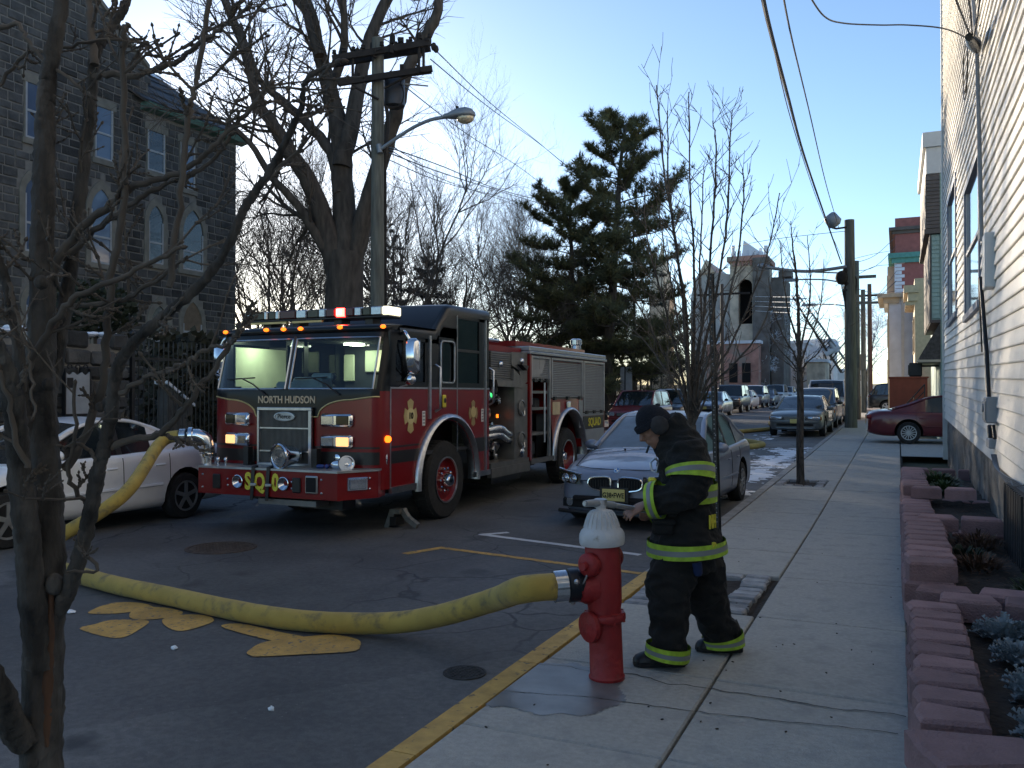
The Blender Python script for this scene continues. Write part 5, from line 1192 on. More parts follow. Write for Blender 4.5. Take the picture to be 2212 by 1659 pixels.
        # seams, handles, sill, mirror
        if detail:
            b = MB()
            for ys_ in (ws[0]+.12, ym, min(rear[0]+.35, axles[1]-wr*.55)):
                R = surf(ys_); hp = R[:len(R)//2+1]; seq = [p for p in hp if zb+.12 < p[2] < belt-.02 and p[0] > hw*.8]
                b.tube([(sx*(p[0]-.001), ys_, p[2]) for p in seq], .0065, 4)
            b.build('door_seam', m_dark, t)
            for yh in (ym-.18, min(rear[0]+.18, axles[1]-wr-.02)):
                b = MB(); b.box((sx*(hw*.985+.006), yh, belt-.17), (.03, .17, .03), 0, .01); b.build('door_handle', paint, t)
            b = MB(); zz = (zb+belt)/2-.05; b.tube([(sx*(hw+.004), y, zz) for y in (axles[0]+wr+.12, (axles[0]+axles[1])/2, axles[1]-wr-.12)], .022, 5); b.build('side_moulding', trimcol if trimcol is not m_black else paint, t, 60)
        b = MB(); b.ball((sx*(hw+.07), ws[0]+.34, belt+.06), (.12, .06, .075), 10, 7); b.tube([(sx*hw*.95, ws[0]+.36, belt+.01), (sx*(hw+.02), ws[0]+.35, belt+.03)], .025, 6); b.build('wing_mirror', paint if detail else m_black, t, 60)
        # lamps
        R = surf(.2); zl = nose-.13
        b = MB()
        if lamp == 'wrap':
            P = []
            for k in range(7):
                u = k/6; x = hw*(.52+.40*u); y = bow(x)-.02+.12*max(0, u-.5)**1.5; P.append([(sx*x, y+.02*(1-q), zl-.075+.15*q+.02*u) for q in (0, .35, .7, 1)])
            b.grid(P); hl = b.build('headlight', m_lamp, t, 60)
        else:
            b.box((sx*hw*.66, .05+.02, zl), (hw*.44, .12, .13), .22*sx, .02); hl = b.build('headlight', m_lamp, t, 50); b = MB(); b.box((sx*hw*.87, .135, zl), (hw*.10, .10, .13), .5*sx, .02); b.build('indicator', m_amb_dull, hl)
        b = MB()
        b.box((sx*hw*.66, L-.09, tailz-.02), (hw*.44, .13, .13), -.22*sx, .02); b.build('taillight', m_tail_lit if tail_lit else m_tail, t, 50)
    if grille == 'bar': b = MB(); b.box((0, .0, nose-.14), (hw*.8, .06, .13), 0, .02); g_ = b.build('grille', m_dark, t); b = MB(); [b.box((0, -.032, nose-.19+.035*i), (hw*.76, .012, .010)) for i in range(4)]; b.build('grille_bar', m_steel, g_)
    b = MB(); b.box((0, .02, zb+.20), (hw*1.3, .06, .07), 0, .02); b.build('lower_intake', m_dark, t)
    if grille != 'kidney': b = MB(); b.grid([[(x, bow(x)+dy, zb+dz) for dy, dz in ((.1, .24), (-.03, .26), (-.04, .31), (-.03, .36), (.1, .38))] for x in [hw*(-.84+1.68*i/12) for i in range(13)]]); b.build('bumper', paint, t, 60)
    pl = MB(); ye = -.045 if plate_end == 'front' else L+.012; pl.box((0, ye, (zb+.33) if plate_end == 'front' else tailz-.18), (.31, .012, .155), 0, .004); po = pl.build('licence_plate', m_plate, t)
    # wheels: tyre with rim and spokes
    for ax in axles:
        for sx in (-1, 1):
            w = MB(); X = sx*(hw-.015); w.lathe([(wr*.64, -.19), (wr*.93, -.20), (wr, -.17), (wr, -.03), (wr*.93, 0), (wr*.68, .004), (wr*.64, -.01)], (X, ax, wr), (sx, 0, 0), 28, cap=False); tw_ = w.build('wheel', m_rubber, t, 40)
            r = MB(); r.lathe([(wr*.66, -.012), (wr*.655, -.002), (wr*.60, -.006), (wr*.58, -.05), (0, -.055)], (X, ax, wr), (sx, 0, 0), 28); rm = r.build('rim', m_black if detail else rim, tw_, 40)
            if detail:
                r = MB(); ns = spokes
                for k in range(ns):
                    a = 2*pi*k/ns+.3; r.box((X-.018*sx, ax+cos(a)*wr*.36, wr+sin(a)*wr*.36), (.035, wr*.52, wr*(.17 if ns < 8 else .075)), mat=Matrix.Rotation(a, 3, 'X'))
                r.lathe([(wr*.66, -.014), (wr*.665, .002), (wr*.59, 0), (wr*.58, -.03)], (X, ax, wr), (sx, 0, 0), 28, cap=False); r.lathe([(wr*.17, -.03), (wr*.16, .004), (0, .008)], (X, ax, wr), (sx, 0, 0), 16); r.build('spokes', rim, tw_, 40)
    return t, rows, po, rings
m_amb_dull = M('amber_lens', (.40,.14,.02), .2, var=.1); m_tail = M('tail_lens', (.22,.008,.010), .12, var=.1); m_tail_lit = m_tail
m_plate = M('buff_plate', (.55,.47,.16), .5, var=.08)
p_silver = M('frosty_grey_paint', (.115,.13,.165), .34, .35, var=.06, coat=.5, col2=(.42,.46,.56), c2lo=.52, c2hi=.6, c2scale=.9)
p_bmw = M('blue_grey_paint', (.21,.235,.30), .35, .35, var=.05, coat=.5)
p_whitecar = M('white_car_paint', (.80,.80,.82), .3, 0, var=.04, coat=.5, col2=(.66,.65,.64), c2lo=.55, c2hi=.8, c2scale=.9)
p_maroon = M('maroon_paint', (.11,.007,.012), .28, .2, var=.08, coat=.6)
p_grey = M('grey_green_paint', (.13,.145,.15), .35, .4, var=.08, coat=.4); p_dark = M('dark_paint', (.02,.022,.026), .3, .2, var=.1, coat=.5)
p_white2 = M('white_van_paint', (.60,.61,.62), .4, var=.06, coat=.3); p_red2 = M('dull_red_paint', (.17,.02,.025), .35, var=.1, coat=.4); p_blue = M('steel_blue_paint', (.14,.17,.22), .35, .3, var=.08, coat=.4)
m_frostglass = M('frosted_windscreen', (.09,.115,.14), .30, 0, var=.25, scale=5, coat=.2, spec=.6)
# --- grey saloon nearest the hydrant
bz_ = gz(11)
bmw, rows, po, rings = car('parked_car', 'blue grey saloon with frosted bonnet and twin oval grilles parked behind the firefighter', 'car', (-3.42, 10.93, bz_), radians(-2.2), p_bmw, L=4.85, Wd=1.86, H=1.48, hood=.98, deck=1.06, belt=.95, ws=(1.42, 2.25), rear=(3.55, 4.35), zb=.19, axles=(.86, 3.72), wr=.335, nose=.76, tailz=.9, lamp='none_', grille='kidney', frost=m_frostglass, roof_frost=M('frosted_roof', (.40,.44,.52), .5, .1, var=.1, scale=3, coat=.2), spokes=10)
for o in list(bmw.children):
    if o.name.split('.')[0] == 'headlight':
        for c in list(o.children): bpy.data.objects.remove(c)
        bpy.data.objects.remove(o)
HWB = .93; bowb = lambda x: .15*(abs(x)/.93)**2.2
for sx in (-1, 1):
    P = []      # swept back headlamp
    for k in range(9):
        u = k/8; x = .50+.385*u; y = bowb(x)-.015+.16*max(0, u-.45)**1.5; top = .70+.06*u; bot = .565+.03*u+.02*abs(u-.4)
        P.append([(sx*x, y+.05*q*q, bot+(top-bot)*q) for q in (0, .33, .66, 1)])
    b = MB(); b.grid(P); h = b.build('headlight', m_dimlens, bmw, 60)
    for u in (.28, .62):
        x = .50+.385*u; y = bowb(x)-.012+.16*max(0, u-.45)**1.5
        b = MB(); b.lathe([(.055, 0), (.062, .012), (.05, .018), (.042, .004), (.03, .018), (0, .03)], (sx*x, y-.002, .635+.02*u), (sx*.3, -1, .1), 18); b.build('headlight_ring', m_lamp, h, 50)
    b = MB(); b.tube([tuple(Vector(p[3])+Vector((0, -.01, .005))) for p in P], .012, 5); b.build('lamp_brow', m_lamp, h, 60)
    # kidney grille
    xs = .215*sx; n = 28; ring = []
    for k in range(n):
        a = 2*pi*k/n; cx, cz = cos(a), sin(a); e = .55
        x = .165*math.copysign(abs(cx)**e, cx); z = .088*math.copysign(abs(cz)**(.62 if cz > 0 else .85), cz); z += -.012*(x*sx/.165) if cz > 0 else .018*(x*sx/.165)
        ring.append((xs+x, bowb(xs+x)-.006+max(0, z)*.15, .60+z))
    b = MB(); b.add([(p[0], p[1]-.008, p[2]) for p in ring], [list(range(n))]); k_ = b.build('grille', m_dark, bmw)
    b = MB(); b.tube([(p[0], p[1]-.014, p[2]) for p in ring+[ring[0]]], .013, 6, False); b.build('grille_surround', m_chrome, k_, 60)
    b = MB(); [b.b2((xs-.13+i*.037, bowb(xs)-.016, .54), (xs-.127+i*.037, bowb(xs)-.009, .65)) for i in range(8)]; b.build('grille_bar', m_black, k_)
    b = MB(); b.lathe([(.05, 0), (.055, .012), (.04, .014), (0, .004)], (sx*.66, bowb(.66)-.02, .33), (sx*.25, -1, 0), 16); b.build('fog_lamp', m_lamp, bmw, 50)
b = MB(); b.grid([[(x, bowb(x)+dy, z) for dy, z in ((.05, .25), (-.012, .26), (-.012, .36), (.05, .38))] for x in [-.78+1.56*i/12 for i in range(13)]]); b.build('lower_grille', m_dark, bmw)
b = MB(); b.tube([(x, bowb(x)-.02, .20) for x in [-.84+1.68*i/14 for i in range(15)]], .03, 6); b.build('front_splitter', m_black, bmw, 60)
po.location = (0, -.012, -.06)
b = MB(); b.box((0, -.035, .46), (.40, .01, .20), 0, .004); b.build('plate_holder', m_black, bmw)
child_obj('plate_lettering', text_mesh('G38\u2022FWE', .085, m_dark, .001, .002), po, (0, -.054, .515), (pi/2, 0, 0), (.86, 1.1, 1))
b = MB(); b.lathe([(.042, 0), (.042, .008), (.034, .010), (0, .011)], (0, .085, .775), (0, -.8, .6), 20); bd = b.build('badge', m_chrome, bmw, 50)
for q in range(4):
    b = MB(); u = Vector((1, 0, 0)); v = Vector((0, .6, .8)); c = Vector((0, .085, .775))+Vector((0, -.8, .6))*.0118; pts = [c]+[c+u*(.027*cos(q*pi/2+k*pi/10))+v*(.027*sin(q*pi/2+k*pi/10)) for k in range(6)]
    b.add([tuple(p) for p in pts], [list(range(7))]); b.build('badge_quarter', m_trim if q % 2 else M('badge_blue', (.05,.15,.42), .4, var=0), bd)
# frost lying on the bonnet: a thin crust following the bonnet surface
b = MB(); n = len(rings[0]); idx = {}
def hood_pt(i, j): p = rings[i][j]; return Vector(p)
P = []
for i in range(3, 22):
    tops = [p for p in rings[i] if p[2] > rings[i][n//2][2]-.10]; tops.sort(key=lambda p: p[0]); P.append(tops)
from bisect import bisect
def hsurf(x, y):
    k = 0
    ysr = [r[0][1] for r in P]
    for k in range(len(ysr)-1):
        if ysr[k] <= y <= ysr[k+1]: break
    def zx(r):
        for a, c in zip(r[:-1], r[1:]):
            if a[0] <= x <= c[0]: return a[2]+(c[2]-a[2])*(x-a[0])/max(1e-6, c[0]-a[0])
        return r[0][2]
    u = (y-ysr[k])/(ysr[k+1]-ysr[k]); return zx(P[k])*(1-u)+zx(P[k+1])*u
m_hoar = M('hoar_frost', (.46,.50,.60), .6, .05, var=.1, scale=30, bump=.15, bscale=200)
b = MB(); idx = {}; cs = .03
for i in range(-24, 24):
    for j in range(6, 45):
        x, y = (i+.5)*cs, (j+.5)*cs; ok = .30 < y < 1.30-.12*(x/.7)**2 and abs(x) < .62+.1*y-.02
        m = noise.noise(Vector((x*2.2, y*3, 1)))+.35*noise.noise(Vector((x*8, y*8, 2)))
        band = .95+.10*cos(x*5)
        if ok and (m > -.25 if y < band-.02 else m > .22+(.35 if y < band+.2 else -.3)):
            for (a, c) in ((i, j), (i+1, j), (i+1, j+1), (i, j+1)):
                if (a, c) not in idx: idx[a, c] = len(b.v); b.v.append((a*cs, c*cs, hsurf(a*cs, c*cs)+.007))
            b.f.append([idx[i, j], idx[i+1, j], idx[i+1, j+1], idx[i, j+1]]); b.m.append(0)
b.build('bonnet_frost', m_hoar, bmw, 180)
b = MB(); b.tube([(-.66, .28, .80), (-.70, .8, .94), (-.72, 1.3, .985)], .006, 4); b.tube([(.66, .28, .80), (.70, .8, .94), (.72, 1.3, .985)], .006, 4); b.tube([(-.66, .28, .80), (-.4, .16, .785), (0, .13, .78), (.4, .16, .785), (.66, .28, .80)], .006, 4); b.build('bonnet_seam', m_dark, bmw)
b = MB(); b.ball((-.25, 1.15, .985), .018, 6, 4); b.build('washer_nozzle', m_black, bmw)
# --- white saloon on the far side, nose towards the left
wc, *_ = car('parked_car', 'white saloon with five spoke wheels parked across the street behind the bare foreground tree', 'car', (-10.25, 5.72, gz(6)), 0, p_whitecar, L=4.85, Wd=1.8, H=1.44, hood=.95, deck=1.08, belt=.98, ws=(1.15, 2.1), rear=(3.0, 3.95), zb=.20, axles=(.95, 3.66), wr=.33, nose=.72, tailz=.92, spokes=5, rim=m_alu)
# --- maroon saloon backed across the pavement
mc, *_ = car('parked_car', 'maroon saloon standing across the pavement with its tail towards the street', 'car', (4.05, 29.1, gz(29)+.10), radians(90), p_maroon, L=4.95, Wd=1.85, H=1.42, hood=.95, deck=1.02, belt=.93, ws=(1.3, 2.15), rear=(3.2, 4.2), zb=.22, axles=(.95, 3.75), wr=.33, nose=.72, tailz=.82, spokes=14, rim=m_alu, plate_end='rear')
# --- right kerb row
cv, *_ = car('parked_car', 'grey green saloon with wide chrome grille parked at the right kerb beyond the ice', 'car', (-3.38, 32.3, gz(32.5)), radians(-1), p_grey, L=5.2, Wd=1.96, H=1.46, hood=.98, deck=1.06, belt=.95, ws=(1.5, 2.3), rear=(3.6, 4.3), zb=.24, axles=(.95, 3.85), wr=.34, nose=.80, tailz=.9, lamp='box', spokes=8)
s2, *_ = car('parked_car', 'dark blue people carrier with frosted roof parked behind the grey green saloon', 'minivan', (-3.35, 39.0, gz(39)), 0, p_blue, L=4.9, Wd=1.95, H=1.72, hood=1.05, deck=1.1, belt=1.02, ws=(.95, 1.95), rear=(4.3, 4.85), zb=.24, axles=(.9, 3.9), wr=.34, nose=.85, tailz=1.0, lamp='box', detail=False, wagon=True, roof_frost=m_frost)
s3, *_ = car('parked_van', 'white van with dark windscreen parked at the right kerb beside the utility pole', 'van', (-3.3, 45.2, gz(45)), 0, p_white2, L=5.2, Wd=2.05, H=2.1, hood=1.25, deck=1.2, belt=1.2, ws=(.75, 1.5), rear=(4.9, 5.18), zb=.28, axles=(.9, 4.1), wr=.36, nose=1.0, tailz=1.1, lamp='box', detail=False, wagon=True)
s4, *_ = car('parked_car', 'dark off road car parked across the pavement beside the brick red wall', 'car', (3.15, 57.6, gz(57)+.1), radians(90), p_dark, L=4.8, Wd=1.95, H=1.78, hood=1.1, deck=1.1, belt=1.08, ws=(1.2, 1.9), rear=(4.2, 4.75), zb=.3, axles=(.95, 3.75), wr=.37, nose=.95, tailz=1.05, detail=True, wagon=True, plate_end='rear', spokes=6)
s5, *_ = car('parked_car', 'small rust red car parked at the right kerb far behind the white van', 'car', (-3.2, 60, gz(60)), 0, p_red2, L=4.6, Wd=1.8, H=1.5, detail=False, zb=.24)
# --- left row, all facing us
LR = [('dull red estate car with frosted windscreen at the head of the left row', p_red2, 34.2, dict(H=1.66, wagon=True, belt=1.0, ws=(1.05, 1.9), rear=(4.1, 4.6), nose=.82, hood=1.02), 'car'),
      ('dark car with a roof rack second in the left row', p_dark, 40.2, dict(H=1.68, wagon=True, belt=1.0, ws=(1.05, 1.9), rear=(4.1, 4.6), nose=.82, hood=1.02, roof_frost=m_frost), 'car'),
      ('pale blue grey saloon third in the left row partly hidden by the black sign post', p_silver, 50.0, dict(H=1.46), 'car'),
      ('black boxy off road car with high dark grille in the left row', p_dark, 57.0, dict(H=1.85, wagon=True, belt=1.12, ws=(1.2, 1.6), rear=(4.2, 4.55), nose=1.02, hood=1.12, zb=.4, wr=.38, lamp='box'), 'car'),
      ('small white saloon between the black off road car and the silver one', p_white2, 63.5, dict(H=1.44), 'car'),
      ('silver off road car with frosted roof in the left row', p_silver, 69.5, dict(H=1.78, wagon=True, belt=1.08, ws=(1.1, 1.8), rear=(4.2, 4.6), nose=.95, hood=1.08, zb=.32, roof_frost=m_frost), 'car'),
      ('low pale saloon behind the silver off road car', p_silver, 76.0, dict(H=1.44), 'car'),
      ('white pickup with dark windscreen far along the left row', p_white2, 83.0, dict(H=1.8, wagon=True, belt=1.1, ws=(1.2, 1.8), rear=(4.2, 4.6), nose=.98, hood=1.1, zb=.34), 'pickup'),
      ('snow covered car at the far end of the left row', m_snow, 90.5, dict(H=1.6, wagon=True, belt=1.0, ws=(1.1, 1.8), rear=(4.1, 4.6), nose=.85, hood=1.02, roof_frost=m_snow), 'car')]
for lab, pt, y, kw, cat in LR:
    lo = (-10.25 if y < 60 else -10.6, y, gz(y))
    car('parked_car', lab, cat, lo, 0, pt, L=4.7, Wd=1.86, detail=False, group=None, **kw)
# ================================================================ HYDRANT, HOSE, FIREFIGHTER
m_hred = M('hydrant_red_paint', (.27,.014,.015), .55, 0, var=.18, scale=6, bump=.35, bscale=26, col2=(.10,.012,.012), c2lo=.58, c2hi=.75, c2scale=5)
m_hwhite = M('hydrant_white_paint', (.52,.52,.53), .6, 0, var=.10, scale=9, bump=.4, bscale=30, col2=(.30,.27,.23), c2lo=.62, c2hi=.72, c2scale=11)
hyd = thing('fire_hydrant', 'red fire hydrant with white bonnet and the yellow hose coupled to it', 'fire hydrant', (-1.59, 4.92, 0))
hyd.rotation_euler = (0, radians(-2.0), radians(35))
# local frame: the big outlet faces -x
b = MB(); b.lathe([(.105, .0), (.108, .02), (.10, .03), (.098, .33), (.10, .345), (.118, .35), (.125, .36), (.125, .385), (.118, .395), (.10, .40), (.098, .42), (.105, .46), (.107, .60), (.105, .78), (.10, .80), (.0, .80)], n=36); b.build('barrel', m_hred, hyd, 40)
b = MB()
for k in range(8): a = k*pi/4+.2; b.tube([(cos(a)*.113, sin(a)*.113, .345), (cos(a)*.113, sin(a)*.113, .40)], .012, 6)
tag(b.build('flange_bolts', m_hred, hyd), kind='stuff')
b = MB(); b.lathe([(.10, .80), (.13, .80), (.135, .81), (.137, .84), (.134, .865), (.124, .885), (.108, .90), (.098, .925), (.088, .955), (.074, .985), (.056, 1.003), (.035, 1.01), (0, 1.012)], n=36); bo = b.build('bonnet', m_hwhite, hyd, 40)
b = MB()
for k in range(20):
    a = 2*pi*k/20; b.tube([(cos(a)*r, sin(a)*r, z) for r, z in ((.104, .905), (.092, .945), (.077, .982), (.06, 1.0))], .006, 5)
tag(b.build('bonnet_ribs', m_hwhite, bo), kind='stuff')
b = MB(); b.lathe([(.03, 1.0), (.03, 1.03), (.022, 1.032), (.022, 1.06), (0, 1.06)], n=10); b.build('operating_nut', m_hwhite, bo)
b = MB(); b.lathe([(.105, .05), (.098, .10), (.10, .12), (.085, .15), (.085, .165), (0, .165)], (0, 0, .555), (-1, 0, 0), 28); b.build('pumper_outlet', m_hred, hyd, 50)
b = MB(); b.lathe([(.06, .06), (.055, .10), (.07, .115), (.07, .15), (.055, .165), (.026, .17), (.024, .20), (0, .20)], (0, 0, .70), (-.75, -.55, 0), 20); b.build('side_cap', m_hred, hyd, 50)
b = MB(); b.lathe([(.055, .06), (.055, .11), (.078, .12), (.078, .155), (.05, .165), (0, .165)], (0, 0, .70), (.6, .8, 0), 20); b.build('side_cap', m_hred, hyd, 50)
b = MB(); b.lathe([(.052, .055), (.052, .10), (.088, .105), (.092, .12), (.088, .135), (.05, .15), (.02, .15), (0, .15)], (0, -.01, .33), (-.93, -.36, 0), 24); b.build('lower_cap', m_hred, hyd, 50)
b = MB(); b.tube(catmull([(-.12, -.10, .66), (-.15, -.09, .60), (-.16, -.06, .58), (-.13, -.1, .63)], 4), .006, 5); b.build('cap_chain', m_steel, hyd)
# hose: from the hydrant across the road, round behind the tree and up to the engine's intake
m_hose = M('yellow_hose_jacket', (.41,.285,.06), .85, var=.14, scale=5, bump=.3, bscale=220, col2=(.19,.145,.06), c2lo=.52, c2hi=.68, c2scale=7, sheen=.1)
m_hose2 = M('far_yellow_hose', (.40,.30,.09), .85, var=.2, scale=3)
h0 = Vector((-1.59, 4.92, 0))+Matrix.Rotation(radians(35), 3, 'Z')@Vector((-.30, 0, .56)); dirh = Matrix.Rotation(radians(35), 3, 'Z')@Vector((-1, 0, -.05))
zr = -.1+.078
HP = [h0, h0+dirh*.22, (-2.45, 5.17, .33), (-2.95, 5.36, .13), (-3.35, 5.42, .02), (-3.75, 5.36, -.015), (-4.2, 5.29, zr), (-4.8, 5.33, zr), (-5.7, 5.48, zr), (-6.3, 5.57, zr), (-6.95, 5.72, zr), (-7.6, 5.9, zr), (-8.2, 6.15, zr), (-8.65, 6.45, zr), (-8.85, 6.75, .02)]
el = Vector((EX, EY, gz(8.6)))+Vector((-1.13-.15, .095, 1.24)); ed = Vector((-.8, -.55, 0)).normalized()
q = at(140, 1152, 9.7); q2 = at(270, 1066, 10.05)
HP += [q, q2, el+ed*.42+Vector((0, 0, -.10)), el+ed*.16]
hs = catmull(HP, 10); nh = len(hs)
hose = thing('fire_hose', 'thick yellow supply hose lying on the road from the hydrant to the engine bumper', 'fire hose', h0, absolute=True)
b = MB(); n = 20; P = []
rad = [(.079+.0022*noise.noise(Vector((i*.35, 0, 0)))-.004*max(0, noise.noise(Vector((i*1.7, 3, 0)))-.25)) for i in range(nh)]
b.tube(hs, rad, 24)
for i, v in enumerate(b.v): 
    if v[2] < -.094: b.v[i] = (v[0], v[1], -.094)
b.build('hose_jacket', m_hose, hose, 60)
def coupling(p, d, name):
    b = MB(); b.lathe([(.082, -.03), (.094, -.025), (.094, .05), (.084, .055)], p, d, 24); b.build('coupling_collar', m_lamp, hose, 40)
    b = MB(); b.lathe([(.084, .05), (.100, .06), (.100, .12), (.088, .125), (.088, .15), (.07, .15)], p, d, 24); o = b.build('coupling_ring', M('black_coupling', (.02,.022,.028), .4, .5, var=.2), hose, 40)
    d = Vector(d).normalized(); u = d.orthogonal().normalized(); w = d.cross(u)
    for k in range(3):
        a = k*2*pi/3; c = Vector(p)+d*.09+(u*cos(a)+w*sin(a))*.104; b = MB(); b.ball(c, .018, 8, 5); b.build('coupling_lug', m_steel, o)
coupling(h0, -dirh, 'a'); coupling(el+ed*.15, -ed, 'b')
# charged hose snaking further down the street
b = MB(); FP_ = [ong_(x, y) for x, y in ()] if False else [(-5.2, 24.0), (-4.3, 25.3), (-3.75, 27.0), (-4.6, 28.6), (-5.6, 30.5), (-6.0, 32.6), (-5.4, 34.4), (-4.7, 36.5), (-4.9, 39), (-5.5, 42), (-5.4, 46), (-5.2, 52), (-6.4, 57), (-7.6, 63)]
c3 = catmull([(x, y, gz(y)+.075) for x, y in FP_], 8); b.tube(c3, .085, 12); tag(b.build('fire_hose', m_hose2, None, 60), 'yellow hose zigzagging over the far roadway beside the grey green saloon', 'fire hose')

# ---------------- the firefighter
m_coat = M('black_turnout_cloth', (.0075,.0075,.0075), .9, 0, var=.35, scale=9, bump=.6, bscale=26)
m_pants = M('black_turnout_trousers', (.0085,.008,.0072), .9, 0, var=.35, scale=8, bump=.6, bscale=22)
m_lime_ = M('lime_reflective_trim', (.33,.50,.03), .6, var=.25, scale=22, col2=(.16,.22,.04), c2lo=.56, c2hi=.72, c2scale=14); m_silv = M('silver_reflective_trim', (.20,.215,.22), .5, .1, var=.1)
m_skin = M('skin', (.31,.17,.12), .55, var=.12, scale=30, bump=.15, bscale=120); m_knit = M('navy_knit', (.006,.008,.016), .95, var=.3, scale=60, bump=.8, bscale=160)
m_boot = M('rubber_boot', (.010,.010,.011), .42, var=.2); m_muff = M('grey_ear_cover', (.035,.034,.036), .9, var=.3, scale=30); m_bluec = M('blue_cloth', (.012,.03,.11), .8, var=.2)
FB = Vector((-1.24, 5.52, 0))
pr_ = thing('person', 'firefighter in black turnout gear with lime stripes and navy knit cap turning the hydrant wrench', 'person', FB, absolute=True)
def ell(P, k=4):        # smooth limb: list of (point, rx, ry) -> interpolated; rx across the facing direction, ry along it
    pts = catmull([p[0] for p in P], k); rr = catmull([Vector((p[1], p[2], 0)) for p in P], k); return pts, rr
LAT = Vector((0.34, -.94, 0)).normalized()     # the wearer's left, towards the viewer
def limb(b, P, n=20, k=4, grow=0.0, lo=0.0, hi=1.0, cap=True, ref=None, wr=0.0):
    pts, rr = ell(P, k); N = len(pts); vs = []; i0, i1 = lo*(N-1), hi*(N-1); m = max(2, int(i1-i0)+2 if (lo, hi) != (0.0, 1.0) else N); R = []
    for s in range(m):
        f = i0+(i1-i0)*s/(m-1); i = min(int(f), N-2); u = f-i
        p = pts[i].lerp(pts[i+1], u); r = rr[i].lerp(rr[i+1], u); t = (pts[min(i+2, N-1)]-pts[max(i-1, 0)]).normalized()
        a = ref or LAT; a = (a-t*a.dot(t)).normalized(); c = t.cross(a)
        row = []
        for q in range(n):
            th = 2*pi*q/n; w = 1+wr*noise.noise(Vector((p.x*7+cos(th)*1.2, p.y*7+sin(th)*1.2, p.z*11)))
            row.append(tuple(p+a*cos(th)*(r.x*w+grow)+c*sin(th)*(r.y*w+grow)))
        R.append(row)
    b.grid(R, cv=True)
    if cap: b.add(R[0], [list(range(n))[::-1]]); b.add(R[-1], [list(range(n))])
    return R
D0 = 5.42
def F(px, py, d=0.0): return at(px, py, D0+d)
# joints, sighted on the figure and set at their own depths
torso = [(F(1482, 1165), .238, .215), (F(1481, 1135), .225, .20), (F(1479, 1085), .215, .175), (F(1480, 1030), .22, .172), (F(1477, 985), .22, .16), (F(1467, 952), .19, .13), (F(1455, 930), .12, .10)]
skirt_lo = (F(1484, 1196), .245, .225)
armL = [(F(1480, 968, -.18), .115, .12), (F(1490, 1010, -.24), .118, .122), (F(1490, 1052, -.27), .112, .112), (F(1462, 1072, -.25), .10, .10), (F(1430, 1078, -.20), .094, .092), (F(1399, 1082, -.16), .088, .082)]
armR = [(F(1470, 965, .18), .10, .10), (F(1468, 1020, .22), .095, .095), (F(1458, 1068, .20), .088, .085), (F(1438, 1098, .12), .078, .075), (F(1418, 1112, .06), .070, .062)]
legL = [(F(1468, 1185, -.05), .14, .15), (F(1450, 1255, -.09), .148, .155), (F(1444, 1300, -.10), .128, .132), (F(1446, 1345, -.10), .118, .12), (F(1444, 1392, -.10), .112, .112), (F(1440, 1424, -.10), .115, .112)]
legR = [(F(1506, 1185, .08), .14, .15), (F(1518, 1250, .14), .145, .15), (F(1528, 1295, .19), .125, .13), (F(1545, 1335, .22), .115, .118), (F(1560, 1370, .24), .11, .11), (F(1564, 1398, .24), .112, .11)]
neck = [(F(1458, 950), .085, .085), (F(1440, 935), .068, .072), (F(1425, 925), .062, .075)]
HC = F(1415, 922)                      # head centre; the face looks down and left
fd = (-_rt*.80-_up*.52+_fw*-.05).normalized(); hu = (_up*.84-_rt*.5); hu = (hu-fd*hu.dot(fd)).normalized(); hl = hu.cross(fd)
HM = Matrix((fd, hl, hu)).transposed()
def H(x, y, z): return HC+HM@Vector((x, y, z))
hand = F(1383, 1096, -.14)
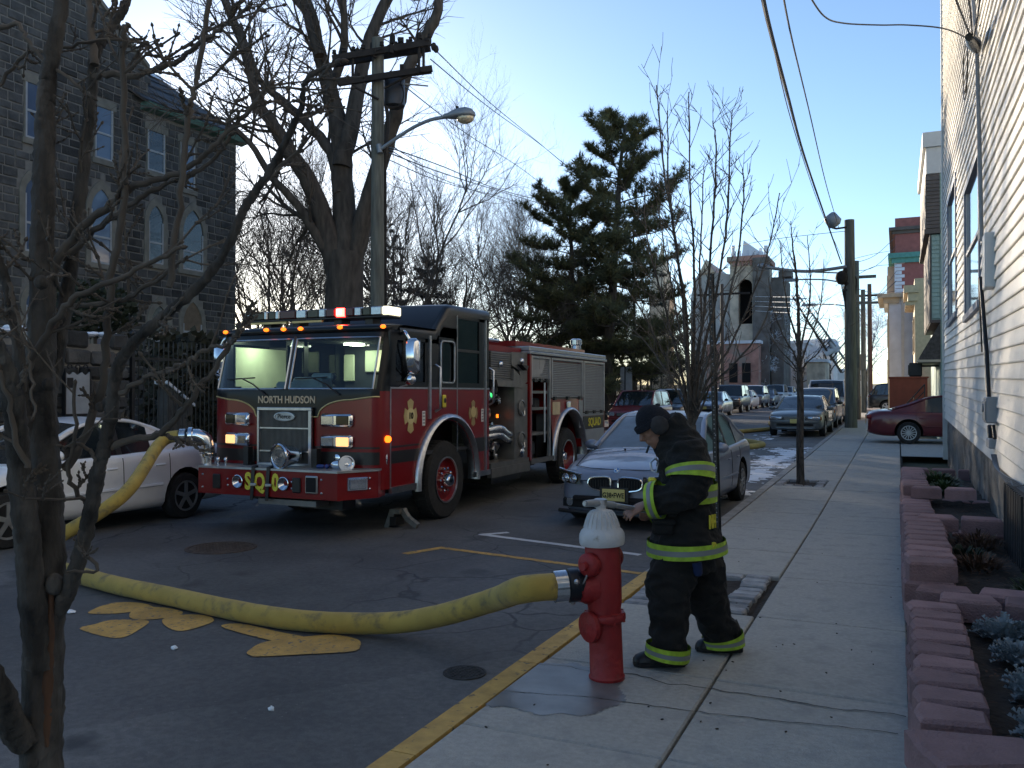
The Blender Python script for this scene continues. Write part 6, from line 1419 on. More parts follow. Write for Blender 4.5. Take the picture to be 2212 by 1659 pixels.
def body_mesh():
    b = MB()
    limb(b, [(p, rx*.78, ry*.78) for p, rx, ry in torso]); limb(b, neck)
    for A in (armL, armR, legL, legR): limb(b, [(p, rx*.62, ry*.62) for p, rx, ry in A])
    # head: skull, jaw, nose, brow, lips, ear
    b.ball(H(0, 0, .02), (.098, .078, .112), 20, 14, mat=HM); b.ball(H(.03, 0, -.055), (.066, .058, .07), 16, 10, mat=HM); b.ball(H(.062, 0, -.095), (.03, .032, .026), 10, 8, mat=HM)
    b.tube([H(.088, 0, .022), H(.104, 0, .0), H(.118, 0, -.022), H(.098, 0, -.034)], [.012, .014, .017, .012], 8); b.tube([H(.078, -.045, .034), H(.094, 0, .032), H(.078, .045, .034)], .012, 6)
    b.tube([H(.085, -.022, -.058), H(.097, 0, -.056), H(.085, .022, -.058)], .009, 6); b.tube([H(.082, -.02, -.07), H(.093, 0, -.07), H(.082, .02, -.07)], .009, 6)
    for s in (-1, 1): b.ball(H(-.005, s*.078, -.005), (.022, .010, .033), 8, 6, mat=HM); b.ball(H(.066, s*.034, -.02), (.022, .02, .024), 8, 6, mat=HM)
    # left hand: palm, four fingers, thumb
    wrist = F(1396, 1088, -.17); px = (-_rt*.86-_up*.50).normalized(); pz = (_up*.80-_rt*.45-_fw*.40); pz = (pz-px*pz.dot(px)).normalized(); py = pz.cross(px)
    def Hd(x, y, z): return wrist+px*x+py*y+pz*z
    limb(b, [(wrist-px*.06, .031, .025), (Hd(0, 0, 0), .030, .022), (Hd(.035, 0, 0), .041, .018), (Hd(.085, 0, .002), .045, .017), (Hd(.10, 0, .002), .040, .014)], 14, 4, ref=py)
    for k, (yy, ln, sp, dr) in enumerate(((-.031, .066, -.20, .2), (-.011, .078, -.06, .32), (.010, .074, .08, .40), (.030, .058, .24, .46))):
        a = Hd(.088, yy, .0); L_ = ln; d1 = (px+py*sp*.6).normalized(); d2 = (px+py*sp-pz*dr).normalized(); d3 = (px*.9+py*sp-pz*(dr+.45)).normalized()
        b.tube([a-d1*.03, a, a+d1*L_*.42, a+d1*L_*.42+d2*L_*.36, a+d1*L_*.42+d2*L_*.36+d3*L_*.30], [.009, .0105, .0098, .0088, .0072], 8)
    t0 = Hd(.022, -.03, -.004); b.tube([t0, Hd(.046, -.052, -.012), Hd(.072, -.066, -.022), Hd(.094, -.069, -.032)], [.014, .0125, .011, .008], 8)
    # right hand closed on the wrench handle
    w2 = F(1412, 1110, .05)
    limb(b, [(w2+_rt*.07, .028, .024), (w2, .030, .024), (w2-_rt*.05, .040, .028), (w2-_rt*.085, .036, .026)], 12, 3)
    for k in range(4):
        c = w2-_rt*(.055+.0)+_fw*.0+_up*0; o = (k-1.5)*.021; base = w2-_rt*(.04+.017*k)+_up*.022-_fw*.015
        b.tube([base+_fw*.02, base-_fw*.012+_up*.008, base-_fw*.035-_up*.008, base-_fw*.026-_up*.034, base+_fw*.0-_up*.042], [.010, .0105, .010, .009, .008], 7)
    b.tube([w2-_rt*.02-_up*.02, w2-_rt*.055-_up*.035-_fw*.01, w2-_rt*.09-_up*.03-_fw*.012], [.013, .011, .009], 7)
    return b
def remeshed(b, vox, it, name, mat, wr=0, seed=0):
    me = b.mesh(name, mat); me = evaluated(me, [('REMESH', dict(mode='VOXEL', voxel_size=vox, use_smooth_shade=True)), ('SMOOTH', dict(factor=.5, iterations=it))], name)
    if wr:
        me.calc_loop_triangles if False else None; nv = [v.normal.copy() for v in me.vertices]
        for v, n_ in zip(me.vertices, nv):
            q = v.co; f = noise.noise(Vector((q.x*5+seed, q.y*5, q.z*12+q.x*4)))*.8+.85*(.35-abs(noise.noise(Vector((q.x*9, q.y*9+seed, q.z*17+q.y*6))))*1.6); v.co += n_*wr*f
    for v in me.vertices: v.co -= FB
    if not me.materials: me.materials.append(mat)
    me.shade_smooth(); me.update(); return child_obj(name, me, pr_)
body = remeshed(body_mesh(), .0058, 2, 'body', m_skin)
b = MB(); limb(b, [skirt_lo]+torso); limb(b, [(p, rx*1.0, ry*1.0) for p, rx, ry in armL]); limb(b, armR)
limb(b, [(F(1462, 945), .135, .115), (F(1449, 924), .115, .108), (F(1436, 908), .095, .098)]); limb(b, [(F(1462, 965), .13, .12), (F(1446, 950), .118, .115), (F(1434, 938), .104, .108), (F(1427, 932), .09, .10)])          # standing collar
coat = remeshed(b, .013, 3, 'coat', m_coat, .026, 3)
b = MB(); limb(b, [(F(1486, 1150), .17, .15)]+[(F(1486, 1200), .185, .17), (F(1487, 1232), .175, .165)]); limb(b, legL); limb(b, legR)
b.ball(F(1428, 1250, -.17), (.075, .05, .10), 10, 8)
trou = remeshed(b, .013, 3, 'trousers', m_pants, .028, 9)
# reflective bands: lime, silver, lime
def band(P, lo, hi, par, name='reflective_band', k=4, wr=0, g=.027):
    w = (hi-lo)/3
    for i, mm in enumerate((m_lime_, m_silv, m_lime_)):
        b = MB(); limb(b, P, 40, k, g+(.002 if i == 1 else 0), lo+w*i, lo+w*(i+1), False, wr=wr); b.build(name, mm, pr_ if False else par, 60, off=FB)
TT = [skirt_lo]+torso
band(TT, .02, .15, coat, g=.03); band(TT, .445, .545, coat, 'chest_band'); band(armL, .20, .30, coat, 'sleeve_band'); band(armL, .82, .97, coat, 'cuff_band'); band(armR, .80, .95, coat, 'cuff_band')
band(legL, .80, .955, trou, 'ankle_band'); band(legR, .80, .955, trou, 'ankle_band')
# boots
def boot(px0, py0, px1, py1, D, name='boot'):
    t = at(px0, py0, D); h = at(px1, py1, D); t.z = h.z = 0; d = (t-h); L_ = d.length; d.normalize(); s = Vector((0, 0, 1)).cross(d); sh = []
    for u, w, hgt in ((0, .040, .09), (.03, .050, .16), (.10, .054, .21), (.32, .056, .20), (.48, .054, .135), (.66, .056, .10), (.84, .054, .085), (.95, .042, .07), (1.0, .022, .05)):
        c = h+d*(L_*u); sh.append([tuple(c+s*(w*cos(a))+Vector((0, 0, .022+max(0, hgt-.022)*max(0, sin(a))))) if k else None for k, a in [(1, pi*j/10) for j in range(11)]])
    b = MB(); b.grid(sh); n = len(sh); b.add(sh[0], [list(range(11))]); b.add(sh[-1], [list(range(11))]); o = b.build('boot', m_boot, pr_, 60)
    b = MB(); out = [h+d*(L_*u)+s*w for u, w in ((-.01, .03), (.03, .052), (.3, .057), (.66, .06), (.88, .054), (1.0, .028))]; out += [h+d*(L_*u)-s*w for u, w in ((1.0, .028), (.88, .054), (.66, .06), (.3, .057), (.03, .052), (-.01, .03))]
    b.prism([(p.x, p.y) for p in out], 'z', .006, .034); b.build('sole', m_rubber, o)
boot(1368, 1432, 1478, 1440, 5.36); boot(1503, 1402, 1602, 1417, 5.66)
# cap, ear cover, ponytail knot, collar clip, pocket flaps, radio, blue strap, back lettering
b = MB(); P = []
for i in range(9):
    a = i/8*pi/2; r = cos(a); P.append([H(.112*r*cos(t)+.0-(0.012 if i else 0), .092*r*sin(t), .038+.104*sin(a)+(.012*sin(a))-.035*cos(t)*-1*0-(.03 if cos(t) < 0 else 0)*r*-cos(t)) for t in [2*pi*k/24 for k in range(24)]])
b.grid(P, cv=True); b.build('knit_cap', m_knit, pr_, 60)
b = MB(); b.grid([[H((.114+o)*cos(t), (.094+o)*sin(t), z-(.03 if cos(t) < 0 else 0)*-cos(t)*1.0) for t in [2*pi*k/24 for k in range(24)]] for o, z in ((0, .018), (.008, .022), (.009, .055), (.002, .062))], cv=True); b.build('cap_cuff', m_knit, pr_, 60)
b = MB(); b.ball(H(-.012, .092, .005), (.058, .026, .062), 16, 10, mat=HM); b.build('ear_cover', m_muff, pr_, 90); b = MB(); b.ball(H(-.012, -.092, .005), (.055, .026, .06), 14, 8, mat=HM); b.build('ear_cover', m_muff, pr_, 90)
b = MB(); b.ball(H(-.135, .01, -.04), (.035, .04, .035), 10, 8, mat=HM); b.build('hair_knot', M('dark_hair', (.012,.009,.008), .6, var=.3, scale=60), pr_, 90)
b = MB(); b.tube([H(.10, .02, -.075), H(.14, .02, -.105)], .008, 6); b.build('mouthpiece', m_black, pr_)
b = MB(); c = F(1416, 1010, -.10); b.tube([c+Vector((0, 0, .06)), c+Vector((-.03, -.01, .03)), c+Vector((-.02, -.01, -.02)), c+Vector((.01, -.01, -.03)), c+Vector((.02, 0, .03)), c+Vector((0, 0, .06))], .007, 6); b.build('snap_hook', m_steel, pr_, 60)
b = MB(); c = F(1408, 1046, -.12); b.box(c, (.05, .07, .085), .4, .012); rd = b.build('hand_lamp', m_yell, pr_); b = MB(); b.lathe([(.032, 0), (.036, .02), (.03, .022), (0, .015)], c+Vector((-.03, -.01, .01)), (-1, -.2, 0), 14); b.build('lamp_head', m_black, rd)
b = MB(); b.tube(catmull([F(1492, 1186, -.22), F(1500, 1205, -.20), F(1506, 1225, -.185), F(1508, 1243, -.18)], 3), [.018, .03, .034, .034, .034, .034, .032, .03, .028, .02], 8); b.build('blue_glove', m_bluec, pr_, 60)
from mathutils.bvhtree import BVHTree
_bv = BVHTree.FromPolygons([v.co+FB for v in coat.data.vertices], [tuple(p.vertices) for p in coat.data.polygons])
for (px, py, txt, sz) in ((1536, 1128, 'NH', .115), (1540, 1180, 'FD', .06)):
    loc, n_, _, _ = _bv.ray_cast(Vector((0, 0, EYE)), ray(px, py))
    if loc is None: continue
    n_ = Vector((n_.x, n_.y, 0)).normalized(); x_ = Vector((0, 0, 1)).cross(n_).normalized(); mt = Matrix((x_, Vector((0, 0, 1)), n_)).transposed().to_4x4()
    o = child_obj('coat_lettering', text_mesh(txt, sz, m_yell, .004, .003), coat, loc-FB+n_*.010); o.rotation_euler = mt.to_euler(); o.scale = (.48, 1, 1)
b = MB(); 
c = F(1432, 1140, -.205); b.box(c, (.13, .035, .09), .35, .015); b.box(c+Vector((.01, -.015, .035)), (.14, .03, .035), .35, .012); c = F(1452, 1108, -.225); b.box(c, (.06, .03, .05), .3, .012)
b.build('pocket_flap', m_coat, coat, 90, off=FB)
# the long wrench lying across the bonnet nut
wr_ = thing('hydrant_wrench', 'long grey hydrant wrench set on the white hydrant bonnet under the firefighter hand', 'wrench', (-1.6, 4.9, 1.05), absolute=True)
a = at(1262, 1088, 5.02); c = at(1445, 1112, 5.36); n0 = Vector((-1.63, 4.92, 1.045))
b = MB(); b.tube([n0+(a-n0)*1.0, n0+(c-n0)*.08, c], [.013, .016, .014], 8); b.build('handle', m_alu, wr_, 60)
b = MB(); b.lathe([(.03, -.03), (.04, -.025), (.04, .02), (.028, .025), (0, .025)], n0, (0, 0, 1), 14); b.build('socket_head', m_alu, wr_, 40)
b = MB(); b.tube([n0+(a-n0)*.95, n0+(a-n0)*.3, n0+(c-n0)*.2], [.02, .023, .02], 8); b.build('grip_sleeve', m_grey, wr_, 60)
# ================================================================ TREES AND PLANTING
def rv(r): return Vector((r.gauss(0, 1), r.gauss(0, 1), r.gauss(0, 1))).normalized()
def grow(T, C, p, d, ln, r, lev, R, o):
    """one limb and everything it carries; thick wood goes to T, twigs to C"""
    n = max(2, int(ln/o.get('seg', .5))) if lev < o['lev']-1 else 2
    n = min(n, 9); pts = [p.copy()]; rad = [r]; st = ln/n; up = o.get('up', .1)
    for i in range(n):
        d = (d+rv(R)*o.get('wob', .2)*(1.2 if lev else .7)+Vector((0, 0, up*(.4 if lev < 1 else 1)))).normalized(); p = p+d*st; pts.append(p.copy()); rad.append(max(o['rmin']*.6, r*(1-(.72 if lev < o['lev']-1 else .75)*(i+1)/n)))
    M_ = T if r > o.get('split', .03) else C
    M_.tube(pts, rad, 7 if r > .12 else 5 if r > .03 else 3, False)
    if lev >= o['lev']:
        return
    k = o['kids'][lev]; k = int(k*R.uniform(.8, 1.25)+.5)
    for j in range(k):
        t = R.uniform(o.get('t0', .25) if lev else o.get('first', .35), 1.0); f = t*n; i = min(int(f), n-1); q = pts[i].lerp(pts[i+1], f-i); dd = (pts[i+1]-pts[i]).normalized()
        s = rv(R); s = (s-dd*s.dot(dd)).normalized(); a = R.uniform(*o.get('ang', (.5, 1.0)))
        nd = (dd*cos(a)+s*sin(a)+Vector((0, 0, up*.5))).normalized(); rr = max(o['rmin'], min(rad[i]*.72, r*R.uniform(.38, .6)))
        grow(T, C, q, nd, ln*R.uniform(*o.get('lr', (.42, .7)))*(1-.35*t if lev == 0 else 1), rr, lev+1, R, o)
def limbs(pts, r0, r1, k=4):        # smooth hand placed limb with its radii
    P = catmull(pts, k); n = len(P); return P, [r0+(r1-r0)*(i/(n-1))**.8 for i in range(n)]
def wobble(P, R, a):
    return [p+rv(R)*a if 0 < i < len(P)-1 else p for i, p in enumerate(P)]
def sprout(T, C, P, rad, R, o, dens, lev0, ln, t0=.1, bud=None):
    L_ = sum((P[i+1]-P[i]).length for i in range(len(P)-1)); n = int(L_*dens*R.uniform(.9, 1.1))
    for _ in range(n):
        t = R.uniform(t0, 1)*(len(P)-1.001); i = int(t); q = P[i].lerp(P[i+1], t-i); dd = (P[i+1]-P[i]).normalized(); s = rv(R); s = (s-dd*s.dot(dd)).normalized(); a = R.uniform(.5, 1.1)
        grow(T, C, q, (dd*cos(a)+s*sin(a)+Vector((0, 0, .15))).normalized(), ln*R.uniform(.4, 1.2), max(o['rmin'], min(rad[i]*.6, o['r'])), lev0, R, o)

# ---- foreground street tree at the left edge
R = random.Random(21)
ft = thing('street_tree', 'bare budding young tree with several stems in the left foreground', 'tree', (-1.72, 1.2, .0), absolute=True)
T, C, B = MB(), MB(), MB()
def stem(px, D, r0, r1, k=5, wob=.004, last=None):
    n = len(px); Ds = [D[0]+(D[1]-D[0])*i/(n-1) for i in range(n)]; P = [at(x, y, d) for (x, y), d in zip(px, Ds)]; P, rad = limbs(P, r0, r1, k if r0 < .02 else 14); P = wobble(P, R, wob if r0 < .02 else .0015); 
    rad = [q*(R.uniform(.93, 1.08) if r0 < .02 else R.uniform(.98, 1.03)*(1+.10*noise.noise(Vector((i*.35, r0*90, 0)))))*(.86 if r0 < .025 else 1) for i, q in enumerate(rad)]
    (T if r0 > .012 else C).tube(P, rad, 22 if r0 > .018 else 8 if r0 > .01 else 6, True); return P, rad
s0 = stem([(84, 2500), (86, 2000), (90, 1659), (93, 1480), (96, 1300), (100, 1160), (98, 1050)], (1.86, 1.86), .050, .036)
S = [s0,
 stem([(98, 1080), (92, 960), (88, 830), (92, 680), (92, 520), (95, 380), (98, 260), (103, 180), (122, 70), (138, -30)], (1.86, 1.95), .036, .015),
 stem([(110, 1340), (145, 1285), (172, 1200), (196, 1110), (212, 1020), (228, 950), (243, 880), (252, 800), (285, 745), (333, 700), (417, 630), (480, 555), (530, 447), (572, 385), (612, 315), (650, 233), (664, 170), (735, 132)], (1.86, 1.62), .022, .0055),
 stem([(100, 860), (120, 790), (142, 650), (160, 520), (182, 350), (196, 220), (206, 120), (230, 77), (262, 28), (285, -30)], (1.9, 2.1), .021, .011),
 stem([(204, 140), (198, 80), (193, 20), (190, -40)], (2.0, 2.1), .012, .009),
 stem([(88, 1440), (70, 1300), (58, 1150), (40, 1000), (30, 880), (10, 790), (-40, 700)], (1.84, 1.7), .030, .018),
 stem([(100, 1130), (84, 1010), (70, 940), (52, 880), (40, 760), (20, 640), (-10, 540)], (1.88, 1.8), .020, .010),
 stem([(52, 1600), (28, 1570), (14, 1530), (-5, 1480), (-60, 1400)], (1.82, 1.7), .030, .022),
 stem([(198, 165), (240, 158), (285, 163), (330, 153), (367, 140), (410, 112), (450, 83), (490, 48), (530, -10)], (2.0, 1.9), .010, .006),
 stem([(95, 640), (123, 560), (180, 490), (240, 440), (283, 405), (340, 388), (400, 367), (440, 335), (473, 307), (530, 245), (582, 185)], (1.9, 1.75), .012, .005),
 stem([(138, 560), (180, 520), (240, 470), (300, 430), (356, 400), (420, 372), (470, 330), (500, 290)], (1.95, 1.85), .009, .005),
 stem([(365, 620), (385, 480), (397, 330), (408, 250), (417, 207), (428, 150), (442, 60), (455, -20)], (1.75, 1.8), .008, .006),
 stem([(238, 965), (290, 950), (350, 933), (395, 885), (433, 836), (468, 790), (500, 743), (514, 712)], (1.8, 1.68), .009, .006),
 stem([(258, 850), (300, 825), (333, 810), (365, 798), (400, 786), (425, 768), (447, 753), (478, 748), (505, 738)], (1.75, 1.66), .007, .004),
 stem([(140, 1010), (180, 950), (205, 880), (225, 800), (232, 700), (240, 600), (262, 480), (268, 330), (266, 130), (268, 70)], (1.9, 1.8), .012, .007),
 stem([(30, 900), (60, 790), (95, 730), (130, 680), (165, 640), (240, 610), (330, 565), (390, 535)], (1.8, 1.7), .011, .005),
 stem([(150, 665), (220, 655), (280, 640), (340, 605), (372, 580), (400, 560)], (1.9, 1.8), .008, .004),
 stem([(60, 1010), (30, 940), (20, 870), (0, 800)], (1.75, 1.7), .008, .005),
 stem([(200, 1100), (165, 1060), (145, 1010), (165, 940), (162, 830)], (1.86, 1.7), .007, .004),
 stem([(215, 1010), (205, 985), (175, 960), (140, 968), (135, 965)], (1.8, 1.75), .006, .004),
 stem([(170, 1180), (210, 1230), (150, 1235)], (1.8, 1.75), .006, .003),
 stem([(20, 610), (35, 680), (60, 760), (70, 830), (72, 900)], (1.7, 1.66), .005, .003),
 stem([(0, 185), (50, 120), (110, 110), (190, 92), (300, 85)], (2.05, 2.0), .006, .004),
 stem([(0, 60), (40, 50), (60, 90), (95, 130), (160, 180), (200, 210)], (2.0, 1.9), .007, .004)]
o = dict(lev=2, kids=[2, 2, 1], rmin=.0014, r=.0036, wob=.22, up=.10, seg=.05, split=.012, lr=(.4, .7), first=.3)
def bud(p, d, s): B.tube([p, p+d*s*.5, p+d*s*1.15, p+d*s*1.8], [s*.28, s*.6, s*.5, s*.08], 6, True)
def twig(q, d, ln, r, lev):
    n = 4; P = [q]; 
    for i in range(n): d = (d+rv(R)*.20+Vector((0, 0, .07))).normalized(); P.append(P[-1]+d*ln/n)
    C.tube(P, [r*(1-.45*i/n) for i in range(n+1)], 5, True)
    for i in range(1, n):
        s = rv(R); C.ball(P[i], r*1.5, 5, 4)
        if R.random() < .55: s = (s-d*s.dot(d)).normalized(); bud(P[i], (d+s).normalized(), r*2.0)
        if lev and R.random() < .6: twig(P[i], (d+(s-d*s.dot(d)).normalized()*.9).normalized(), ln*R.uniform(.3, .6), r*.75, lev-1)
    bud(P[-1], d, r*2.0)
for i, (P, rad) in enumerate(S[1:]):
    L_ = sum((P[k+1]-P[k]).length for k in range(len(P)-1))
    for _ in range(int(L_*(9 if rad[0] < .013 else 5))):
        t = R.uniform(.15, 1)*(len(P)-1.001); k = int(t); q = P[k].lerp(P[k+1], t-k); dd = (P[k+1]-P[k]).normalized(); s = rv(R); s = (s-dd*s.dot(dd)).normalized(); a = R.uniform(.6, 1.1)
        twig(q, (dd*cos(a)+s*sin(a)).normalized(), R.uniform(.05, .26), min(.0036, rad[k]*.6), 2)
    bud(P[-1], (P[-1]-P[-2]).normalized(), rad[-1]*2)
for (px, py, s) in ((118, 1262, .020), (70, 1640, .022), (104, 830, .012), (90, 610, .014), (130, 690, .012), (232, 870, .01), (216, 880, .01)):
    q = at(px, py, 1.83); T.ball(q, (s, s, s*1.2), 9, 6); 
tm = T.build('trunk', m_bark, ft, 60, fix=True)
for v in tm.data.vertices:
    q = v.co; f = .0022*noise.noise(Vector((q.x*45, q.y*45, q.z*16)))+.0016*noise.noise(Vector((q.x*110, q.y*110, q.z*60)))+.0010*noise.noise(Vector((q.x*30, q.y*30, q.z*190))); v.co += v.normal*f
C.build('crown', m_twig, ft, 60, fix=False); tag(B.build('buds', M('bud_scale', (.085,.066,.05), .85, var=.3), ft, 60, fix=False), kind='stuff')
b = MB(); m_scar = M('bare_orange_wood', (.125,.06,.032), .85, var=.6, scale=14, stretch=(1,1,.15), bump=.6)
P = [at(x, y, 1.86) for x, y in ((106, 1240), (104, 1340), (100, 1440), (96, 1540), (97, 1600))]; P = catmull(P, 5); n = len(P); toc = (Vector((0, 0, 1.1))-P[2]); toc.z = 0; toc.normalize(); sd = Vector((-toc.y, toc.x, 0))
G = []
for i, p in enumerate(P):
    w = .0115*R.uniform(.7, 1.15)*sin(pi*min(1, max(.02, (i+.2)/n)))**.5; c = p.copy(); row = []
    for k in range(5): a = (k/4-.5)*1.0; row.append(c+toc*(.0425*cos(a))+sd*(.040*sin(a)*w/.013*.62+.004))
    G.append(row)
b.grid(G); b.build('bark_wound', m_scar, ft, 60)

# ---- slim street trees along the kerb
def fan_tree(label, base, D, stems, trunk_px, r, seed, dens, ln, small=.0028):
    R = random.Random(seed); t = thing('street_tree', label, 'tree', base, absolute=True); T, C = MB(), MB(); b0 = Vector(base)
    top = at(*trunk_px, D); P, rad = limbs([b0-Vector((0, 0, .05)), b0.lerp(top, .35)+rv(R)*.01, b0.lerp(top, .7)+rv(R)*.015, top], r, r*.75); rad[0] *= 1.25; T.tube(P, rad, 10)
    o = dict(lev=3, kids=[4, 3, 2, 1], rmin=small, r=small*1.9, wob=.16, up=.16, seg=.12, split=r*.16, lr=(.35, .6), ang=(.4, .9), first=.2, t0=.2)
    for (pts, dd, rr) in stems:
        Q = [top-Vector((0, 0, r))]+[at(x, y, D+dd*(i+1)/len(pts)) for i, (x, y) in enumerate(pts)]; P, rad = limbs(Q, rr*1.3, small*1.5, 5); P = wobble(P, R, r*.12); T.tube(P[:len(P)*2//3+1], rad[:len(P)*2//3+1], 6); C.tube(P[len(P)*2//3:], rad[len(P)*2//3:], 5)
        sprout(T, C, P, rad, R, o, dens, 2, ln, .12)
        for i in range(2, len(P)): C.ball(P[i], max(rad[i]*1.35, small*1.2), 4, 3)
    T.build('trunk', m_bark, t, 60, fix=False); C.build('crown', m_twig, t, None, fix=False)
fan_tree('bare many stemmed street tree rising behind the firefighter from the cobbled pit', (-1.62, 7.75, -.02), 7.9, [
 ([(1488, 800), (1478, 650), (1452, 480), (1430, 330), (1418, 185)], .1, .020), ([(1485, 780), (1470, 600), (1446, 420), (1442, 240)], -.3, .017), ([(1496, 780), (1500, 600), (1492, 420), (1488, 200)], .3, .018),
 ([(1505, 790), (1525, 640), (1540, 470), (1548, 330), (1540, 262)], -.2, .016), ([(1510, 800), (1545, 650), (1570, 480), (1576, 330), (1582, 238)], .3, .016), ([(1515, 820), (1560, 700), (1592, 560), (1606, 430), (1604, 366)], -.4, .014),
 ([(1520, 840), (1570, 760), (1625, 640), (1660, 540), (1684, 418)], .2, .013), ([(1520, 850), (1580, 790), (1640, 720), (1668, 640)], -.5, .012), ([(1478, 830), (1450, 720), (1420, 600), (1396, 500), (1392, 410)], .4, .014), ([(1474, 840), (1430, 760), (1390, 680), (1352, 620)], -.3, .012),
 ([(1476, 850), (1440, 800), (1400, 745), (1340, 690)], .5, .011), ([(1490, 800), (1465, 700), (1440, 560), (1420, 440)], .8, .014), ([(1500, 800), (1515, 700), (1512, 560), (1518, 440), (1520, 360)], .8, .014), ([(1528, 850), (1548, 800), (1560, 740)], -.3, .009), ([(1470, 860), (1450, 820), (1441, 760)], -.3, .009)],
 (1494, 918), .055, 5, 9.5, .36, .0034)
fan_tree('slim bare street tree standing alone in the pavement beside the ice', (-1.65, 16.75, gz(16.7)+.06), 15.95, [
 ([(1726, 700), (1720, 600), (1712, 530), (1708, 478)], .1, .035), ([(1722, 740), (1700, 660), (1690, 580), (1684, 520)], .5, .022), ([(1732, 740), (1748, 660), (1750, 580), (1744, 510)], -.5, .022), ([(1734, 770), (1762, 700), (1775, 640), (1780, 560)], .4, .018),
 ([(1718, 770), (1690, 720), (1668, 660), (1660, 600)], -.6, .018), ([(1716, 790), (1680, 750), (1650, 700)], .5, .015), ([(1738, 790), (1775, 750), (1792, 690)], -.4, .014), ([(1718, 800), (1695, 780), (1660, 760)], 0, .013)],
 (1727, 800), .075, 9, 6, .55, .0042)

# ---- the big bare tree behind the engine and the wood beyond it
R = random.Random(33)
bt = thing('big_bare_tree', 'massive bare tree with heavy forked limbs behind the fire engine and utility pole', 'tree', (-14.4, 20.2, gz(20)), absolute=True)
T, C = MB(), MB()
ob = dict(lev=4, kids=[4, 8, 8, 4, 1], rmin=.005, r=.05, wob=.22, up=.06, seg=.5, split=.035, lr=(.4, .68), ang=(.4, 1.0), first=.2)
BD = 24.3
def bl(pts, dd, r0, r1, dens=1.5, ln=2.7):
    n = len(pts); P, rad = limbs([at(x, y, BD+dd*i/(n-1)) for i, (x, y) in enumerate(pts)], r0, r1, 4); P = wobble(P, R, r0*.10); T.tube(P, rad, 10, True); sprout(T, C, P, rad, R, ob, dens, 2, ln, .18)
P, rad = limbs([at(738, 960, BD), at(740, 800, BD), at(742, 690, BD), at(745, 600, BD), at(748, 545, BD)], .64, .50, 4); rad[0] = .85; T.tube(P, rad, 14)
bl([(735, 610), (705, 490), (672, 400), (625, 330), (590, 270), (560, 225), (530, 110), (470, -40)], -1, .34, .10)
bl([(748, 560), (742, 440), (738, 330), (722, 230), (700, 150), (680, 70), (650, -40)], .8, .38, .16)
bl([(760, 570), (790, 460), (812, 380), (842, 290), (862, 215), (880, 150), (925, 75), (945, 20), (950, -30)], -1.5, .30, .11, .5, 1.5)
bl([(738, 360), (765, 240), (782, 150), (800, 80), (850, -30)], 1, .26, .15)
bl([(735, 420), (715, 330), (660, 265), (600, 210), (560, 170), (520, 60)], 1.5, .20, .07)
bl([(725, 590), (690, 520), (640, 440), (590, 385), (540, 310), (500, 270)], -1.5, .17, .06)
bl([(690, 120), (670, 60), (655, 20), (600, -50)], .5, .15, .09)
bl([(712, 200), (740, 120), (745, 60), (740, -30)], -1, .15, .08)
bl([(752, 520), (700, 470), (655, 470), (600, 430), (560, 380)], 2, .12, .04)
bl([(610, 330), (590, 400), (560, 440)], 1, .08, .03)
T.build('trunk', m_bark2, bt, 60, fix=False); C.build('crown', m_twig, bt, None, fix=False)

m_grey_bark = M('grey_bark', (.085,.072,.060), .95, var=.4, scale=5, bump=.8, bscale=9, stretch=(1,1,.3))
def bare_proto(seed, h, name, label, kids, lr=(.45, .72), up=.12, wob=.24, r=.12, first=.25, ang=(.45, 1.0), group='bare trees of the wood behind the engine'):
    R = random.Random(seed); t = thing(name, label, 'tree', (0, -400-seed*10, 0), 0, group); T, C = MB(), MB()
    o = dict(lev=4, kids=kids, rmin=.0026, r=.045, wob=wob, up=up, seg=.9, split=.045, lr=lr, first=first, ang=ang)
    grow(T, C, Vector((0, 0, -.2)), Vector((R.uniform(-.08, .08), R.uniform(-.08, .08), 1)).normalized(), h, r, 0, R, o)
    T.build('trunk', m_grey_bark, t, None, fix=False); C.build('crown', m_twig, t, None, fix=False); return t
L1 = 'bare tree with dense fine twigs in the wood behind the fire engine'; L2 = 'bare twisted tree in the wood beyond the iron fence'; L3 = 'tall thin bare tree in the wood between engine and pine'
protos = [bare_proto(1, 11, 'bare_tree', L1, [11, 8, 6, 4, 1]), bare_proto(2, 9, 'bare_tree', L2, [10, 8, 6, 4, 1], up=.02, wob=.36), bare_proto(3, 13, 'bare_tree', L3, [12, 8, 6, 4, 1], up=.22, lr=(.35, .6), first=.3), bare_proto(4, 8, 'bare_tree', L2, [11, 8, 6, 4, 1], up=.05, wob=.3, first=.12)]
used = [False]*4; R = random.Random(77)
def put(px, D, k, s, rz=None):
    p = at(px, 800, D); loc = (p.x, p.y, gz(p.y)); rz = R.uniform(0, 6) if rz is None else rz
    lab = bare_label(px, D, k)
    if not used[k]: o = protos[k]; used[k] = True; o['label'] = lab; o.location = loc; o.rotation_euler = (0, 0, rz); o.scale = (s, s, s)
    else: copy_tree(protos[k], loc, rz, lab, scale=s)
KIND = ('bare tree with dense fine twigs', 'bare twisted tree', 'tall thin bare tree', 'low spreading bare tree')
def bare_label(px, D, k):
    for lim, a in ((560, 'beside the stone building corner'), (620, 'left of the massive trunk'), (700, 'behind the left limbs of the massive tree'), (840, 'behind the utility pole'), (890, 'just right of the utility pole'), (950, 'above the engine cab'), (1050, 'above the raised crew roof'), (1150, 'above the engine pump panel'), (1260, 'just left of the pine'), (9999, 'right of the tall pine')):
        if px < lim: return KIND[k]+' '+a+(' near the fence' if D < 45 else ' far back' if D > 57 else ' midway back')
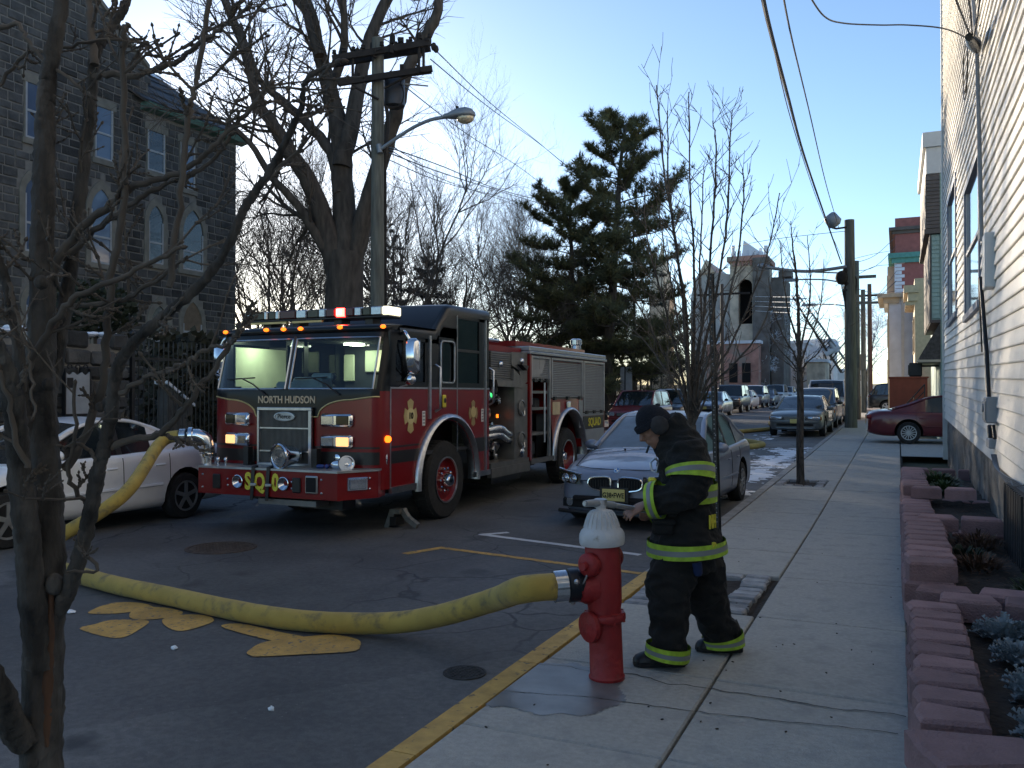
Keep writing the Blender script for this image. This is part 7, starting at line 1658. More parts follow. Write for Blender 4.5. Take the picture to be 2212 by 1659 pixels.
for px, D, k, s in ((545, 36, 1, .95), (570, 50, 0, 1.05), (585, 44, 2, .9), (610, 33, 0, .62), (640, 52, 0, 1.0), (668, 40, 2, .78), (690, 62, 1, 1.2), (800, 46, 3, 1.0), (850, 33, 3, 1.05), (870, 42, 2, .95), (830, 56, 0, 1.1), (880, 52, 0, .95), (935, 60, 2, .95), (985, 55, 3, 1.2), (1010, 48, 1, 1.05), (1045, 60, 2, .95), (1075, 52, 1, 1.1), (1110, 44, 3, .95), (1140, 58, 2, .9), (1165, 50, 0, .85), (1200, 62, 2, .9), (1225, 47, 3, .85), (1395, 60, 3, .8), (1430, 64, 1, .7), (1360, 52, 3, .75), (520, 58, 2, 1.0), (760, 70, 2, 1.1), (1090, 78, 0, 1.1)):
    put(px, D, k, s)
# brushwood along the park edge: one mass nobody could count
R = random.Random(8); T, C = MB(), MB(); oo = dict(lev=2, kids=[4, 3, 1], rmin=.006, r=.02, wob=.3, up=.12, seg=.3, split=.0, lr=(.4, .7), first=.05, ang=(.4, 1.1))
for i in range(240):
    y = R.uniform(17, 66); x = -14.2-R.random()**1.4*9; grow(C, C, Vector((x, y, gz(y))), (rv(R)*.5+Vector((0, 0, 1))).normalized(), R.uniform(1.6, 3.4), .022, 0, R, oo)
tag(C.build('brushwood', M('brush_twig', (.075,.055,.042), .9, var=.3), None, None, fix=False), kind='stuff')

hb = MB(); R = random.Random(14)  # leaf mass added behind the engine to keep low sun off the road
for i in range(13000):
    y = R.uniform(14.5, 34); x = -15.6-(y-14.5)*.12+R.gauss(0, .35); z = gz(y)+.1+3.1*R.random()**.8; d = rv(R); e = d.orthogonal().normalized()*.08; d *= .21; p = Vector((x, y, z)); hb.quad(p-e*.3, p+d*.4-e, p+d, p+d*.4+e)
tag(hb.build('sun_block_hedge', M('sun_block_leaf', (.028,.030,.018), .8, var=.4), None, None, fix=False), kind='stuff')
# ---- evergreens: needle tufts on layered boughs
m_needle = M('pine_needles', (.085,.085,.034), .8, var=.5, scale=1.3, col2=(.20,.155,.055), c2lo=.55, c2hi=.75, c2scale=.8)
m_needle2 = M('dark_hemlock_needles', (.020,.024,.015), .85, var=.45, scale=1.5)
def tuft(b, c, d, s, R, n):
    for _ in range(n):
        q = (d*.7+rv(R)).normalized(); w = q.orthogonal().normalized()*(s*.055); e = c+q*s*R.uniform(.7, 1.15)
        k = len(b.v); b.v += [tuple(c-w), tuple(c+w), tuple(e)]; b.f.append([k, k+1, k+2]); b.m.append(0)
def bough(T, Nn, p, d, ln, r, R, s, n, dens, droop=-.02, upend=.25):
    P = [p]; m = 7
    for i in range(m): d = (d+rv(R)*.10+Vector((0, 0, droop if i < 4 else upend))).normalized(); P.append(P[-1]+d*ln/m)
    T.tube(P, [r*(1-.85*i/m) for i in range(m+1)], 4, False)
    for i in range(2, m+1):
        for _ in range(max(1, int(dens*(1 if i > 2 else .6)))):
            side = rv(R); side.z *= .35; q = P[i-1].lerp(P[i], R.random()); L_ = ln*R.uniform(.10, .34)*(1.1-.5*i/m); e = q+(side+d*.7+Vector((0, 0, .25))).normalized()*L_
            T.tube([q, e], [r*.25, r*.1], 3, False); mtn = max(2, int(L_/(s*.55)))
            for j in range(mtn): tuft(Nn, q.lerp(e, (j+1)/mtn), (e-q).normalized()+Vector((0, 0, .4)), s, R, n)
def evergreen(label, base, lean, h, prof, R, mat, nb, s, n, dens, r, t0=.12, droop=-.03, upend=.22, name='pine_tree', top=None):
    t = thing(name, label, 'tree', base, absolute=True); T, Nn = MB(), MB(); b0 = Vector(base); P = [b0+lean*(i/10)**1.5+Vector((noise.noise(Vector((i*.5, r, 0)))*.12, 0, h*i/10)) for i in range(11)]
    T.tube(P, [r*(1-.8*i/10) for i in range(11)], 9)
    for k in range(nb):
        u = t0+(1-t0)*(k+R.random())/nb; f = min(9.99, u*10); i = int(f); q = P[i].lerp(P[i+1], f-i); a = k*2.4+R.uniform(-.5, .5); ln = lerp_tab(prof, u)[0]*R.uniform(.7, 1.15)
        if top and u > top and R.random() < .15: continue
        el = .05+.75*max(0, u-.6)/.4
        bough(T, Nn, q, Vector((cos(a), sin(a), el)).normalized(), ln, max(.02, r*.28*(1-u*.7)), R, s, n, dens*min(1, ln/2+.3), droop, upend)
    T.build('trunk', m_bark2, t, None, fix=False); Nn.build('crown', mat, t, None, fix=False)
R = random.Random(12)
pb = at(1312, 800, 44); pb = (pb.x, pb.y, gz(pb.y))
evergreen('tall dark pine with plumed golden tipped boughs and two uneven tops beyond the engine', pb, _rt*.9, 15.2, [(0, 4.8), (.3, 4.5), (.5, 3.9), (.68, 3.5), (.82, 2.9), (.93, 2.2), (1.0, 1.3)], R, m_needle, 60, .36, 12, 9, .34, .08)
pb2 = at(1240, 800, 45.0); pb2 = (pb2.x, pb2.y, gz(pb2.y))
evergreen('lower pine leaning left beside the tall pine', pb2, _rt*-.2, 12.2, [(0, 3.2), (.4, 3.5), (.7, 3.5), (.88, 2.4), (1, .9)], R, m_needle, 44, .36, 11, 8, .26, .2, upend=.15)
for px, D, h, lab in ((850, 62, 13, 'dark hemlock with level boughs behind the utility pole'), (925, 48, 9.0, 'dark hemlock with level boughs above the engine cab'), (1370, 50, 12, 'dark hemlock with level boughs right of the tall pine'), (1250, 52, 10, 'dark hemlock with level boughs under the pines')):
    p = at(px, 800, D); evergreen(lab, (p.x, p.y, gz(p.y)), Vector((0, 0, 0)), h, [(0, 3.4), (.4, 2.8), (.8, 1.4), (1, .3)], R, m_needle2, 34, .26, 9, 5.5, .16, .12, -.06, .02, 'hemlock_tree')
# evergreen shrub by the stone building
b = MB(); c = onx(205, 668, -15.2)
for _ in range(1500):
    q = rv(R)*R.random()**.4; p = c+Vector((q.x*.7, q.y*1.0, q.z*.62)); d = rv(R); e = d.orthogonal().normalized()*.03; d *= .09; b.quad(p-e, p+d*.4-e*2, p+d, p+d*.4+e*2)
sh = thing('evergreen_shrub', 'dark evergreen shrub above the gate wall in front of the stone building', 'shrub', (c.x, c.y, .1), absolute=True); b.build('foliage', M('shrub_leaf', (.016,.024,.010), .7, var=.4), sh, fix=False)
q = MB(); q.tube([(c.x, c.y, .1), (c.x+.05, c.y, 1.5), (c.x, c.y, c.z)], [.07, .05, .03], 7); q.build('stem', m_bark2, sh)
# frosted tree beside the ladder and icy brush at the church
R = random.Random(5)
for px, D, h, lab in ((1800, 108, 11.5, 'ice coated pale tree beside the raised ladder'), (1870, 120, 9, 'ice coated tree far down the right pavement'), (1660, 92, 6, 'ice coated drooping tree in front of the church'), (1690, 88, 7.5, 'ice coated tree under the raised ladder tip'), (1720, 96, 5, 'low ice coated tree before the white buildings'), (1625, 86, 4, 'low ice coated bush at the church porch')):
    p = at(px, 800, D); t = thing('iced_tree', lab, 'tree', (p.x, p.y, gz(p.y)), absolute=True); T, C = MB(), MB()
    grow(T, C, Vector((p.x, p.y, gz(p.y))), Vector((0, 0, 1)), h, .2, 0, R, dict(lev=4, kids=[10, 6, 5, 3, 1], rmin=.022, r=.05, wob=.22, up=.03, seg=1, split=.06, lr=(.4, .65), first=.2, ang=(.5, 1.0)))
    T.build('trunk', m_bark2, t, None, fix=False); C.build('crown', m_frost, t, None, fix=False)
# ================================================================ POLES, WIRES, STREET FURNITURE
m_pole = M('utility_pole_wood', (.125,.13,.112), .95, var=.35, scale=4, bump=.7, bscale=10, stretch=(4,4,.4))
m_creo = M('dark_crossarm_wood', (.022,.019,.017), .9, var=.4, scale=6); m_trans = M('transformer_grey', (.035,.038,.045), .5, var=.1)
m_lampgrey = M('lamp_housing', (.22,.26,.30), .5, .2, var=.08); m_lens = M('lamp_refractor', (.55,.48,.34), .12, .3, var=.3, scale=20)
m_wire = M('wire', (.035,.04,.05), .6, var=0)
# --- left pole behind the engine
XP = -11.75; base = onx(815, 900, XP); PY = base.y
lpz = gz(PY)
pl = thing('utility_pole', 'old wooden utility pole with double crossarms and transformer rising behind the fire engine', 'utility pole', (XP, PY, lpz), absolute=True)
def lp_(px, py, d=0): return onx(px, py, XP+d)
topz = lp_(820, 86).z
b = MB(); b.tube([(XP, PY, lpz), (XP, PY, topz)], [.19, .15], 14); b.build('pole', m_pole, pl, 60)
DP = (Vector((XP, PY, 0))-Vector((0, 0, 0))).dot(Vector((_fw.x, _fw.y, 0)))
def pp_(px, py, dd=0): return at(px, py, DP+dd)
for (x0, y0, x1, y1, dd, h) in ((718, 127, 928, 92, -.22, .15), (724, 138, 930, 104, .2, .15), (730, 180, 934, 148, -.22, .14), (734, 178, 932, 152, .2, .14)):
    a, c = pp_(x0, y0, dd), pp_(x1, y1, dd); d = (c-a); dn = d.normalized(); mt = Matrix((dn, Vector((0, 0, 1)).cross(dn).normalized(), dn.cross(Vector((0, 0, 1)).cross(dn).normalized()))).transposed()
    b = MB(); b.box((a+c)/2, (d.length, .10, h), mat=mt); b.build('crossarm', m_creo, pl)
rr = random.Random(3)
for i in range(11):
    t = i/10; p = pp_(722+206*t, 122-35*t, -.2 if i % 2 else .2); b = MB(); b.lathe([(.03, 0), (.03, .06), (.06, .07), (.045, .12), (.055, .15), (0, .18)], p, (0, 0, 1), 10); b.build('insulator', m_creo, pl)
for i in range(26): t = rr.random(); up2 = rr.random() < .7; p = pp_(722+206*t, (122-35*t if up2 else 176-30*t)+rr.uniform(-16, 10), rr.uniform(-.25, .25)); b = MB(); b.box(p, (rr.uniform(.06, .16), rr.uniform(.05, .12), rr.uniform(.06, .22)), rr.random()*3); b.tube([p, p+Vector((rr.uniform(-.25, .25), 0, rr.uniform(-.3, .1)))], .014, 4); b.build('fitting', m_creo, pl)
for (x, y0, y1) in ((762, 120, 178), (905, 96, 150), (915, 98, 150)): b = MB(); b.tube([pp_(x, y0, -.2), pp_(x, y1, -.2)], .035, 6); b.build('brace', m_creo, pl)
b = MB(); b.tube([pp_(760, 185, -.2), pp_(818, 215, -.1)], .03, 5); b.tube([pp_(900, 155, -.2), pp_(830, 190, -.1)], .03, 5); b.build('brace', m_creo, pl)
t0_ = pp_(852, 232, .35); t1_ = pp_(852, 168, .35)
b = MB(); h = t1_.z-t0_.z; b.lathe([(.20, 0), (.26, .03), (.26, h-.05), (.23, h), (.08, h+.04), (.06, h+.16), (0, h+.17)], t0_, (0, 0, 1), 20); tr = b.build('transformer', m_trans, pl, 40)
b = MB(); [b.lathe([(.05, 0), (.05, .1), (.08, .12), (.05, .16), (.07, .2), (0, .26)], t0_+Vector((dx, dy, h-.02)), (dx, dy, 1), 8) for dx, dy in ((.12, .1), (-.12, .05))]; tag(b.build('bushings', m_creo, tr), kind='stuff')
b = MB(); b.tube(catmull([pp_(862, 170, .2), pp_(872, 200, .1), pp_(866, 225, .1), pp_(845, 232, .05), pp_(830, 226, 0)], 4), .016, 5); b.tube(catmull([pp_(834, 230, -.1), pp_(838, 260, -.1), pp_(833, 310, -.15), pp_(830, 330, -.1)], 4), .05, 6); b.tube([pp_(832, 330, .1), pp_(833, 700, .1)], .035, 6); b.build('riser_cable', m_creo, pl, 60)
b = MB(); b.tube([pp_(870, 181, 0), pp_(925, 186, 0)], .02, 5); b.build('spar', m_grey, pl)
for (x, y, r) in ((937, 101, .075), (942, 106, .07)): b = MB(); b.ball(pp_(x, y, -.2), (r, r, r*1.4), 8, 6); b.build('bell_insulator', m_creo, pl, 90)
sl_ = thing('street_lamp', 'grey cobra head street lamp on a curved arm fixed to the old wooden pole', 'street lamp', pp_(822, 322, -.15), absolute=True)
b = MB(); b.tube(catmull([pp_(820, 324, -.16), pp_(850, 303, -.3), pp_(890, 277, -.5), pp_(930, 259, -.7), pp_(968, 252, -.8)], 4), .045, 8); b.tube([pp_(818, 312, -.16), pp_(821, 330, -.16)], .07, 8); b.build('arm', m_lampgrey, sl_, 60)
a = pp_(957, 252, -.8); c = pp_(1026, 247, -.95); dn = (c-a).normalized(); L_ = (c-a).length; sd_ = Vector((0, 0, 1)).cross(dn).normalized(); u_ = dn.cross(sd_)
b = MB(); P = []
for t, w, hh, hb in ((0, .05, .05, -.05), (.15, .09, .08, -.06), (.4, .17, .16, -.07), (.7, .20, .19, -.07), (.9, .17, .14, -.06), (1.0, .07, .05, -.04)):
    cc = a+dn*L_*t; P.append([cc+sd_*(w*cos(q))+u_*((hh if sin(q) > 0 else -hb)*sin(q)) for q in [2*pi*k/14 for k in range(14)]])
b.grid(P, cv=True); b.add([tuple(q) for q in P[0]], [list(range(14))]); b.add([tuple(q) for q in P[-1]], [list(range(14))]); hd = b.build('lamp_head', m_lampgrey, sl_, 60)
b = MB(); mt = Matrix((dn, sd_, u_)).transposed(); b.ball(a+dn*L_*.70-u_*.07, (.22, .15, .14), 14, 8, mat=mt); b.build('refractor', m_lens, hd, 90)
b = MB(); b.cyl(a+dn*L_*.45+u_*.16, a+dn*L_*.45+u_*.22, .04, n=8); b.build('photocell', m_creo, hd)
# --- right hand poles
def pole(px, py_base, label, x, r, h, extra=None):
    y = x and onx(px, 860, x).y; z = gz(y)+.1; t = thing('utility_pole', label, 'utility pole', (x, y, z), absolute=True); b = MB(); b.tube([(x, y, z-.1), (x-.03*h/9, y, z+h)], [r, r*.78], 14); b.build('pole', m_pole, t, 60); return t, Vector((x, y, z)), h
rp1, rb, rh = pole(1838, 930, 'thick bare wooden utility pole on the right pavement carrying a long lamp arm', -1.75, .25, 8.55)
DR = rb.dot(Vector((_fw.x, _fw.y, 0)))
def rp_(px, py, dd=0): return at(px, py, DR+dd)
b = MB(); b.tube(catmull([rp_(1828, 576), rp_(1790, 582), rp_(1750, 586), rp_(1715, 585), rp_(1680, 581), rp_(1644, 575)], 4), .07, 8); b.tube([rp_(1829, 590), rp_(1760, 588)], .03, 6); b.build('mast_arm', m_lampgrey, rp1, 60)
b = MB(); b.tube([rp_(1660, 578), rp_(1648, 575), rp_(1636, 573)], [.09, .12, .05], 8); b.build('lamp_head', m_lampgrey, rp1, 60)
b = MB(); b.ball(rp_(1818, 600), (.25, .2, .3), 8, 6); b.tube(catmull([rp_(1838, 590), rp_(1850, 604), rp_(1846, 640)], 4), .03, 5); [b.tube(catmull([rp_(1815+k*3, 600), rp_(1820+k*2, 630), rp_(1824+k, 650+k*9)], 3), .025, 4) for k in range(4)]; [b.ball(rp_(1826+k*2, 585+k*14), .12, 6, 5) for k in range(5)]; b.build('cable_clamps', m_creo, rp1, 60)
b = MB(); b.tube([rp_(1828, 491), rp_(1806, 494), rp_(1798, 492)], .04, 6); b.tube([rp_(1801, 492), rp_(1800, 480)], .03, 6); q = b.build('bracket', m_creo, rp1)
a, c = rp_(1789, 464), rp_(1808, 488); b = MB(); b.tube([a, a.lerp(c, .15), a.lerp(c, .8), c], [.18, .27, .30, .16], 10); b.build('flood_lamp', m_lampgrey, rp1, 60)
for i, (px, x, r, h, lab) in enumerate(((1852, -1.85, .17, 8.0, 'second utility pole on the right pavement just beyond the thick one'), (1866, -1.9, .17, 7.6, 'third thinner utility pole far along the right pavement'), (1880, -1.8, .18, 9.0, 'far utility pole beyond the dark off road car'))):
    t, bb, hh = pole(px, 880, lab, x, r, h); 
    b = MB(); b.b2((bb.x-.9, bb.y-.06, bb.z+hh-.9), (bb.x+.9, bb.y+.06, bb.z+hh-.75)); b.b2((bb.x-.3, bb.y-.1, bb.z+2.6), (bb.x+.12, bb.y-.2, bb.z+3.6)) if i < 2 else None; b.build('crossarm', m_creo if i == 2 else m_pole, t)
    if i < 2: b = MB(); b.tube(catmull([(bb.x, bb.y, bb.z+hh-1.3), (bb.x-1.4, bb.y-.1, bb.z+hh-.9), (bb.x-2.9, bb.y-.1, bb.z+hh-.8)], 4), .04, 5); b.box((bb.x-3.2, bb.y-.1, bb.z+hh-.82), (.8, .3, .14)); b.build('lamp_arm', m_lampgrey, t)
for px, D, top, lab in ((1604, 95, 640, 'wooden pole with an iced crossarm in front of the church tower'), (1560, 70, 640, 'far pole left of the church partly hidden by twigs'), (1700, 100, 650, 'ice glazed pole at the far crossing')):
    p = at(px, 800, D); zt = at(px, top, D).z; t = thing('utility_pole', lab, 'utility pole', (p.x, p.y, gz(p.y)), absolute=True); b = MB(); b.cyl((p.x, p.y, gz(p.y)), (p.x, p.y, zt+1), .17, .13, 8); b.build('pole', m_wood if px < 1690 else m_frost, t); b = MB(); b.b2((p.x-2.0, p.y-.08, zt+.1), (p.x+2.2, p.y+.08, zt+.26)); b.build('crossarm', m_frost if px > 1580 else m_creo, t)
# --- wires
def wire(pts, r, label, g='overhead wires', k=8, mat=None):
    P = catmull(pts, k); b = MB(); b.tube(P, r, 5, True); tag(b.build('overhead_wire', mat or m_wire, None, 60), label, 'wire', g)
a_ = rp_(1826, 576, .2)
wire([at(1640, -60, 8), at(1658, 40, 9.5), at(1700, 200, 13), at(1740, 345, 20), at(1790, 490, 29), rp_(1818, 570)], .026, 'thickest dark cable running down to the thick right pole')
wire([at(1632, -60, 9), at(1668, 90, 11), at(1715, 280, 17), at(1772, 450, 27), rp_(1820, 560, .3)], .009, 'thin wire just left of the thickest cable')
wire([at(1690, -20, 9), at(1712, 90, 11), at(1748, 240, 16), at(1785, 400, 25), rp_(1812, 492)], .012, 'wire right of the thickest cable ending at the flood lamp')
wire([at(1742, -20, 8.0), at(1780, 35, 8.8), at(1822, 50, 9.6), at(1900, 54, 10), at(1960, 54, 10.2), at(2040, 62, 10.4), wp(2092, 84, .2)], .009, 'service wire sagging across the sky to the white house')
for k, (x, y) in enumerate(((2020, -120), (2045, -130), (2070, -150))): wire([at(x, y, 9.2), at(x+45, y+120, 9.0), wp(2096+k*4, 78, .2)], .012, ('left', 'middle', 'right')[k]+' service drop rising above the white house weatherhead', 'service drops at the white house')
for (x0, y0, x1, y1, s, lab) in ((944, 112, 1180, 322, 8, 'upper wire from crossarm tip down to the pine'), (930, 128, 1190, 330, 6, 'second wire from crossarm tip down to the pine'), (866, 180, 1150, 382, 8, 'wire from below the transformer to the pine')):
    wire([pp_(x0, y0), at((x0+x1)/2, (y0+y1)/2+s, 34), at(x1, y1, 50), at(x1+120, y1+105, 64), at(x1+190, y1+185, 76)], .016, lab)
for k, (y0, y1) in enumerate(((318, 405), (330, 412), (345, 428), (322, 440))): wire([pp_(840, y0, .1), at(960, (y0*.62+y1*.38)+10+k*4, 30), at(1090+k*12, y1+8, 44), at(1260, y1+50+k*6, 62)], .018 if k < 2 else .013, ('highest', 'second', 'third', 'lowest')[k]+' of the four low wires fanning from the old pole over the wood', 'low wires over the wood')
R = random.Random(4)
for k in range(7):
    y0 = 570+k*16; wire([rp_(1838, y0), at(1890, y0+R.uniform(-30, 20), 40), at(1936, y0-30+R.uniform(-40, 60), 48)], .012, ('first', 'second', 'third', 'fourth', 'fifth', 'sixth', 'seventh')[k]+' service wire from the top between thick pole and right houses', 'service wires to the right houses', 5)
for k in range(4): wire([rp_(1834, 600+k*14), at(1740, 640+k*12, 60), at(1610, 640+k*10, 92)], .02, ('top', 'upper middle', 'lower middle', 'bottom')[k]+' iced wire from the thick pole to the church pole', 'iced wires towards the church', 5, m_frost)
for k in range(3): wire([rp_(1838, 560+k*20), onx(1850, 640+k*10, -1.85), onx(1866, 690+k*8, -1.9), at(1885, 720+k*12, 110)], .014, ('upper', 'middle', 'lower')[k]+' wire strung between the right hand poles', 'wires along the right pavement', 5)
wire([at(1545, 545, 45), at(1650, 520, 38), rp_(1838, 498)], .012, 'thin wire crossing the sky left of the thick pole')
wire([rp_(1840, 560), at(1890, 548, 40), at(1935, 540, 50)], .010, 'thin wire from the thick pole top to the pink building')
# --- black perforated sign post beside the firefighter
sp = thing('sign_post', 'black perforated steel sign post standing in the pavement behind the firefighter', 'sign post', (-1.77, 9.36, 0), absolute=True)
b = MB(); x, y = -1.77, 9.36; w = .034; lean_ = -.075
ring = []
for z in (0, 3.0): ring.append([(x+dx+lean_*z/3, y+dy, z) for dx, dy in ((-w, w), (-w*.5, w), (-w*.42, -w*.6), (w*.42, -w*.6), (w*.5, w), (w, w), (w, w-.006), (w*.56, w-.006), (w*.5, -w*.8), (-w*.5, -w*.8), (-w*.56, w-.006), (-w, w-.006))])
b.grid(ring, cv=True); b.add(ring[1], [list(range(12))]); b.build('channel', m_black, sp)
m_hole = M('worn_hole_rim', (.20,.20,.21), .5, .3, var=0)
b = MB()
for i in range(56):
    z = .22+i*.05; c = Vector((x+lean_*z/3, y-w*.8-.003, z)); n_ = 8
    b.add([tuple(c+Vector((cos(q)*.0085, 0, sin(q)*.0085))) for q in [2*pi*k/n_ for k in range(n_)]], [list(range(n_))])
tag(b.build('punched_holes', m_hole, sp, fix=False), kind='stuff')
for z in (1.55, 2.0, .9, 1.25): b = MB(); b.ball((x+lean_*z/3+.012, y-w*.8-.006, z), .008, 6, 4); b.build('bolt', m_steel, sp)
# street sign seen from behind, beyond the engine
p = at(1350, 800, 43); z0 = gz(p.y); s = thing('parking_sign', 'pale back of a street sign on a thin post beyond the engine tail', 'sign', (p.x, p.y, z0), absolute=True)
b = MB(); b.cyl((p.x, p.y, z0), (p.x, p.y, at(1350, 790, 43).z), .03, n=6); b.build('post', m_black, s)
b = MB(); a, c = at(1338, 843, 43), at(1362, 793, 43); b.b2((a.x, p.y+.03, a.z), (c.x+.1, p.y+.05, c.z)); b.build('panel', m_grey, s)
# raised ladder of a fire engine at the far end, sheathed in ice
lt_ = thing('aerial_ladder', 'raised aerial ladder of a far fire truck reaching over the iced buildings', 'ladder', at(1822, 792, 92), absolute=True); a, c = at(1832, 806, 92), at(1716, 636, 84); d = (c-a).normalized(); s1 = d.cross(Vector((0, 1, 0))).normalized()
for off in ((.42, -.35), (.42, .35), (-.42, -.35), (-.42, .35)): o_ = s1*off[0]+Vector((0, off[1], 0)); b = MB(); b.tube([a+o_*1.25, a.lerp(c, .6)+o_, c+o_*.6], [.12, .10, .07], 5); b.build('rail', m_wood if off[0] > 0 else m_grey, lt_)
b = MB(); n = 34
for i in range(n):
    q = a.lerp(c, i/n); q2 = a.lerp(c, (i+1)/n); k = 1.2-.6*i/n; b.tube([q+s1*.42*k+Vector((0, -.35*k, 0)), q2-s1*.42*k+Vector((0, -.35*k, 0))], .05, 4); b.tube([q-s1*.42*k+Vector((0, -.35*k, 0)), q-s1*.42*k+Vector((0, .35*k, 0))], .05, 4)
tag(b.build('lattice', m_creo, lt_), kind='stuff')
b = MB(); q = a.lerp(c, .33); b.tube([q+s1*.8, q-s1*.8], [.5, .42], 8); b.tube([a.lerp(c, .3)-s1*.3, a.lerp(c, .42)-s1*.3], [.45, .3], 8); b.build('ice_crust', m_frost, lt_, 60)
b = MB(); b.b2((a.x-1.3, a.y-4, gz(92)+.5), (a.x+1.3, a.y+4, gz(92)+2.2)); b.b2((a.x-1.0, a.y-1, gz(92)+2.2), (a.x+1.0, a.y+1, a.z)); b.build('turntable_truck', m_white, lt_)

# ================================================================ PLANTER BESIDE THE PAVEMENT
m_block = M('rose_concrete_block', (.33,.195,.19), .92, rand=.2, var=.22, scale=5, bump=.8, bscale=70, col2=(.235,.14,.135), c2lo=.55, c2hi=.75, c2scale=5)
pln = thing('block_planter', 'long rose concrete block planter bed between the pavement and the white house', 'planter', (.3, 8, 0), absolute=True)
R = random.Random(6)
def block(cx, cy, z0, w, d, h, rz, taper=.68, parent=pln):
    """retaining block: w along its length out of the bed (x), d across; the inner end is narrower"""
    b = MB(); c = .018; vs = []; cr, sr = cos(rz), sin(rz)
    for z, ins in ((z0, 0), (z0+h-c, 0), (z0+h, c)):
        for (u, v) in ((-w/2+ins, -d/2+ins), (w/2-ins, -d/2*taper+ins), (w/2-ins, d/2*taper-ins), (-w/2+ins, d/2-ins), (-w/2-.022+ins, 0)):
            vs.append((cx+cr*u-sr*v+R.uniform(-.003, .003), cy+sr*u+cr*v+R.uniform(-.003, .003), z+R.uniform(-.003, .003)))
    n = 5; fs = [list(range(n))[::-1], list(range(2*n, 3*n))]+[(r*n+k, r*n+(k+1) % n, (r+1)*n+(k+1) % n, (r+1)*n+k) for r in (0, 1) for k in range(n)]
    b.add(vs, fs); return b.build('block', m_block, parent, 30, fix=True)
# stepped courses: (start, end, base, top) along the pavement
secs = [(3.35, 6.95, 0, .20), (6.95, 10.3, .0, .22), (10.3, 13.2, 0, .22), (13.2, 16.2, 0, .22)]
y = 3.36; H1 = .19
def edge_row(y0, y1, z0, h, off=0, d0=.30, w0=.33):
    n = max(1, round((y1-y0)/d0)); d = (y1-y0)/n
    for i in range(n): block(.215+off+R.uniform(-.008, .008), y0+(i+.5)*d, z0, w0*R.uniform(.95, 1.05), d*.965, h, R.uniform(-.05, .05))
edge_row(4.14, 6.6, 0, .14, 0, .28, .29); edge_row(4.14, 6.55, .141, .145, .012, .28, .29)
block(.285, 3.86, .0, .42, .38, .145, .3, .7); block(.30, 3.86, .148, .45, .40, .155, .34, .7)
edge_row(7.0, 10.0, 0, .15); edge_row(7.05, 10.0, .151, .145, .01); edge_row(7.1, 9.7, .297, .14, .02)
edge_row(10.05, 13.0, 0, .15); edge_row(10.05, 13.0, .151, .145, .01); edge_row(13.05, 16.3, 0, .15, 0); edge_row(13.05, 16.3, .151, .145, .01)
edge_row(13.05, 16.3, .297, .14, .015)
for (yy, x0, n, z0) in ((3.76, .68, 2, .0), (3.76, .70, 2, .148), (6.78, .40, 2, 0), (6.72, .44, 2, .151), (6.98, .3, 3, .15), (9.86, .36, 2, .298), (10.2, .3, 3, .1), (12.85, .36, 2, .298), (13.15, .3, 3, .1), (16.4, .3, 3, .12), (16.4, .3, 3, .265)):
    for i in range(n): block(x0+i*.40+R.uniform(-.01, .01), yy+R.uniform(-.015, .015), z0, .25, .375, .146, pi/2+R.uniform(-.06, .06), .86)
b = MB(); P = []
for j in range(90):
    y = 3.85+12.55*j/89; row = []
    for i in range(12): x = .30+(HX+.06-.30)*i/11; row.append((x, y, .13+(.06 if y > 6.9 else 0)+(.05 if y > 13 else 0)+.05*noise.noise(Vector((x*5, y*5, 1)))+.02*noise.noise(Vector((x*17, y*17, 3)))))
    P.append(row)
b.grid(P); b.build('soil_bed', m_soil, pln, 60)
# plants: silver leaved dusty miller, green ground plants, dead stalks
m_silv_leaf = M('silver_leaf', (.23,.26,.27), .85, var=.35, scale=16, sheen=.3); m_gleaf = M('green_leaf', (.045,.075,.018), .6, var=.4, scale=12); m_dead = M('dead_leaf', (.11,.055,.03), .9, var=.4)
def leaf(b, p, d, ln, w, lobes, curl=.35):       # a lobed leaf as a bent blade with side lobes
    d = d.normalized(); s = d.cross(Vector((0, 0, 1))); s = s.normalized() if s.length > .01 else Vector((1, 0, 0)); up = s.cross(d); n = 5; P = []
    for i in range(n+1): t = i/n; P.append(p+d*ln*t-up*(-ln*curl*(t-t*t*1.4)))
    for i in range(n):
        wa = w*sin(pi*min(1, .15+.8*i/n)); wb_ = w*sin(pi*min(1, .15+.8*(i+1)/n)); b.quad(P[i]-s*wa*.3, P[i]+s*wa*.3, P[i+1]+s*wb_*.3, P[i+1]-s*wb_*.3)
        if lobes and 0 < i: 
            for sg in (-1, 1): k = len(b.v); q = P[i]+s*sg*wa*.3; tip = P[i]+s*sg*w*1.25+d*ln*.16+up*.004; b.v += [tuple(q), tuple(P[i+1]+s*sg*wb_*.25), tuple(tip+d*.006), tuple(tip-d*ln*.05)]; b.f.append([k, k+1, k+2, k+3]); b.m.append(0)
def plant(name, label, cat, x, y, r, h, n, mat, lobes, lw, group=None, ln=(.05, .1)):
    z = .13+(.06 if y > 6.9 else 0)+(.05 if y > 13 else 0); b = MB(); c = Vector((x, y, z))
    for _ in range(n):
        a = R.uniform(0, 2*pi); q = R.random()**.6; el = R.uniform(.1, 1.3); d = Vector((cos(a)*cos(el), sin(a)*cos(el), sin(el))); p = c+Vector((cos(a)*r*q*.9, sin(a)*r*q*.9, h*R.random()*(1-.5*q))); leaf(b, p, d, R.uniform(*ln), lw, lobes)
    t = thing(name, label, cat, (x, y, z), 0, group, True); b.build('leaves', mat, t, None, fix=False); q = MB()
    for _ in range(8): a = R.uniform(0, 2*pi); q.tube([c-Vector((0, 0, .03)), c+Vector((cos(a)*r*.4, sin(a)*r*.4, h*.5)), c+Vector((cos(a)*r*.8, sin(a)*r*.8, h*.8))], [.006, .005, .003], 4)
    q.build('stems', mat, t, None)
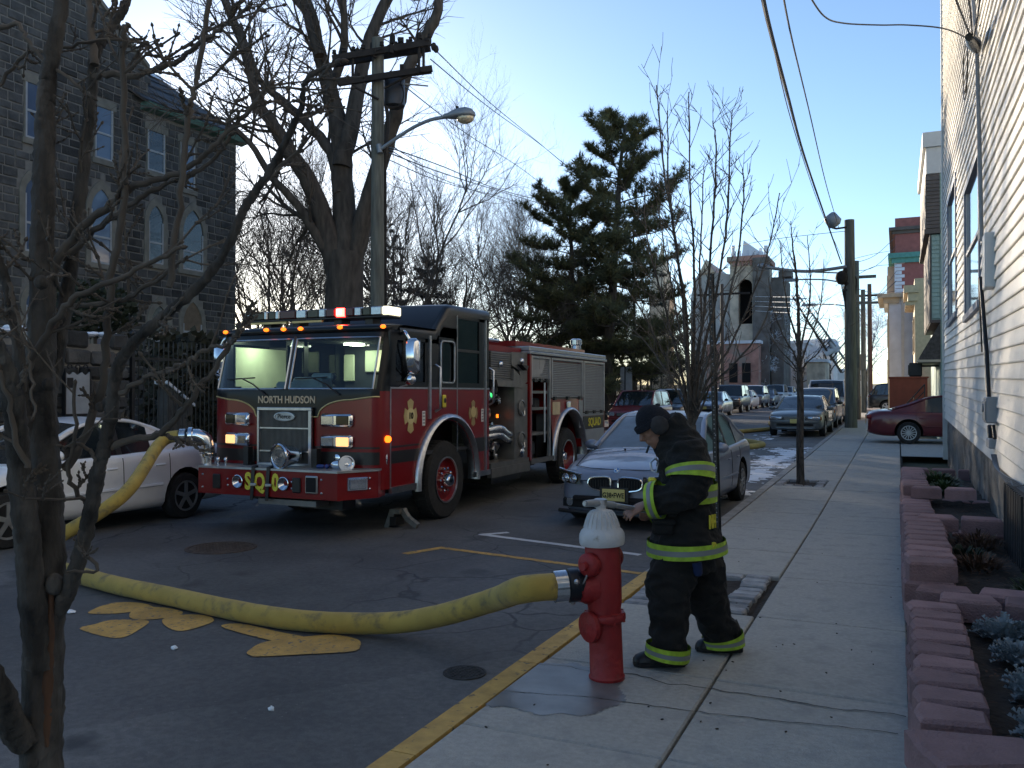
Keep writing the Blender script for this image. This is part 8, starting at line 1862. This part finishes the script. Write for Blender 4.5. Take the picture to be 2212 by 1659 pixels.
for (x, y, r, h, n, lab) in ((.88, 4.10, .17, .22, 420, 'silver leaved plant nearest the camera behind the corner block'), (.78, 4.25, .20, .22, 520, 'large silver leaved plant beside the fourth block'), (.62, 4.45, .12, .14, 240, 'small silver leaved plant close to the block edging'), (.98, 4.6, .17, .20, 380, 'silver leaved plant against the house side of the bed'),
    (.66, 5.05, .13, .15, 260, 'sprawling silver leaved plant midway along the near bed'), (.62, 5.75, .08, .10, 110, 'tiny silver leaved tuft in the bare soil'), (.86, 5.85, .07, .13, 100, 'upright silver leaved tuft in the bare soil'), (.60, 6.28, .13, .10, 240, 'low silver leaved plant under the terrace step'), (.84, 6.25, .15, .11, 280, 'silver leaved plant at the foot of the terrace step')):
    plant('dusty_miller', lab, 'plant', x, y, r, h, n, m_silv_leaf, True, .014, 'silver leaved plants in the near bed')
plant('green_plant', 'bright green low plant at the far end of the block planter', 'plant', .55, 14.8, .34, .22, 900, m_gleaf, False, .05, None, (.06, .12)); plant('green_plant', 'bright green low plant beside the one at the far end', 'plant', .62, 13.9, .26, .16, 500, m_gleaf, False, .05, None, (.06, .12))
plant('green_plant', 'small dull green plant at the house wall above the terrace step', 'plant', .92, 7.4, .16, .12, 260, m_gleaf, False, .03); plant('dead_plant', 'brown withered plant in the middle bed', 'plant', .62, 8.3, .22, .14, 240, m_dead, False, .03); plant('dead_plant', 'brown withered plant under the far terrace step', 'plant', .7, 9.4, .24, .16, 240, m_dead, False, .03); plant('green_plant', 'dark green creeping plant in the middle bed', 'plant', .55, 8.8, .22, .09, 300, M('dark_leaf', (.022,.035,.012), .7, var=.4), False, .03)
b = MB()
for _ in range(420):
    y = R.uniform(3.4, 12.8); p = Vector((R.uniform(.42, HX), y, .16+(.06 if y > 6.9 else 0)+R.uniform(0, .02))); a = R.uniform(0, 6.3); leaf(b, p, Vector((cos(a), sin(a), R.uniform(0, .4))), R.uniform(.02, .05), .02, False)
tag(b.build('fallen_leaves', m_dead, None, fix=False), kind='stuff')
b = MB()
for yy in (6.75, 7.3, 8.3, 9.7, 10.4, 11.3, 12.3):
    for _ in range(14): a = R.uniform(0, 6.3); p = Vector((.06+R.gauss(0, .012), yy+R.gauss(0, .05), .0)); leaf(b, p, Vector((cos(a), sin(a), R.uniform(.3, 1.2))), R.uniform(.02, .05), .008, False)
tag(b.build('pavement_weeds', m_gleaf, None, fix=False), kind='stuff')
